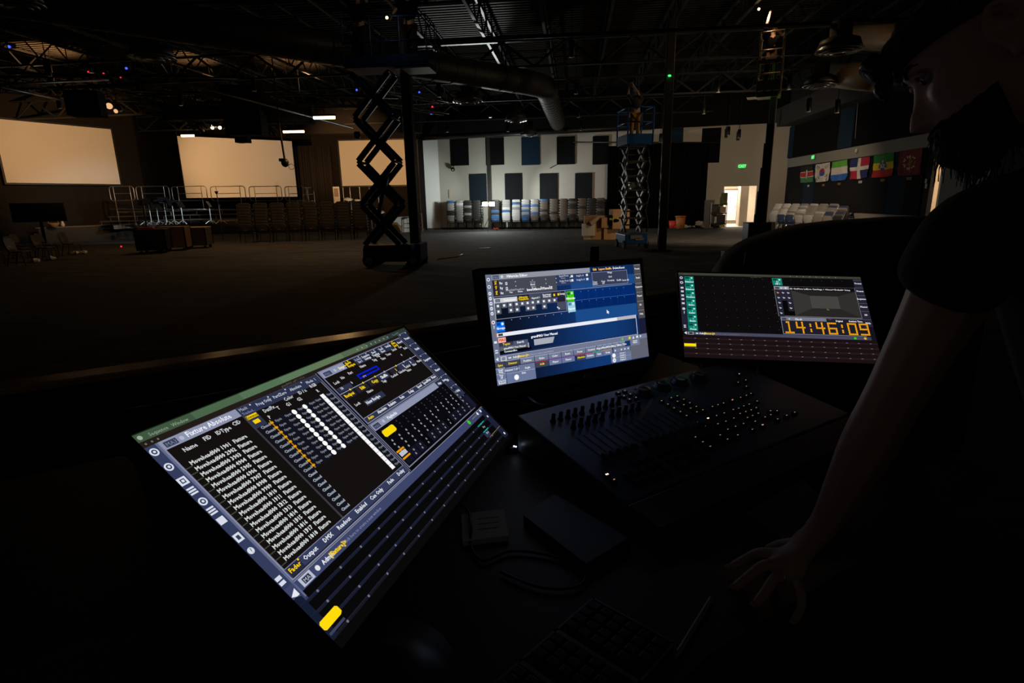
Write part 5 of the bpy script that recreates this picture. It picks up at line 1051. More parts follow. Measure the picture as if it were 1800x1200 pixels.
# command line
L.r(0, .724, 1.0, .770, (60, 68, 104), 3).r(.028, .7245, 1.0, .727, (150, 154, 175), 4)
L.r(.036, .730, .068, .766, (185, 188, 208), 5).r(.042, .737, .062, .760, (45, 50, 70), 6); L.t('MA3', .0435, .757, .016, (185, 188, 208), k=7); L.disc(.084, .748, .011, WT, 5); L.t('Admin', .098, .757, .018, WT, k=6, bold=.1); L.t('[Fixture]>', .122, .757, .018, YE, k=6, bold=.15); L.t('Click here to create a new window', .168, .755, .014, (140, 146, 175), k=6)
L.disc(.865, .745, .015, (60, 205, 20), 6); L.rp((830, 737), (839, 728), YE, 7); L.disc(.945, .742, .011, WT, 6); L.disc(.972, .742, .011, WT, 6)
for k, v in enumerate((.800, .850, .900, .950)):
    L.r(0.0, v, 1.0, v + .012, (24, 28, 46) if k < 3 else (22, 22, 28), 3); L.r(0.0, v, 1.0, v + .002, (34, 38, 60), 4)
    for i in range(13): L.disc(.05 + .072 * i, v + .006, .0055, (105, 112, 132), 5, 8)
L.r(0, .77, .02, .96, (20, 28, 48), 4)
L.poly([(.004, .892), (.008, .885), (.052, .885), (.056, .893), (.056, .915), (.050, .922), (.008, .922), (.004, .915)], (255, 218, 12), 8); L.r(0.006, .935, .05, .945, (60, 64, 90), 6)
L.rp((860, 769), (878, 749), (255, 218, 12), 8); L.r(.885, .80, .94, .806, (20, 170, 150), 7).r(.885, .85, .93, .856, (20, 170, 150), 7); L.t('Seq', .905, .835, .014, WT, k=7); L.t('Exec', .895, .876, .014, WT, k=7); L.r(.88, .862, .915, .895, (44, 48, 76), 6)
L.r(.965, .74, 1.0, .98, (28, 32, 54), 5); L.disc(.982, .80, .008, WT, 7); L.disc(.984, .955, .009, WT, 7)
monitor(L, 'large left touchscreen tilted towards the camera showing the white fixture sheet', (.006, .012, .006, .02), .018)
# ---------------- middle monitor: MAtricks editor
Dm = Display([(852, 483), (1124.5, 463.5), (1140.5, 627), (874, 678)], (-.061, 1.307, 1.584), (.351, 1.548, 1.574), (.375, 1.498, 1.325), 1.27)
MID = Dm; MID.r(0, 0, 1, 1, (13, 18, 34), 1); GY = (68, 72, 84); GL = (112, 120, 146); SL = (106, 118, 152)
cols = [(12, 17, 32), (12, 22, 44), (14, 30, 62), (15, 36, 76), (16, 44, 92), (18, 52, 106), (18, 56, 114), (18, 56, 112), (16, 52, 104), (14, 40, 84)]
for i in range(40):
    f_ = min(8.999, max(0, (i + .5) / 4 - .5)); j_ = int(f_); MID.r(i / 40, 0, (i + 1) / 40, 1, tuple(int(cols[j_][c_] + (cols[j_ + 1][c_] - cols[j_][c_]) * (f_ - j_)) for c_ in range(3)), 2)
MID.r(.5, .1, .95, .20, (28, 72, 132), 3).r(.51, .22, .945, .31, (4, 42, 108), 3).r(.51, .315, .94, .405, (3, 36, 96), 3).r(.51, .41, .945, .54, (26, 74, 136), 3)
MID.r(0, 0, .034, .78, (104, 112, 136), 3)
for k, v in enumerate((.045, .11, .17, .215, .26, .305, .35)): MID.disc(.016, v, .016, (225, 228, 235), 5); (MID.disc(.016, v, .008, (60, 64, 80), 6) if k in (0, 1) else MID.r(.010, v - .003, .022, v + .003, (104, 112, 136), 6))
MID.disc(.017, .43, .017, (235, 225, 230), 5).disc(.017, .43, .008, (190, 40, 60), 6); MID.t('?', .017, .49, .03, (230, 232, 238), 'CENTER', 5, .1); MID.r(.009, .60, .025, .62, (225, 228, 235), 5).r(.009, .68, .025, .69, (225, 228, 235), 5).r(.009, .70, .025, .71, (225, 228, 235), 5); MID.poly([(.008, .765), (.022, .748), (.022, .782)], (235, 238, 242), 5)
MID.r(.034, .004, .635, .052, (142, 146, 158), 4).r(.040, .012, .075, .045, (62, 72, 98), 5); MID.t('MA3', .043, .040, .02, (140, 146, 165), k=6); MID.disc(.092, .028, .014, (200, 204, 214), 5); MID.t('MAtricks Editor', .118, .040, .024, (245, 246, 250), k=6, bold=.08)
MID.r(.034, .052, .41, .20, GY, 3).r(.036, .058, .070, .195, (40, 34, 46), 4)
for j, w_ in enumerate('XYZ'): MID.t(w_, .052, .095 + .045 * j, .022, YE, 'CENTER', 6, .15); MID.r(.048, .062 + .045 * j, .060, .067 + .045 * j, YE, 6); MID.t(['Rx', 'Ry', 'Rz'][j], .082, .095 + .045 * j, .02, WT, 'CENTER', 6, .12)
for v in (.080, .125): MID.r(.107, v, .118, v + .025, WT, 6).r(.110, v + .006, .115, v + .018, GY, 7)
for w_, u, v, c in (('InvertStyle', .105, .162, (170, 174, 184)), ('Pan', .125, .182, WT), ('Transform', .158, .162, (170, 174, 184)), ('None', .172, .182, WT), ('Group', .248, .105, (150, 154, 164)), ('Block', .25, .128, WT), ('None', .252, .145, (150, 154, 164)), ('Speed From', .43, .072, (190, 194, 204)), ('None', .44, .092, (140, 144, 160)), ('Delay From X', .43, .120, (190, 194, 204)), ('None', .44, .138, (140, 144, 160)), ('FadeTo X', .54, .082, (190, 194, 204)), ('DelayTo X', .54, .122, (190, 194, 204))): MID.t(w_, u, v, .016, c, k=6, bold=.08)
for k in range(3): MID.t('Invert%s' % 'XYZ'[k], .225 + .052 * k, .178, .022, (240, 242, 246), k=6, bold=.15); MID.disc(.26 + .052 * k, .152, .006, (210, 214, 220), 6)
for u in (.165, .265, .345, .41, .5, .56): MID.disc(u, .082, .005, (190, 194, 204), 6).disc(u, .122, .005, (190, 194, 204), 6)
for u in (.505, .605): MID.r(u, .062, u + .014, .084, WT, 6).r(u, .103, u + .014, .125, WT, 6)
MID.r(.41, .052, .645, .155, (44, 58, 96), 3)
MID.r(.642, .004, .875, .050, (12, 28, 78), 4)
for w_, u, c in (('Edit', .668, (250, 190, 60)), ('Layers', .716, (250, 190, 60)), ('Shuffle', .764, (250, 190, 60)), ('Delete', .818, WT), ('Reset', .862, WT)): MID.t(w_, u, .036, .022, c, 'CENTER', 6, .12)
MID.r(.645, .056, .895, .188, (54, 60, 84), 4); MID.ring(.645, .052, .897, .192, (140, 146, 166), .004, 5)
for w_, u, v in (('Copy', .662, .158), ('Values', .662, .178), ('Copy', .718, .158), ('All', .718, .178), ('Shuffle', .832, .160), ('Reset All', .88, .166), ('Wings', .77, .075), ('Grid', .77, .118), ('Grouping', .772, .155)): MID.t(w_, u, v, .017, (205, 208, 218), 'CENTER', 6, .1)
MID.r(.03, .203, .925, .207, (150, 158, 190), 5)
# selection window
MID.r(.034, .218, .165, .262, (205, 207, 214), 4).r(.040, .226, .068, .255, (62, 72, 98), 5); MID.t('MA3', .042, .251, .018, (170, 176, 190), k=6); MID.t('Selection', .088, .254, .024, (245, 246, 250), k=6, bold=.08); MID.r(.165, .218, .235, .262, (40, 38, 40), 4)
MID.t('MAtricks', .20, .240, .018, YE, 'CENTER', 6, .12); MID.t('Transform', .20, .258, .018, YE, 'CENTER', 6, .12); MID.r(.235, .212, .308, .262, GY, 4).r(.310, .212, .372, .262, GY, 4).r(.374, .212, .455, .262, (44, 40, 50), 4)
MID.t('Append 1', .272, .256, .017, WT, 'CENTER', 6, .1); MID.t('Rearrange', .341, .236, .016, WT, 'CENTER', 6, .1); MID.t('Distances', .341, .254, .016, WT, 'CENTER', 6, .1); MID.r(.382, .228, .393, .250, YE, 6).r(.408, .226, .419, .248, YE, 6); MID.t('Setup', .438, .244, .019, WT, 'CENTER', 6, .1)
tiles = [(.037, .265), (.072, .265), (.107, .265), (.143, .265), (.176, .265), (.207, .265), (.238, .265), (.270, .265), (.305, .265), (.338, .265), (.371, .265), (.037, .315), (.107, .315), (.143, .315), (.207, .315), (.238, .315), (.305, .315)]
for u, v in tiles: MID.r(u, v, u + .031, v + .047, (84, 88, 104), 4).r(u + .009, v + .013, u + .021, v + .033, (235, 238, 242), 5)
MID.r(.40, .29, .452, .39, (72, 74, 96), 4).r(.404, .265, .452, .31, (36, 32, 52), 5).disc(.402, .272, .008, (90, 80, 230), 6).disc(.401, .36, .008, WT, 6).disc(.409, .372, .008, WT, 6)
MID.r(.03, .405, .46, .409, (160, 164, 184), 5).r(.032, .21, .035, .409, (200, 203, 210), 5).r(.456, .21, .459, .40, (160, 164, 184), 5)
MID.r(.465, .218, .512, .318, (66, 196, 14), 5).r(.470, .226, .488, .252, (30, 90, 60), 6).disc(.5, .238, .012, (200, 240, 190), 6); MID.t('MAtricks', .4885, .298, .02, (245, 250, 240), 'CENTER', 6, .15)
MID.r(.465, .322, .514, .422, (156, 208, 226), 5).r(.470, .330, .490, .356, (70, 130, 160), 6).disc(.502, .342, .012, (220, 240, 246), 6); MID.t('Appear', .4895, .398, .02, (245, 250, 252), 'CENTER', 6, .15)
for u in (.56, .61, .66, .71, .76, .81, .86): MID.r(u, .22, u + .001, .40, (18, 64, 130), 4).disc(u, .232, .004, (110, 140, 200), 5, 8).disc(u, .33, .004, (110, 140, 200), 5, 8)
MID.r(.512, .312, .94, .316, (60, 100, 170), 4)
for u in (.12, .17, .22, .27, .32, .37, .42, .47): MID.disc(u, .425, .005, (140, 150, 180), 5, 8)
MID.r(.03, .432, .077, .522, (10, 112, 228), 5).r(.036, .440, .054, .464, (8, 60, 150), 6).disc(.066, .452, .013, (220, 236, 250), 6); MID.t('Groups', .0535, .50, .02, (240, 245, 252), 'CENTER', 6, .15)
MID.poly([(.030, .532), (.932, .532), (.932, .566), (.030, .566)], (232, 234, 244), 5); MID.r(.79, .533, .93, .566, (180, 180, 190), 6).r(.036, .538, .062, .56, (60, 64, 70), 6).r(.025, .532, .029, .566, (235, 110, 60), 6)
MID.r(.033, .575, .075, .62, (245, 190, 176), 5); MID.t('MA3', .0535, .61, .024, (220, 60, 40), 'CENTER', 6, .12)
MID.t('grandMA3 User Manual', .22, .618, .022, (240, 242, 250), k=6, bold=.12); MID.poly([(.235, .634), (.362, .634), (.348, .690), (.235, .690)], (168, 170, 182), 5)
MID.r(.034, .622, .20, .70, (78, 84, 112), 4).r(.034, .622, .115, .655, (52, 56, 72), 5).r(.04, .668, .195, .690, (92, 100, 94), 5).r(.036, .695, .215, .722, (6, 6, 8), 5); MID.t('Topics', .075, .648, .02, YE, 'CENTER', 6, .1); MID.t('Search', .155, .648, .02, WT, 'CENTER', 6, .1); MID.t('grandMA3 User Manual', .058, .686, .017, WT, k=6, bold=.1); MID.t('Commandline', .058, .715, .017, WT, k=6, bold=.1); MID.r(.197, .655, .204, .70, (150, 156, 180), 6)
MID.r(.03, .738, .93, .742, (205, 208, 226), 6).r(.928, .56, .932, .742, (205, 208, 226), 6).r(.034, .725, .93, .738, (30, 48, 92), 4)
MID.r(.0, .744, 1.0, .790, GL, 4).r(.035, .748, .068, .788, (200, 203, 214), 5).r(.041, .755, .062, .78, (62, 72, 98), 6); MID.t('MA3', .043, .777, .018, (200, 203, 214), k=7); MID.r(.078, .762, .094, .774, WT, 6); MID.t('Admin', .103, .778, .02, WT, k=6, bold=.1); MID.t('[Fixture]>', .130, .778, .02, YE, k=6, bold=.15); MID.t('Click here to create a new window', .18, .776, .015, (185, 190, 210), k=6)
MID.disc(.815, .764, .014, (96, 196, 70), 6).disc(.868, .764, .015, (226, 206, 30), 6).poly([(.888, .778), (.896, .750), (.904, .778)], (225, 228, 235), 6).r(.918, .752, .932, .776, (225, 228, 235), 6).poly([(.946, .750), (.958, .763), (.946, .778)], (225, 228, 235), 6)
MID.r(0, .790, .055, 1.0, SL, 4).r(0, .790, .055, .845, (62, 66, 82), 5); MID.t('Sync', .028, .832, .020, YE, 'CENTER', 6, .1)
for v, a_, b_ in ((.85, 'Single', 'Step'), (.90, 'Part', 'all'), (.95, 'Selected', 'Reload')): MID.r(0, v, .053, v + .003, (190, 196, 220), 5); MID.t(a_, .028, v + .022, .016, WT, 'CENTER', 6, .1); MID.t(b_, .028, v + .042, .018, WT, 'CENTER', 6, .12)
xs = [(.057, .14, 'Dimmer', YE), (.143, .225, 'Position', WT), (.228, .31, 'Gobo', WT), (.313, .39, 'Color', WT), (.393, .47, 'Beam', WT), (.473, .55, 'Focus', WT), (.553, .625, 'Control', WT), (.63, .665, 'Shapers', WT), (.668, .70, 'Phaser', WT), (.703, .738, 'MAtricks', WT), (.742, .785, 'Prog Time', WT), (.788, .83, 'Exec Time', WT)]
for a_, b_, w_, c in xs: MID.r(a_, .792, b_, .842, (62, 66, 82) if c == YE else GL, 5).r(a_, .790, b_, .793, (190, 196, 220), 6); MID.t(w_, (a_ + b_) / 2, .828, .019, c, 'CENTER', 6, .1)
for a_, b_, c in ((.228, .31, (200, 40, 40)), (.313, .47, (140, 80, 180)), (.475, .60, (200, 60, 60)), (.60, .66, (60, 190, 80)), (.66, .73, (230, 150, 60))): MID.r(a_, .846, b_, .852, c, 6)
for a_, b_, w_, c in ((.228, .31, 'RGB', YE), (.313, .39, 'Phaser', WT), (.393, .475, 'Phaser', WT), (.49, .545, 'Absolute', YE), (.548, .61, 'Relative', WT), (.615, .665, 'Fade', WT), (.668, .735, 'Delay', WT)): MID.r(a_, .853, b_, .902, (62, 66, 82) if c == YE else SL, 5); MID.t(w_, (a_ + b_) / 2, .884, .018, c, 'CENTER', 6, .1)
MID.r(.057, .850, .125, .902, SL, 5).r(.128, .848, .225, .905, SL, 5); MID.t('Dimmer 1 of 1', .09, .886, .018, WT, 'CENTER', 6, .1); MID.t('Single', .18, .893, .018, WT, 'CENTER', 6, .1)
MID.r(.057, .908, .225, 1.0, SL, 5).r(.057, .906, .225, .909, (190, 196, 220), 6).r(.09, .908, .0912, 1.0, (80, 92, 130), 6); MID.disc(.112, .955, .025, (250, 250, 252), 6).t('Dim', .155, .935, .018, WT, 'CENTER', 6, .1)
MID.r(.742, .846, .865, .892, GL, 5).r(.72, .895, .868, .992, SL, 5).r(.72, .940, .868, .943, (150, 158, 190), 6); MID.disc(.742, .918, .022, (245, 246, 250), 6).disc(.742, .968, .022, (245, 246, 250), 6).disc(.742, .968, .012, (190, 194, 206), 7)
for k, w_ in enumerate(('Screen 1', 'Display 1', 'Screen 2', 'Display 2')): MID.t(w_, .805, .913 + .023 * k, .015, WT, 'CENTER', 6, .1)
for u in (.755, .80, .825, .85): MID.disc(u, .87, .009, WT, 6)
MID.r(.868, .790, 1.0, .992, (96, 98, 112), 4); MID.r(.872, .792, .94, .85, GL, 5); MID.t('Grand', .905, .81, .016, WT, 'CENTER', 6, .1); MID.t('Master', .905, .828, .016, WT, 'CENTER', 6, .1)
for k in range(6):
    v = .003 + .096 * k; MID.r(.950, v, 1.0, v + .092, (76, 74, 76), 4).r(.952, v + .004, .998, v + .008, (150, 150, 150), 5); MID.t(['Preset', 'Patch', 'Sequence', 'Phaser', '3D', 'Help'][k], .974, v + .055, .018, WT, 'CENTER', 6, .1)
MID.r(.95, .58, 1.0, .74, (28, 26, 52), 4)
u, v = MID.uv(1066, 544); MID.poly([(u, v), (u, v + .042), (u + .006, v + .034), (u + .011, v + .046), (u + .015, v + .042), (u + .010, v + .031), (u + .018, v + .030)], (240, 240, 240), 7)
monitor(MID, 'black framed monitor in the middle showing a blue editor screen', (.038, .06, .02, .125), .035, ('AOC', .545, 1.09, .0135))
# ---------------- right display: clock
Rr = Display([(1192, 479), (1512, 487), (1552, 640), (1203, 628)], (.511, 1.735, 1.522), (1.038, 1.681, 1.506), (1.012, 1.488, 1.293), 1.28)
Rr.r(0, 0, 1, 1, (12, 10, 11), 1).r(0, 0, 1, .028, (60, 62, 52), 3).r(0, .026, 1, .034, (28, 24, 22), 3)
for i in range(8): Rr.disc(.62 + .035 * i, .014, .005, (130, 132, 120), 4, 8)
Rr.t('Sequence', .03, .022, .012, (110, 112, 100), k=4); Rr.t('grandMA3 onPC', .40, .042, .012, (80, 78, 74), k=4)
Rr.r(0, .036, .031, .708, (34, 34, 50), 3)
for k, v in enumerate((.065, .125, .19, .235, .285, .33, .38)): (Rr.disc(.015, v, .016, (200, 200, 208), 4).disc(.015, v, .008, (34, 34, 50), 5)) if k < 2 else Rr.r(.008, v - .011, .023, v + .011, (200, 200, 208), 4)
Rr.disc(.016, .445, .015, (200, 200, 208), 4); Rr.t('?', .016, .505, .03, (200, 200, 208), 'CENTER', 4, .1); Rr.r(.009, .635, .021, .645, WT, 4).r(.009, .655, .021, .665, WT, 4); Rr.poly([(.008, .725), (.022, .71), (.022, .742)], WT, 5)
for k, w_ in enumerate(('Dimmer', 'Dimmer', 'Position', 'Gobo', 'Color', 'Beam', 'Focus')):
    v = .045 + .0945 * k; Rr.r(.033, v, .083, v + .088, (12, 130, 112), 4).r(.037, v + .008, .058, v + .030, (6, 62, 56), 5).disc(.072, v + .02, .010, (190, 230, 224), 5); Rr.t(w_, .058, v + .078, .018, (215, 240, 236), 'CENTER', 6, .15); Rr.t(str(k), .062, v + .052, .014, (170, 220, 214), 'CENTER', 6, .1)
Rr.r(.516, .040, .569, .128, (12, 130, 112), 4).r(.521, .048, .542, .070, (6, 62, 56), 5).disc(.556, .06, .010, (190, 230, 224), 5); Rr.t('21', .542, .095, .018, WT, 'CENTER', 6, .1); Rr.t('All 1', .542, .12, .018, WT, 'CENTER', 6, .12)
for j in range(7):
    for i in range(8): Rr.disc(.135 + .055 * i, .060 + .0945 * j, .0035, (70, 68, 70), 3, 8)
    Rr.r(.088, .134 + .0945 * j, .515, .1355 + .0945 * j, (20, 18, 20), 3); Rr.poly([(.505, .155 + .0945 * j - .06), (.512, .145 + .0945 * j - .06), (.512, .155 + .0945 * j - .06)], (60, 60, 62), 3)
for i in range(6): Rr.disc(.62 + .055 * i, .06, .0035, (70, 68, 70), 3, 8)
# 3D view window
Rr.r(.518, .138, .955, .500, (112, 112, 118), 3).r(.521, .143, .952, .494, (8, 6, 7), 4).r(.521, .143, .60, .180, (150, 150, 160), 5).r(.525, .150, .548, .174, (60, 62, 72), 6).disc(.558, .162, .009, (200, 200, 208), 6).disc(.582, .162, .010, (220, 220, 225), 6).r(.60, .14, .952, .184, (14, 12, 16), 5)
for w_, u in (('3D Grid', .625), ('Move Left', .672), ('Move Cam', .720), ('Stage 1', .768), ('<None>', .815), ('<Default>', .865), ('Setup', .912)): Rr.t(w_, u, .176, .017, (205, 205, 210), 'CENTER', 6, .1)
for u, n_ in ((.524, 5), (.552, 2), (.580, 4)):
    Rr.r(u - .002, .186, u + .026, .190 + .062 * n_, (36, 36, 52), 5)
    for j in range(n_):
        c = (235, 160, 30) if (u < .53 and j == 0) else (205, 206, 214); v = .218 + .061 * j; Rr.poly([(u + .004, v - .008), (u + .020, v + .002), (u + .010, v + .012)], c, 6)
Rr.r(.608, .186, .950, .490, (62, 60, 58), 5); fl = [(.608, .490), (.950, .490), (.855, .400), (.700, .400)]
Rr.poly([(.608, .186), (.608, .490), (.700, .400), (.700, .245)], (54, 52, 50), 6); Rr.poly([(.95, .186), (.855, .245), (.855, .400), (.950, .490)], (48, 46, 45), 6); Rr.poly(fl, (40, 36, 35), 6); Rr.poly([(.608, .186), (.700, .245), (.855, .245), (.95, .186)], (34, 32, 31), 6); Rr.r(.700, .245, .855, .400, (68, 66, 64), 7); Rr.ring(.700, .245, .855, .400, (30, 28, 28), .003, 8)
Rr.r(.782, .398, .784, .412, (170, 180, 40), 8).r(.782, .410, .792, .413, (170, 180, 40), 8)
# clock window
Rr.r(.527, .506, .963, .704, (130, 130, 140), 3).r(.530, .511, .960, .698, (30, 28, 40), 4).r(.530, .511, .765, .548, (116, 118, 136), 5).r(.534, .518, .556, .542, (60, 62, 78), 6); Rr.disc(.572, .53, .008, (190, 190, 200), 6); Rr.t('Clock', .600, .542, .020, (235, 235, 240), k=6, bold=.1)
Rr.t('Digital', .83, .548, .018, WT, 'CENTER', 6, .1); Rr.t('Timezone', .905, .524, .012, (120, 110, 110), 'CENTER', 6); Rr.t('Session Time', .915, .546, .017, WT, 'CENTER', 6, .12); Rr.t('Type', .775, .524, .012, (110, 105, 110), k=6)
FNT = {'0': '11111 10001 10001 10001 10001 10001 11111', '1': '01100 00100 00100 00100 00100 00100 11111', '4': '10010 10010 10010 11111 00010 00010 00010', '6': '11111 10000 10000 11111 10001 10001 11111', '9': '11111 10001 10001 11111 00001 00001 11111', ':': '00000 00100 00100 00000 00100 00100 00000'}
u0 = .540; cw_ = .0096; ch_ = .0195
for chx in '14:46:09':
    wd = 3 if chx == ':' else 5; rows = FNT[chx].split()
    for j, rr in enumerate(rows):
        for i, b_ in enumerate(rr[1:4] if chx == ':' else rr):
            if b_ == '1': a_ = u0 + i * cw_; v = .558 + j * ch_; Rr.r(a_ + .0005, v + .001, a_ + cw_ - .0008, v + ch_ - .002, (250, 168, 10), 6)
    u0 += wd * cw_ + .0128
Rr.r(.016, .709, .975, .745, (70, 70, 92), 4).r(.029, .712, .058, .744, (150, 150, 160), 5).r(.034, .718, .053, .738, (30, 30, 38), 6); Rr.r(.070, .722, .082, .734, WT, 6); Rr.t('Admin', .088, .736, .018, WT, k=6, bold=.1); Rr.t('[Fixture]>', .112, .736, .018, YE, k=6, bold=.18); Rr.t('Click here to create a new window', .152, .734, .013, (120, 120, 145), k=6)
Rr.disc(.893, .728, .013, (50, 200, 20), 6).disc(.944, .727, .013, (225, 170, 30), 6)
Rr.r(0, .748, 1, 1, (26, 16, 17), 3)
for j, v in enumerate((.778, .832, .888, .945)):
    Rr.r(0, v, 1, v + .016, (36, 26, 30), 4)
    for i in range(16): Rr.r(.06 + .06 * i, v + .004, .069 + .06 * i, v + .009, (120, 112, 112), 5)
Rr.r(.004, .845, .066, .876, (250, 226, 10), 7).r(.004, .882, .066, .886, (90, 90, 100), 6)
for k in range(6):
    v = .036 + .094 * k; Rr.r(.955, v, 1.0, v + .090, (36, 36, 52), 4).r(.956, v + .003, .999, v + .006, (110, 110, 122), 5); Rr.t(['Preset', 'Preset', 'Sequence', 'Phaser', '3D', 'Help'][k], .978, v + .055, .018, WT, 'CENTER', 6, .1)
Rr.r(.955, .60, 1.0, .745, (20, 18, 28), 4)
monitor(Rr, 'right touchscreen with a big amber digital clock, partly behind the man', (.008, .014, .01, .03), .018)

# ---------------- booth structure: platform, desk, half wall
E1 = Vector((.844, .536, 0)).normalized(); E2 = Vector((-.536, .844, 0)).normalized(); YAW = math.atan2(E1.y, E1.x)
def dk(a, b, z=DESKZ): return E1 * a + E2 * b + Vector((0, 0, z))
CARB = pm('booth_carpet', (.02, .02, .02), .95); WDK = pm('black_desk_laminate', (.03, .03, .032), .5, 0, .2, 14)
P_ = [dk(-2.6, -1.8), dk(2.9, -1.8), dk(2.9, 2.83), dk(-2.6, 2.83)]
tag(MB().prism([(p.x, p.y) for p in P_], 0.0, .30, CARB).build('booth_platform'), 'low black carpeted platform under the control booth', 'platform')
# half wall with a wooden cap
h0_, h1_ = at_z(5, 676, 1.1), at_z(1190, 508, 1.1); hd_ = (h1_ - h0_).normalized(); h0_ = h0_ - hd_ * 2.0; h1_ = h1_ + hd_ * .15; hn = Vector((hd_.y, -hd_.x, 0))
t = thing('booth_wall', tuple((h0_ + h1_) / 2 - Vector((0, 0, 1.1))), 'black half wall of the booth topped by a thin wooden cap behind the monitors', 'partition')
m_ = (h0_ + h1_) / 2
MB().box((m_.x, m_.y, .535), ((h1_ - h0_).length, .09, 1.07), CLOTH, rotz(math.atan2(hd_.y, hd_.x))).build('panel', t)
MB().box((m_.x, m_.y, 1.085), ((h1_ - h0_).length, .13, .03), pm('varnished_wood_cap', (.50, .28, .14), .22, 0, .3, 14), rotz(math.atan2(hd_.y, hd_.x)), .006).build('cap', t)
# perforated mesh screen between the monitors and the half wall
def mesh_mat():
    m = bpy.data.materials.new('perforated_black_metal'); m.use_nodes = True; nt = m.node_tree; b = nt.nodes['Principled BSDF']; tc = nt.nodes.new('ShaderNodeTexCoord'); vo = nt.nodes.new('ShaderNodeTexVoronoi'); vo.inputs['Scale'].default_value = 90; vo.inputs['Randomness'].default_value = 0
    nt.links.new(tc.outputs['Object'], vo.inputs['Vector']); cr = nt.nodes.new('ShaderNodeValToRGB'); cr.color_ramp.elements[0].position = .25; cr.color_ramp.elements[0].color = (.05, .05, .05, 1); cr.color_ramp.elements[1].position = .4; cr.color_ramp.elements[1].color = (.006, .006, .006, 1)
    nt.links.new(vo.outputs['Distance'], cr.inputs[0]); nt.links.new(cr.outputs[0], b.inputs['Base Color']); b.inputs['Roughness'].default_value = .6; return m
a = dk(-.1, 1.72, 1.24); b = dk(1.9, 1.76, 1.24); d_ = (b - a)
tag(MB().box(((a.x + b.x) / 2, (a.y + b.y) / 2, 1.145), (math.hypot(d_.x, d_.y), .012, .19), mesh_mat(), rotz(math.atan2(d_.y, d_.x))).build('perforated_panel'), 'low perforated black panel standing behind the middle monitor', 'panel')
# desk
t = thing('desk', tuple(dk(.3, 1.2, .3)), 'wide black laminate desk carrying the monitors and console', 'desk', YAW)
pl = [dk(-1.25, .22), dk(.66, .47), dk(1.75, .45), dk(1.95, 1.9), dk(-1.25, 1.9)]
MB().prism([(p.x, p.y) for p in pl], DESKZ - .03, DESKZ, WDK).build('tabletop', t)
for a_, b_ in ((-1.15, .34), (-1.15, 1.82), (1.65, .55), (1.82, 1.82)): p = dk(a_, b_, 0); MB().box((p.x, p.y, .3 + (DESKZ - .33) / 2), (.06, .06, DESKZ - .33), BLKM, rotz(YAW)).build('leg', t)
# ---------------- lighting console
O = Vector((.010, 1.493, 1.165)); EX = E1.copy(); EYc = (-E2 * .416 + Vector((0, 0, -.065))).normalized(); EN = EX.cross(-EYc).normalized()
CW, CD = .93, .44
def cp(a, b, l=0.0): return O + EX * a + EYc * b + EN * l
RCON = Matrix((EX, -EYc, EN)).transposed().to_4x4()
def cxy(x, y, l=0.0):
    r = Vector(ray(x, y).tolist()); c = Vector((0, 0, CZ)); P = c + r * ((O + EN * l - c).dot(EN) / r.dot(EN)); q = P - O; return q.dot(EX), q.dot(EYc)
con = thing('lighting_console', tuple(cp(CW / 2, CD / 2) * 1.0 - Vector((0, 0, cp(CW / 2, CD / 2).z - DESKZ))), 'long black lighting console with faders and tiny backlit keys', 'lighting console', YAW)
CB = pm('console_body', (.11, .13, .18), .36, .1, .08, 30); KEY = pm('console_key', (.012, .012, .013), .4); WELL = pm('fader_well', (.008, .008, .009), .5)
mb = MB(); top = [cp(0, 0), cp(CW, 0), cp(CW, CD), cp(0, CD)]; bot = [Vector((p.x, p.y, DESKZ + .006)) for p in top]
mb.add([tuple(p) for p in top + bot], [(0, 3, 2, 1), (4, 5, 6, 7)] + [(i, (i + 1) % 4, 4 + (i + 1) % 4, 4 + i) for i in range(4)], CB); mb.build('body', con, .004)
fl_ = [cp(.0, CD + .004), cp(CW, CD + .004), cp(CW, CD + .004) - E2 * .10 - Vector((0, 0, .012)), cp(0, CD + .004) - E2 * .10 - Vector((0, 0, .012))]
mb = MB(); bt = [Vector((p.x, p.y, DESKZ + .004)) for p in fl_]; mb.add([tuple(p) for p in fl_ + bt], [(0, 3, 2, 1), (4, 5, 6, 7)] + [(i, (i + 1) % 4, 4 + (i + 1) % 4, 4 + i) for i in range(4)], pm('palm_rest', (.02, .022, .028), .5)); mb.build('palm_rest', con, .006)
lit = em('key_legend_glow', (1.0, .62, .40), .55); litb = em('key_legend_bright', (1.0, .62, .45), 3.2); litc = em('key_legend_cyan', (.3, .75, 1.0), 1.6)
def key(a, b, w=.0145, h=.0125, m=None, s=1.0):
    mb = MB(); c = cp(a, b, .003); mb.box(c, (w, h, .006), KEY, RCON, .0012)
    if m: mb.box(cp(a, b, .0062), (.0042 * s, .0016 * s, .0004), m, RCON)
    mb.build('key', con)
dots = [(1102, 688), (1113, 699 - 4), (1098.5, 686), (1087, 689), (1097, 695), (1108, 692), (1118, 698), (1107, 701)]
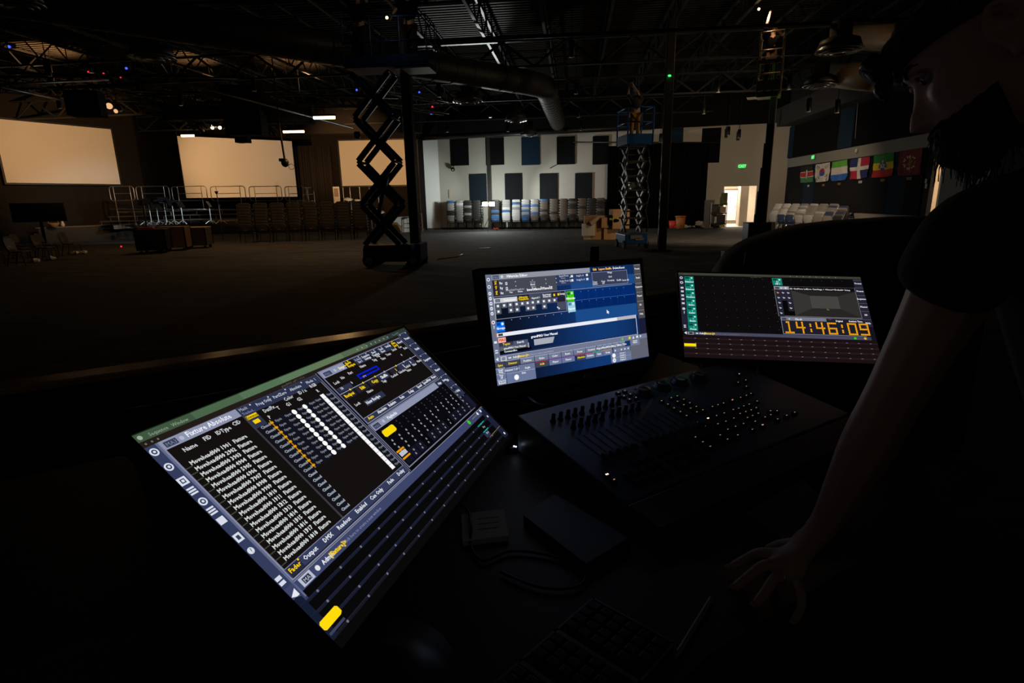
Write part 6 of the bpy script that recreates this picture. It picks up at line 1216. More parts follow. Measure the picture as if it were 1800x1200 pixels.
dots = [(1087, 689), (1098.5, 686), (1097, 695), (1108, 692), (1118, 698), (1106.5, 701), (1163, 704), (1174, 710), (1180, 698.5), (1190.5, 695.5), (1185, 716.5), (1196, 723), (1207, 730), (1191, 705), (1202, 711), (1202, 701.5), (1212.5, 707.5), (1214, 717), (1224, 714), (1225, 723.5), (1235.5, 720), (1222.5, 767.5), (1235.5, 776), (1248.5, 784), (1266, 764), (1279, 771.5), (1297, 764), (1279.5, 754), (1293, 749), (1262, 744.5), (1276, 740), (1259.5, 730), (1273, 725.5), (1252.5, 714), (1262, 711), (1272, 708), (1287, 703), (1302, 698), (1312, 694.5), (1320, 691), (1290, 734.5), (1289, 719.5), (1298.5, 717), (1307.5, 713), (1317, 710), (1301, 726.5), (1311, 723), (1320.5, 720), (1329.5, 716), (1314, 733.5), (1323, 730), (1333, 726), (1307, 744), (1327.5, 740), (1345, 732.5), (1355, 728.5), (1331, 704.5), (1322.5, 754), (1366, 721.5), (1367, 736), (1383, 729.5), (1397, 724), (1354.5, 699 + 22.5), (1312, 678.5), (1297.5, 671.5), (1311, 667.5), (1227, 741.5), (1239.5, 748.5)]
used = []
for (x, y) in dots:
    a_, b_ = cxy(x, y, .006)
    if 0 < a_ < CW and 0 < b_ < CD and all(math.hypot(a_ - c[0], b_ - c[1]) > .0125 for c in used): key(a_, b_, m=lit); used.append((a_, b_))
for (x, y, m_, s_) in [(1244.5, 735, litb, 1.6), (1340.5, 746.5, em('key_legend_orange', (1, .4, .25), .9), 1.6), (1287.5, 702.5, MATS['key_legend_orange'], 1.3), (1067, 833.5, litb, 1.8), (1079.5, 842.5, lit, 1.0), (1299.5, 657, litc, 1.0), (1245.5, 745.5, litb, .6)]:
    a_, b_ = cxy(x, y, .006); 
    if 0 < a_ < CW and 0 < b_ < CD and m_ is not None:
        c = cp(a_, b_, .0068); MB().box(cp(a_, b_, .003), (.0145, .0125, .0064), KEY, RCON, .0012).box(c, (.0042 * s_, .002 * s_, .0004), m_, RCON).build('lit_key', con)
# faders (15), small knobs (2 rows), encoders (4)
for k in range(15):
    if k in (5, 10): pass
    a_ = .075 + .0255 * k + (.012 if k >= 5 else 0) + (.012 if k >= 10 else 0); 
    MB().box(cp(a_, .232, .0006), (.0035, .12, .0012), WELL, RCON).build('fader_slot', con)
    MB().box(cp(a_, .285, .009), (.012, .022, .014), pm('fader_cap', (.05, .055, .07), .35), RCON, .003).box(cp(a_, .285, .0163), (.011, .0015, .0008), pm('fader_line', (.3, .3, .32), .4), RCON).build('fader_cap', con)
for r_ in range(2):
    for k in range(10):
        a_ = .07 + .0255 * k + (.012 if k >= 5 else 0) + .03 * r_; b_ = .075 + .052 * r_
        MB().lathe(cp(a_, b_), [(.0085, 0), (.0085, .004), (.006, .006), (.0055, .024), (.004, .0255)], KEY, 14, EN).build('knob', con)
for k, (x, y) in enumerate([(1131, 685), (1164, 675), (1196, 667), (1229, 659)]):
    a_, b_ = cxy(x, y, .012)
    if b_ > .02: MB().lathe(cp(a_, max(.035, b_)), [(.030, 0), (.031, .003), (.029, .005), (.025, .006), (.024, .016), (.021, .018), (.012, .0165)], pm('encoder_ring', (.05, .055, .075), .3, .3), 26, EN).build('encoder', con)
# lower executor keys, unlit
for r_ in range(3):
    for k in range(15): key(.075 + .0255 * k + (.012 if k >= 5 else 0) + (.012 if k >= 10 else 0), .335 + .030 * r_, .018, .016) if (r_ > 0 or k > 1) and len(kids(con)) < 99 + 70 else None
# cables behind the console
GLC = pm('thin_grey_cable', (.22, .2, .16), .25, .1); 
def cable(pts, r, label, mat, name='cable'):
    P = [Vector(p) for p in pts]; out = []
    for i in range(len(P) - 1):
        p0 = P[max(0, i - 1)]; p1 = P[i]; p2 = P[i + 1]; p3 = P[min(len(P) - 1, i + 2)]
        for j in range(8):
            t_ = j / 8; out.append(.5 * ((2 * p1) + (p2 - p0) * t_ + (2 * p0 - 5 * p1 + 4 * p2 - p3) * t_ ** 2 + (3 * p1 - p0 - 3 * p2 + p3) * t_ ** 3))
    out.append(P[-1]); return tag(MB().path(out, r, mat, 8).build(name), label, 'cable')
cable([at_z(872, 706, 1.12), at_z(900, 703, 1.13), at_z(930, 711, 1.1), at_z(960, 701, 1.1), at_z(1000, 690, 1.15), at_z(1035, 684, 1.1)], .003, 'thin pale cable curling behind the console under the middle monitor', GLC)
cable([at_z(990, 690, 1.12), at_z(1010, 683, 1.16), at_z(1030, 684, 1.14), at_z(1042, 680, 1.09)], .002, 'short looping wire behind the console, right of the pale cable', GLC)
t_ = cable([at_z(928, 697, 1.17), at_z(936, 704, 1.175), at_z(948, 711, 1.17), at_z(962, 711, 1.13)], .004, 'blue grey plug lead at the console back corner', pm('blue_plug', (.08, .14, .22), .4))
t = thing('desk_hub', tuple(at_z(905, 790, DESKZ)), 'small black hub with two white lights beside the left touchscreen', 'hub'); p = at_z(905, 792, DESKZ)
MB().box(p + Vector((0, 0, .012)), (.05, .04, .022), BLKP, rotz(.3), .004).build('case', t); 
for k, (x, y) in enumerate(((903.7, 784), (907, 784.8))): MB().sphere(at_z(x, y, DESKZ + .026), .0022, em('white_led', (.8, .85, 1.0), 4)).build('led', t)
# keyboard on the desk
k0, k1, k2 = at_z(1042, 1050), at_z(1168, 1148), at_z(868, 1200)
k0, k1, k2 = at_z(1042, 1050, DESKZ + .015), at_z(1168, 1148, DESKZ + .015), at_z(868, 1200, DESKZ + .015)
kx = (k2 - k0).normalized(); ky = (k1 - k0).normalized(); ky = (ky - kx * ky.dot(kx)).normalized(); KW, KD = .43, (k1 - k0).length; KR = Matrix((kx, ky, kx.cross(ky))).transposed().to_4x4(); up_ = Vector((0, 0, 1))
t = thing('keyboard', tuple(k0 + kx * KW / 2 + ky * KD / 2 - up_ * .015), 'dark keyboard with a pale edge lying at the front of the desk', 'keyboard')
def kp(a, b, l=0.0): return k0 + kx * a + ky * b + up_ * l
EDG = pm('keyboard_edge', (.28, .29, .3), .35, .5)
mb = MB().box(kp(KW / 2, KD / 2, -.007), (KW, KD, .013), BLKP, KR, .003).build('base', t)
mb = MB()
for a_, b_, w_, h_ in ((KW / 2, .002, KW, .004), (KW / 2, KD - .002, KW, .004), (.002, KD / 2, .004, KD), (KW - .002, KD / 2, .004, KD), (.105, KD / 2, .008, KD), (.192, KD / 2, .008, KD)): mb.box(kp(a_, b_, .0008), (w_, h_, .002), EDG, KR)
mb.build('edge_frame', t)
n_k = 0
for r_ in range(6):
    for a_ in [.020 + .0205 * i for i in range(4)] + [.122 + .0205 * i for i in range(3)] + [.21 + .0175 * i for i in range(12)]:
        if n_k < 98: MB().box(kp(a_, .018 + (KD - .036) / 5 * r_, .003), (.0165 if a_ < .2 else .015, .019, .007), KEY, KR, .0015).build('key', t); n_k += 1
# stylus, notepad, papers, cable, book
a, b = at_z(1187, 1155, DESKZ + .005), at_z(1250, 1052, DESKZ + .005); d_ = (b - a).normalized(); t = thing('stylus', tuple(a), 'slim white stylus lying on the desk right of the keyboard', 'stylus')
MB().tube(a + d_ * .012, b, .0045, pm('glossy_white_plastic', (.35, .35, .36), .2), 14).build('barrel', t); MB().tube(a, a + d_ * .012, .0012, MATS['glossy_white_plastic'], 12, .0045).build('tip', t)
PAP = pm('cream_paper', (.82, .79, .68), .8, 0, .06, 20)
def sheet(pts, z, th, label, name, mat=PAP, cat='paper', part=None):
    P = [at_z(x, y, z) for x, y in pts]; mb = MB().prism([(p.x, p.y) for p in P][::-1] if (P[1] - P[0]).cross(P[2] - P[0]).z < 0 else [(p.x, p.y) for p in P], z - th, z, mat); return tag(mb.build(name), label, cat)
np_ = [(811, 903), (886, 894), (894, 941), (813, 951)]; P = [at_z(x, y, DESKZ + .012) for x, y in np_]; t = thing('notepad', tuple(sum(P, Vector()) / 4 - Vector((0, 0, .012))), 'small cream notepad on the desk right of the left touchscreen, cord across it', 'notepad')
MB().prism([(p.x, p.y) for p in P[::-1]], DESKZ, DESKZ + .012, PAP).build('pages', t); mb = MB()
for k in range(3): a, b = at_z(840, 912 + 9 * k, DESKZ + .0124), at_z(876, 908 + 9 * k, DESKZ + .0124); mb.bar(a, b, .0015, .0004, pm('pencil_line', (.05, .05, .05), .8))
mb.build('handwriting', t)
cable([at_z(800, 885, DESKZ + .01), at_z(822, 896, DESKZ + .018), at_z(828, 925, DESKZ + .018), at_z(828, 960, DESKZ + .006), at_z(850, 985, DESKZ + .006), at_z(900, 968, DESKZ + .006), at_z(975, 978, DESKZ + .006), at_z(1025, 1005, DESKZ + .006), at_z(1015, 1030, DESKZ + .006), at_z(950, 1032, DESKZ + .006), at_z(880, 1005, DESKZ + .006)], .003, 'thin black cord looping over the notepad and across the desk', BLKP)
t = sheet([(1312, 900), (1410, 842), (1480, 905), (1378, 948)], DESKZ + .022, .02, 'thick dark folder lying on the desk beyond the man\'s hand', 'folder', pm('dark_folder', (.05, .048, .04), .6), 'folder')
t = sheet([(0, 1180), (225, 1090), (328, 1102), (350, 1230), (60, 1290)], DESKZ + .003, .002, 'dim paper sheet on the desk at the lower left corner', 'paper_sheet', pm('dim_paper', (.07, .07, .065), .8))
t = thing('notebook', tuple(at_z(1010, 900, DESKZ)), 'closed black notebook lying in front of the console', 'notebook'); P = [at_z(x, y, DESKZ + .02) for x, y in ((920, 905), (975, 868), (1105, 945), (1030, 990))]
MB().prism([(p.x, p.y) for p in P[::-1]], DESKZ + .001, DESKZ + .02, pm('black_leatherette', (.016, .016, .017), .5)).build('cover', t)
# draped equipment beyond the right display
CV = pm('ribbed_black_cover', (.010, .010, .0095), .8, 0, .25, 40, .4)
prof = [(1293, 478), (1297, 470), (1305, 458), (1325, 443), (1350, 430), (1400, 414), (1450, 402), (1520, 394), (1640, 386), (1760, 384)]
top = [at_y(x, y, 2.75 + .25 * i / 9) for i, (x, y) in enumerate(prof)]; t = thing('covered_case', (top[4].x, top[4].y + .3, .3), 'large hump of black ribbed cover behind the right touchscreen', 'covered equipment')
vs = []; fs = []; n_ = len(top)
for i, p in enumerate(top):
    for dy, zz_ in ((-.02, .3), (-.02, .3 + (p.z - .3) * .5), (-.01, p.z - .05), (.02, p.z), (.5, p.z + .0), (.62, p.z - .08), (.65, .3)): vs.append((p.x + (.1 if dy > .4 else 0), p.y + dy, zz_))
for i in range(n_ - 1):
    for j in range(6): a_ = i * 7 + j; fs.append((a_, a_ + 7, a_ + 8, a_ + 1))
fs += [tuple(range(7)), tuple(range((n_ - 1) * 7, n_ * 7))[::-1]]
MB().add(vs, fs, CV, True).build('cover', t)
mb = MB()
for k in range(26):
    x = 1450 + k * 9; a, b = at_y(x, 402 - (x - 1450) * .06 + 8, 2.86), at_y(x + 25, 520, 2.80); mb.tube(a, b, .004, CV, 5)
mb.build('ribs', t)
p = at_y(1308, 455, 2.72); MB().tube(p + Vector((0, 0, -.03)), p + Vector((.004, 0, .03)), .004, CHROME).build('zip_pull', t)
# dark cup on the desk edge behind the middle monitor
p = at_y(1045, 460, 3.68); t = thing('black_bottle', (p.x, p.y, 1.1), 'short black cylinder standing on the booth wall above the middle monitor', 'bottle'); r_ = .030; zt_ = at_y(1045, 433, 3.68).z
MB().lathe((p.x, p.y, 1.1), [(r_, 0), (r_, zt_ - 1.13), (r_ * .9, zt_ - 1.115)], BLKP, 20).build('body', t); MB().lathe((p.x, p.y, zt_ - .02), [(r_ * .95, 0), (r_ * .95, .018), (r_ * .6, .02)], BLKM, 20).build('lid', t)
# ================================================================== PEOPLE
SKIN = pm('skin', (.60, .37, .27), .5, 0, .08, 25); SHIRT = pm('black_tshirt', (.010, .0105, .012), .9, 0, .2, 40, .15); HAIR = pm('dark_hair', (.012, .009, .007), .7, 0, .4, 60)
JEAN = pm('dark_trousers', (.012, .014, .02), .9, 0, .2, 30); SHOE = pm('black_shoes', (.01, .01, .01), .5); KNIT = pm('black_knit_cap', (.009, .009, .010), .95, 0, .3, 80, .4)
def skin_geo(V, E, R, sub=1, root=0, remesh=0.0, extra=None, smooth=4):
    """grow a continuous tapered surface along a skeleton; returns verts, faces"""
    me = bpy.data.meshes.new('grow'); me.from_pydata([tuple(v) for v in V], E, []); ob = bpy.data.objects.new('grow', me); COL.objects.link(ob)
    sk = ob.modifiers.new('skin', 'SKIN'); sk.use_smooth_shade = True; sk.branch_smoothing = .3
    for i, r in enumerate(R):
        d_ = me.skin_vertices[0].data[i]; d_.radius = (r, r) if not hasattr(r, '__len__') else r; d_.use_root = (i == root)
    if sub: s_ = ob.modifiers.new('sub', 'SUBSURF'); s_.levels = sub; s_.render_levels = sub
    dg = bpy.context.evaluated_depsgraph_get(); m2 = bpy.data.meshes.new_from_object(ob.evaluated_get(dg)); vs = [tuple(v.co) for v in m2.vertices]; fs = [tuple(p.vertices) for p in m2.polygons]
    bpy.data.objects.remove(ob); bpy.data.meshes.remove(m2); bpy.data.meshes.remove(me)
    if extra:
        for ev, ef in extra: k = len(vs); vs += ev; fs += [tuple(k + a for a in f) for f in ef]
    if remesh:
        me = bpy.data.meshes.new('join'); me.from_pydata(vs, [], fs); ob = bpy.data.objects.new('join', me); COL.objects.link(ob)
        r_ = ob.modifiers.new('r', 'REMESH'); r_.mode = 'VOXEL'; r_.voxel_size = remesh; s_ = ob.modifiers.new('s', 'SMOOTH'); s_.iterations = smooth; s_.factor = .5
        dg = bpy.context.evaluated_depsgraph_get(); m2 = bpy.data.meshes.new_from_object(ob.evaluated_get(dg)); vs = [tuple(v.co) for v in m2.vertices]; fs = [tuple(p.vertices) for p in m2.polygons]
        bpy.data.objects.remove(ob); bpy.data.meshes.remove(m2); bpy.data.meshes.remove(me)
    return vs, fs
def chainify(chains):
    """chains of (point, radius); a chain may start at ('name') of an earlier point"""
    V, E, R, names = [], [], [], {}
    for ch in chains:
        prev = None
        for it in ch:
            if isinstance(it, str): prev = names[it]; continue
            p, r = it[0], it[1]; V.append(tuple(p)); R.append(r); i = len(V) - 1
            if len(it) > 2: names[it[2]] = i
            if prev is not None: E.append((prev, i))
            prev = i
    return V, E, R
def lerp_tab(t, z):
    for (z0, v0), (z1, v1) in zip(t, t[1:]):
        if z0 >= z >= z1: k = (z0 - z) / (z0 - z1); k = k * k * (3 - 2 * k) * .5 + k * .5; return v0 + (v1 - v0) * k
    return t[-1][1] if z < t[-1][0] else t[0][1]
def head_geo(T, s=1.0, out=0.0, zmin=-.125, zmax=.118):
    fr = [(.118, 0.0), (.112, .028), (.095, .062), (.07, .082), (.05, .090), (.036, .093), (.018, .084), (0, .084), (-.03, .085), (-.048, .085), (-.056, .090), (-.064, .086), (-.072, .090), (-.082, .084), (-.098, .086), (-.112, .078), (-.125, .045)]
    bk = [(.118, 0.0), (.112, .035), (.095, .072), (.07, .094), (.03, .104), (-.02, .098), (-.06, .075), (-.09, .045), (-.125, .02)]
    wd = [(.118, 0.0), (.112, .032), (.095, .056), (.07, .070), (.03, .0765), (0, .074), (-.03, .070), (-.06, .062), (-.085, .054), (-.105, .040), (-.125, .022)]
    NZ, NT = 72, 96; vs = []; fs = []
    for j in range(NZ):
        z = zmax + (zmin - zmax) * j / (NZ - 1); f, b, w = lerp_tab(fr, z), lerp_tab(bk, z), lerp_tab(wd, z)
        for i in range(NT):
            t = 2 * math.pi * i / NT; c, sn = math.cos(t), math.sin(t); e = .82
            x = w * math.copysign(abs(sn) ** e, sn); y = (f if c > 0 else b) * math.copysign(abs(c) ** (e if c > 0 else .9), c)
            if c > 0:
                ax = abs(x)
                if -.056 < z < .030:      # nose
                    k = (.030 - z) / .070; nz = (.002 + .036 * min(1, max(0, k)) ** 1.25) if z > -.040 else .038 * max(0, (z + .056) / .016) ** .7
                    wn = .0085 + .0085 * min(1, max(0, k)) ** 1.6; y += nz * math.exp(-(x / wn) ** 2)
                y -= .013 * math.exp(-((ax - .031) / .0135) ** 2 - ((z - .016) / .0125) ** 2)     # eye socket
                y += .004 * math.exp(-((ax - .030) / .02) ** 2 - ((z - .039) / .008) ** 2)        # brow
                y += .006 * math.exp(-((ax - .043) / .016) ** 2 - ((z + .020) / .018) ** 2)       # cheekbone
                y -= .0035 * math.exp(-(x / .022) ** 2 - ((z + .0645) / .0022) ** 2)              # mouth line
            nrm = Vector((x / max(w, .01), y / max(.09, .01), z / .12)); nrm.normalize()
            vs.append(tuple(T @ (Vector((x, y, z)) * s + nrm * out)))
    for j in range(NZ - 1):
        for i in range(NT):
            a = j * NT + i; b_ = j * NT + (i + 1) % NT; fs.append((a, a + NT, b_ + NT, b_))
    fs += [tuple(range(NT)), tuple(range((NZ - 1) * NT, NZ * NT))[::-1]]
    return vs, fs
def ear_geo(T, side, s=1.0):
    mb = MB(T @ Matrix.Translation(Vector((side * .076 * s, -.012 * s, .002 * s))) @ rotz(side * .35) @ rotx(-.15) @ Matrix.Scale(s, 4))
    pts = []
    for i in range(19):
        a = math.radians(-100 + i * 18.5); rr = .5; pts.append((side * .012, -.004 + .019 * math.cos(a) * (1 if math.sin(a) > -.2 else .7), .006 + .033 * math.sin(a)))
    mb.path(pts, .0052, SKIN, 8); mb.sphere((side * .002, 0, 0), (.008, .016, .030), SKIN, 12, 10); mb.path([(side * .010, .004, .020), (side * .013, -.006, .010), (side * .012, -.006, -.006), (side * .010, .004, -.014)], .0045, SKIN, 8); mb.sphere((side * .009, .006, -.026), (.006, .008, .010), SKIN, 10, 8)
    return mb.v, mb.f
# ---------------- the man at the desk
hc = Vector((.652, .836, 1.918)); hr = Vector((.53, .832, -.164)).normalized(); hf = Vector((-.777, .399, -.488)); hf = (hf - hr * hf.dot(hr)).normalized(); hu = hr.cross(hf)
HT = Matrix.Translation(hc) @ Matrix((hr, hf, hu)).transposed().to_4x4(); HS = .93
def hp(x, y, z): return HT @ (Vector((x, y, z)) * HS)
nb = hp(0, -.055, -.175) + Vector((.01, -.01, .01)); shL = at_d(1730, 402, .70); shR = nb + (nb - shL) * .95 + Vector((.02, .05, -.09)); shR.z = shL.z + .02
elb = at_d(1566, 705, .84); wr = at_d(1440, 942, 1.0); chest = (shL + shR) / 2 + Vector((.03, -.04, -.12)); pel = Vector((.93, .52, 1.17)); belly = chest.lerp(pel, .55) + Vector((-.01, .02, 0))
palm = at_d(1388, 992, 1.035)
def fz(x, y, z): return at_z(x, y, DESKZ + z)
FG = [('index', [(1362, 975, 1.045), None, (1312, 982), (1279, 1000)], .0118), ('middle', [(1366, 992, 1.03), None, (1318, 1012), (1287, 1036)], .0120), ('ring', [(1374, 1012, 1.015), None, (1346, 1040), (1324, 1067)], .0116), ('pinky', [(1398, 1022, 1.0), None, (1411, 1062), (1393, 1097)], .0102)]
ch = [[(pel, .115, 'pel'), (belly, .10), (chest, .105, 'chest'), (nb + Vector((.015, -.02, -.035)), .068, 'nb'), (hp(0, -.03, -.10), .056), (hp(0, -.02, -.05), .05)],
      ['chest', (shL + (chest - shL) * .25 + Vector((0, 0, .05)), .075), (shL, .062, 'shL'), (shL.lerp(elb, .5), .048), (elb, .0415), (elb.lerp(wr, .3), .044), (elb.lerp(wr, .75), .031), (wr, .0265, 'wr'), (wr.lerp(palm, .55), (.034, .022)), (palm, (.038, .018), 'palm')],
      ['chest', (shR + (chest - shR) * .25 + Vector((0, 0, .05)), .075), (shR, .062), (shR + Vector((.08, -.03, -.27)), .047), (shR + Vector((.03, -.02, -.50)), .036), (shR + Vector((0, .02, -.58)), .034)],
      ['pel', (pel + Vector((-.03, -.09, -.08)), .085), (pel + Vector((-.03, -.08, -.45)), .055), (Vector((.90, .44, .38)), .045), (Vector((.80, .46, .335)), .04)],
      ['pel', (pel + Vector((.05, .09, -.08)), .085), (pel + Vector((.06, .10, -.45)), .055), (Vector((1.0, .62, .38)), .045), (Vector((.90, .66, .335)), .04)]]
for nme, pp, r_ in FG:
    b0 = at_d(*pp[0]); m2 = fz(*pp[2], .026); m3 = fz(*pp[3], .010); m1 = b0.lerp(m2, .5) + Vector((0, 0, .012)); ch.append(['palm', (b0, r_ * 1.15), (m1, r_ * 1.02), (m2, r_ * .95), (m3, r_ * .82)])
ch.append(['wr', (at_d(1404, 955, 1.06), .014), (at_d(1372, 956, 1.09), .0115), (fz(1345, 966, .012), .0095)])
V, E, R = chainify(ch)
hg = head_geo(HT, HS); man = thing('person', (.93, .52, .3), 'man in a black cap and t-shirt leaning over the desk with his hand down', 'person')
bv, bf = skin_geo(V, E, R, 1, 0, .0042, [hg, ear_geo(HT, -1, HS * 1.08), ear_geo(HT, 1, HS)], 5)
MB().add(bv, bf, SKIN, True).build('body', man)
# face details
EYE = pm('eye_white', (.3, .28, .27), .2, 0, .02); IRIS = pm('dark_iris', (.03, .02, .015), .1)
for s_ in (-1, 1):
    c = Vector((s_ * .0315, .0705, .0160)); e = MB(HT @ Matrix.Scale(HS, 4)).sphere(c, .0118, EYE, 20, 14).build('eye', man); MB(HT @ Matrix.Scale(HS, 4)).sphere(c + Vector((0, .0085, -.004)), .0052, IRIS, 12, 8).build('iris', e)
    mb = MB(HT @ Matrix.Scale(HS, 4)); mb.path([(s_ * .012, .091, .034), (s_ * .022, .0915, .0395), (s_ * .034, .087, .041), (s_ * .046, .076, .036)], .0042, HAIR, 6); mb.build('eyebrow', man)
    mb = MB(HT @ Matrix.Scale(HS, 4)); mb.path([(s_ * .019, .082, .021), (s_ * .027, .0875, .0265), (s_ * .036, .0855, .0255), (s_ * .044, .077, .018)], .0030, SKIN, 6); mb.build('eyelid', man)
# beard: moustache, chin and jaw, with loose strands
rnd = random.Random(3); mb = MB(HT @ Matrix.Scale(HS, 4))
vs = []; fs = []; NZ, NT = 22, 40
for j in range(NZ):
    v = j / (NZ - 1)
    for i in range(NT):
        u = i / (NT - 1) * 2 - 1; th = u * 1.45; z0 = -.056 + .012 * abs(u) ** 4; z1 = -.150 + .030 * abs(u) ** 2; z = z0 + (z1 - z0) * v
        w = .062 - .18 * max(0, -z - .09); f = .092 if z > -.1 else .092 - .45 * (-.1 - z); bulge = .010 * math.sin(math.pi * min(1, v * 1.15)) + .003
        vs.append(((w + bulge) * math.sin(th) * (1 - .25 * v), (f + bulge * 1.2) * math.cos(th) ** .8 if math.cos(th) > 0 else -.01, z + .0015 * math.sin(i * 2.3 + j)))
for j in range(NZ - 1):
    for i in range(NT - 1): a = j * NT + i; fs.append((a, a + NT, a + NT + 1, a + 1))
vs += [(x * .8, y * .8 - .004, z + .004) for x, y, z in vs]; o_ = NZ * NT; fs += [(o_ + a, o_ + d, o_ + c, o_ + b) for a, b, c, d in list(fs)]
mb.add(vs, fs, HAIR, True)
for k in range(260):
    th = rnd.uniform(-1.4, 1.4); z = rnd.uniform(-.150, -.056); y = (.098 if z > -.1 else .075) * math.cos(th) ** .8; x = .066 * math.sin(th); p = Vector((x, y, z)); d = Vector((x * .5, .018 + .012 * math.cos(th), -.022 - rnd.random() * .012)) * rnd.uniform(.5, 1.0)
    mb.path([p, p + d * .5, p + d + Vector((0, -.003, -.006))], .0007, HAIR, 4)
for k in range(120):
    x = rnd.uniform(-.034, .034); p = Vector((x, .095 - abs(x) * .35, -.052)); mb.path([p, p + Vector((x * .25, .009, -.010)), p + Vector((x * .4, .008, -.024))], .0008, HAIR, 4)
mb.build('beard', man)
# knit cap, headlamp
cv, cf = head_geo(HT, HS, .010, .045, .118); N_ = 96; vs = []
for k, p in enumerate(cv):
    i = k % N_; q = Vector(p); vs.append(tuple(q + (q - hc).normalized() * (.0016 * math.cos(i * math.pi)) ))
capT = HT.copy(); MB().add(vs, cf, KNIT, True).build('cap', man)
mb = MB(HT @ Matrix.Scale(HS, 4)); pts = [((.082 + .002) * math.sin(a), .0 + (.102 if math.cos(a) > 0 else .112) * math.cos(a), .062 - .022 * (1 - math.cos(a)) / 2 + .02) for a in [i * 2 * math.pi / 40 for i in range(40)]]
for z_ in (-.010, -.005, 0, .005, .010): mb.path([(x, y, z + z_) for x, y, z in pts], .0036, pm('black_elastic', (.010, .010, .012), .7), 6, True)
hl = mb.build('headlamp_strap', man); tb = pm('teal_print', (.01, .07, .11), .6); mb = MB(HT @ Matrix.Scale(HS, 4))
for k in range(10):
    a = math.radians(-38 - k * 5.2); x, y, z = .0885 * math.sin(a), .106 * math.cos(a), .082 - .022 * (1 - math.cos(a)) / 2; mb.box((x, y, z), (.002, .005, .009 if k % 3 else .012), tb, rotz(-a + .2))
mb.build('strap_lettering', hl)
mb = MB(HT @ Matrix.Scale(HS, 4)); mb.lathe((0, .113, .078), [(.012, -.012), (.022, -.006), (.0225, .012), (.018, .020), (.015, .018)], BLKP, 24, (-.1, .9, -.35)).box((0, .112, .052), (.030, .016, .022), BLKP, rotx(.3), .004).sphere((0, .122, .040), (.014, .013, .017), BLKP)
h_ = mb.build('headlamp', man); mb = MB(HT @ Matrix.Scale(HS, 4)); mb.lathe((0, .130, .071), [(.014, 0), (.010, .003)], pm('lamp_lens_glass', (.25, .25, .22), .08), 18, (-.1, .9, -.35)); mb.build('lens', h_)
# ring, nails
b0 = at_d(1374, 1012, 1.015); m2 = fz(1346, 1040, .026); m1 = b0.lerp(m2, .5) + Vector((0, 0, .012)); rd = (m1 - b0).normalized(); c = b0.lerp(m1, .35)
MB().lathe(c, [(.0112, -.0025), (.0125, -.0025), (.0125, .0025), (.0112, .0025)], pm('gold_ring', (.8, .7, .45), .15, 1.0), 24, rd).build('ring', man)
for nme, pp, r_ in FG:
    m2 = fz(*pp[2], .026); m3 = fz(*pp[3], .010); d_ = (m3 - m2).normalized(); MB().box(m3 + Vector((0, 0, r_ * .62)) + d_ * .001, (r_ * .95, .009, .0010), pm('fingernail', (.5, .33, .27), .3), d_.to_track_quat('Y', 'Z').to_matrix().to_4x4(), .0005).build('fingernail', man)
# clothes
hem = at_d(1638, 534, .755)
ch = [[(pel + Vector((.005, 0, -.13)), (.17, .16)), (pel + Vector((0, 0, .04)), .165, 'pel'), (belly, .165), (chest, .168, 'chest'), (nb + Vector((.015, -.02, -.035)), .082)],
      ['chest', (shL + (chest - shL) * .25 + Vector((0, 0, .05)), .102), (shL, .077), (shL.lerp(hem, .55), .066), (hem, .066)],
      ['chest', (shR + (chest - shR) * .25 + Vector((0, 0, .05)), .102), (shR, .077), (shR + Vector((.06, -.02, -.18)), .062)]]
V, E, R = chainify(ch); v, f = skin_geo(V, E, R, 2, 0, .006, None, 3); MB().add(v, f, SHIRT, True).build('tshirt', man)
ch = [[(pel + Vector((0, 0, .06)), .135), (pel + Vector((.01, 0, -.03)), .14, 'pel'), (pel + Vector((-.03, -.09, -.10)), .118), (pel + Vector((-.03, -.088, -.22)), .102), (pel + Vector((-.03, -.08, -.45)), .078), (Vector((.90, .44, .40)), .062)], ['pel', (pel + Vector((.05, .09, -.10)), .118), (pel + Vector((.055, .095, -.22)), .102), (pel + Vector((.06, .10, -.45)), .078), (Vector((1.0, .62, .40)), .062)]]
V, E, R = chainify(ch); v, f = skin_geo(V, E, R, 1, 1, .012, None, 6); MB().add(v, f, JEAN, True).build('trousers', man)
for p in (Vector((.86, .45, .3)), Vector((.96, .64, .3))): MB().sphere(p + Vector((-.04, .01, .045)), (.14, .055, .05), SHOE, 16, 10, rotz(-.3)).build('shoe', man)
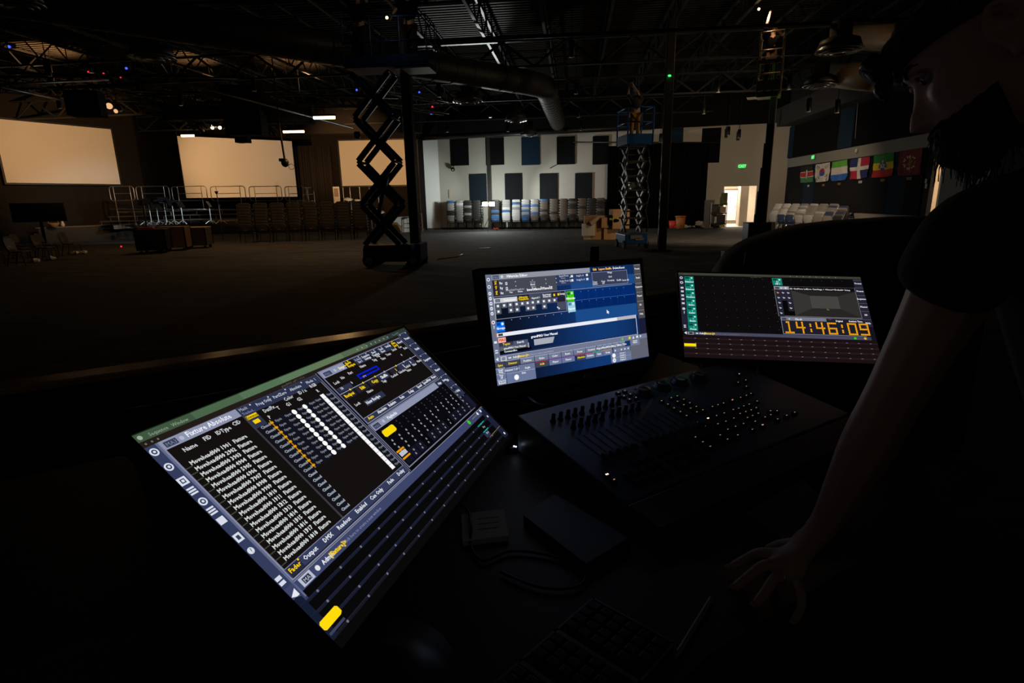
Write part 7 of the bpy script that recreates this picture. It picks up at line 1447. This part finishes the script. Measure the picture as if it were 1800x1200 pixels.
# ---------------- workers up on the lifts
def worker(T, z, label, armL, armR, top, legs, hat=None, lean=(0, 0), hair=HAIR):
    """armL/armR: (elbow, hand) in the platform's own coordinates relative to the feet"""
    q = lambda x, y, zz: T @ Vector((x, y, z + zz)); O_ = Vector((lean[0], lean[1], 0)); ex = lambda v: T @ (Vector((0, 0, z)) + Vector(v))
    hp_ = q(0, 0, .95); chs = q(lean[0] * .7, lean[1] * .7, 1.36); nk = q(lean[0], lean[1], 1.52); hd = q(lean[0] * 1.15, lean[1] * 1.15, 1.64)
    sl, sr = q(lean[0] * .8 - .19, lean[1] * .8, 1.42), q(lean[0] * .8 + .19, lean[1] * .8, 1.42)
    ch = [[(hp_, .125, 'p'), (q(lean[0] * .4, lean[1] * .4, 1.15), .115), (chs, .13, 'c'), (nk, .055), (hd, .085), (hd + Vector((0, 0, .06)), .075)], ['c', (sl, .06), (ex(armL[0]), .045), (ex(armL[1]), .032), (ex(armL[1]) + (ex(armL[1]) - ex(armL[0])) * .35, .03)], ['c', (sr, .06), (ex(armR[0]), .045), (ex(armR[1]), .032), (ex(armR[1]) + (ex(armR[1]) - ex(armR[0])) * .35, .03)],
          ['p', (q(-.1, 0, .86), .09), (q(-.11, .02, .48), .06), (q(-.11, 0, .08), .045), (q(-.11, -.10, .04), .035)], ['p', (q(.1, 0, .86), .09), (q(.11, .02, .48), .06), (q(.11, 0, .08), .045), (q(.11, -.10, .04), .035)]]
    t = thing('person', tuple(q(0, 0, 0)), label, 'person', 0, None); V, E, R = chainify(ch); v, f = skin_geo(V, E, R, 1); MB().add(v, f, SKIN, True).build('body', t)
    ch = [[(hp_ + Vector((0, 0, .02)), .138, 'p'), (q(lean[0] * .4, lean[1] * .4, 1.15), .155), (chs, .175, 'c'), (nk + Vector((0, 0, -.03)), .075)], ['c', (sl, .09), (ex(armL[0]), .068)], ['c', (sr, .09), (ex(armR[0]), .068)]]; V, E, R = chainify(ch); v, f = skin_geo(V, E, R, 1); MB().add(v, f, top, True).build('jacket', t)
    ch = [[(hp_, .14, 'p'), (q(-.1, 0, .86), .103), (q(-.11, .02, .48), .075), (q(-.11, 0, .12), .065)], ['p', (q(.1, 0, .86), .103), (q(.11, .02, .48), .075), (q(.11, 0, .12), .065)]]; V, E, R = chainify(ch); v, f = skin_geo(V, E, R, 1); MB().add(v, f, legs, True).build('trousers', t)
    for s_ in (-1, 1): MB(T).sphere((s_ * .11, -.05, z + .05), (.055, .14, .05), SHOE, 12, 8).build('shoe', t)
    if hat: MB().sphere(hd + Vector((0, 0, .07)), (.12, .135, .09), hat, 16, 10).build('hard_hat', t)
    else: MB().sphere(hd + Vector((0, .02, .06)), (.1, .11, .1), hair, 14, 10).build('hair', t)
    return t
OCH = pm('ochre_work_trousers', (.50, .25, .03), .8); BRN = pm('brown_work_shirt', (.05, .032, .018), .85); ORH = pm('orange_hard_hat', (.5, .18, .03), .4)
worker(BLT, BLZ, 'worker in ochre trousers standing in the blue lift basket, arms raised', ((-.30, -.1, 1.55), (-.28, -.15, 1.80)), ((.02, -.25, 1.50), (-.18, -.25, 1.78)), BRN, OCH, None, (0.02, -.02))
worker(SCT @ Matrix.Translation(Vector((-.55, 0, 0))), SCZ, 'worker in black with an orange hard hat at the left of the big lift platform', ((-.25, -.12, 1.6), (-.1, -.2, 1.9)), ((.28, -.12, 1.5), (.3, -.2, 1.8)), CLOTH, JEAN, ORH)
worker(SCT @ Matrix.Translation(Vector((.75, .05, 0))), SCZ, 'second worker leaning at the right end of the big lift platform', ((-.3, -.1, 1.3), (-.42, -.15, 1.1)), ((.28, -.15, 1.62), (.2, -.2, 1.95)), CLOTH, JEAN, ORH)
worker(MLT, MLZ, 'worker inside the mast lift cage reaching up into the joists', ((-.18, -.22, 1.72), (-.12, -.25, 2.0)), ((.24, -.20, 1.45), (.05, -.35, 1.6)), CLOTH, JEAN, None)
for k, (x, y, Y, c, nm_, lb) in enumerate([(680, 31, 15.3, (1, .8, .35), 'headlamp_glow', 'small bright headlamp worn high on the big scissor lift'), (1334, 16, 17.6, (1, .6, .3), 'tool_lamp', 'small warm lamp by the mast lift worker\'s hands')]):
    p = at_y(x, y, Y); t = thing('small_lamp', tuple(p), lb, 'lamp'); MB().sphere(p, .035, em(nm_, c, 5)).build('bulb', t); MB().sphere(p + Vector((0, .05, .01)), (.05, .04, .05), BLKP).build('case', t)
lamp('added_mast_fill', 'POINT', tuple(at_y(1350, 30, 17.2)), 34, (1, .62, .34), None, .05)  # added glow to lift the ceiling and cage around the worker
lamp('platform_headlamp', 'POINT', tuple(at_y(682, 31, 15.0)), 2.0, (1, .8, .5), None, .03)
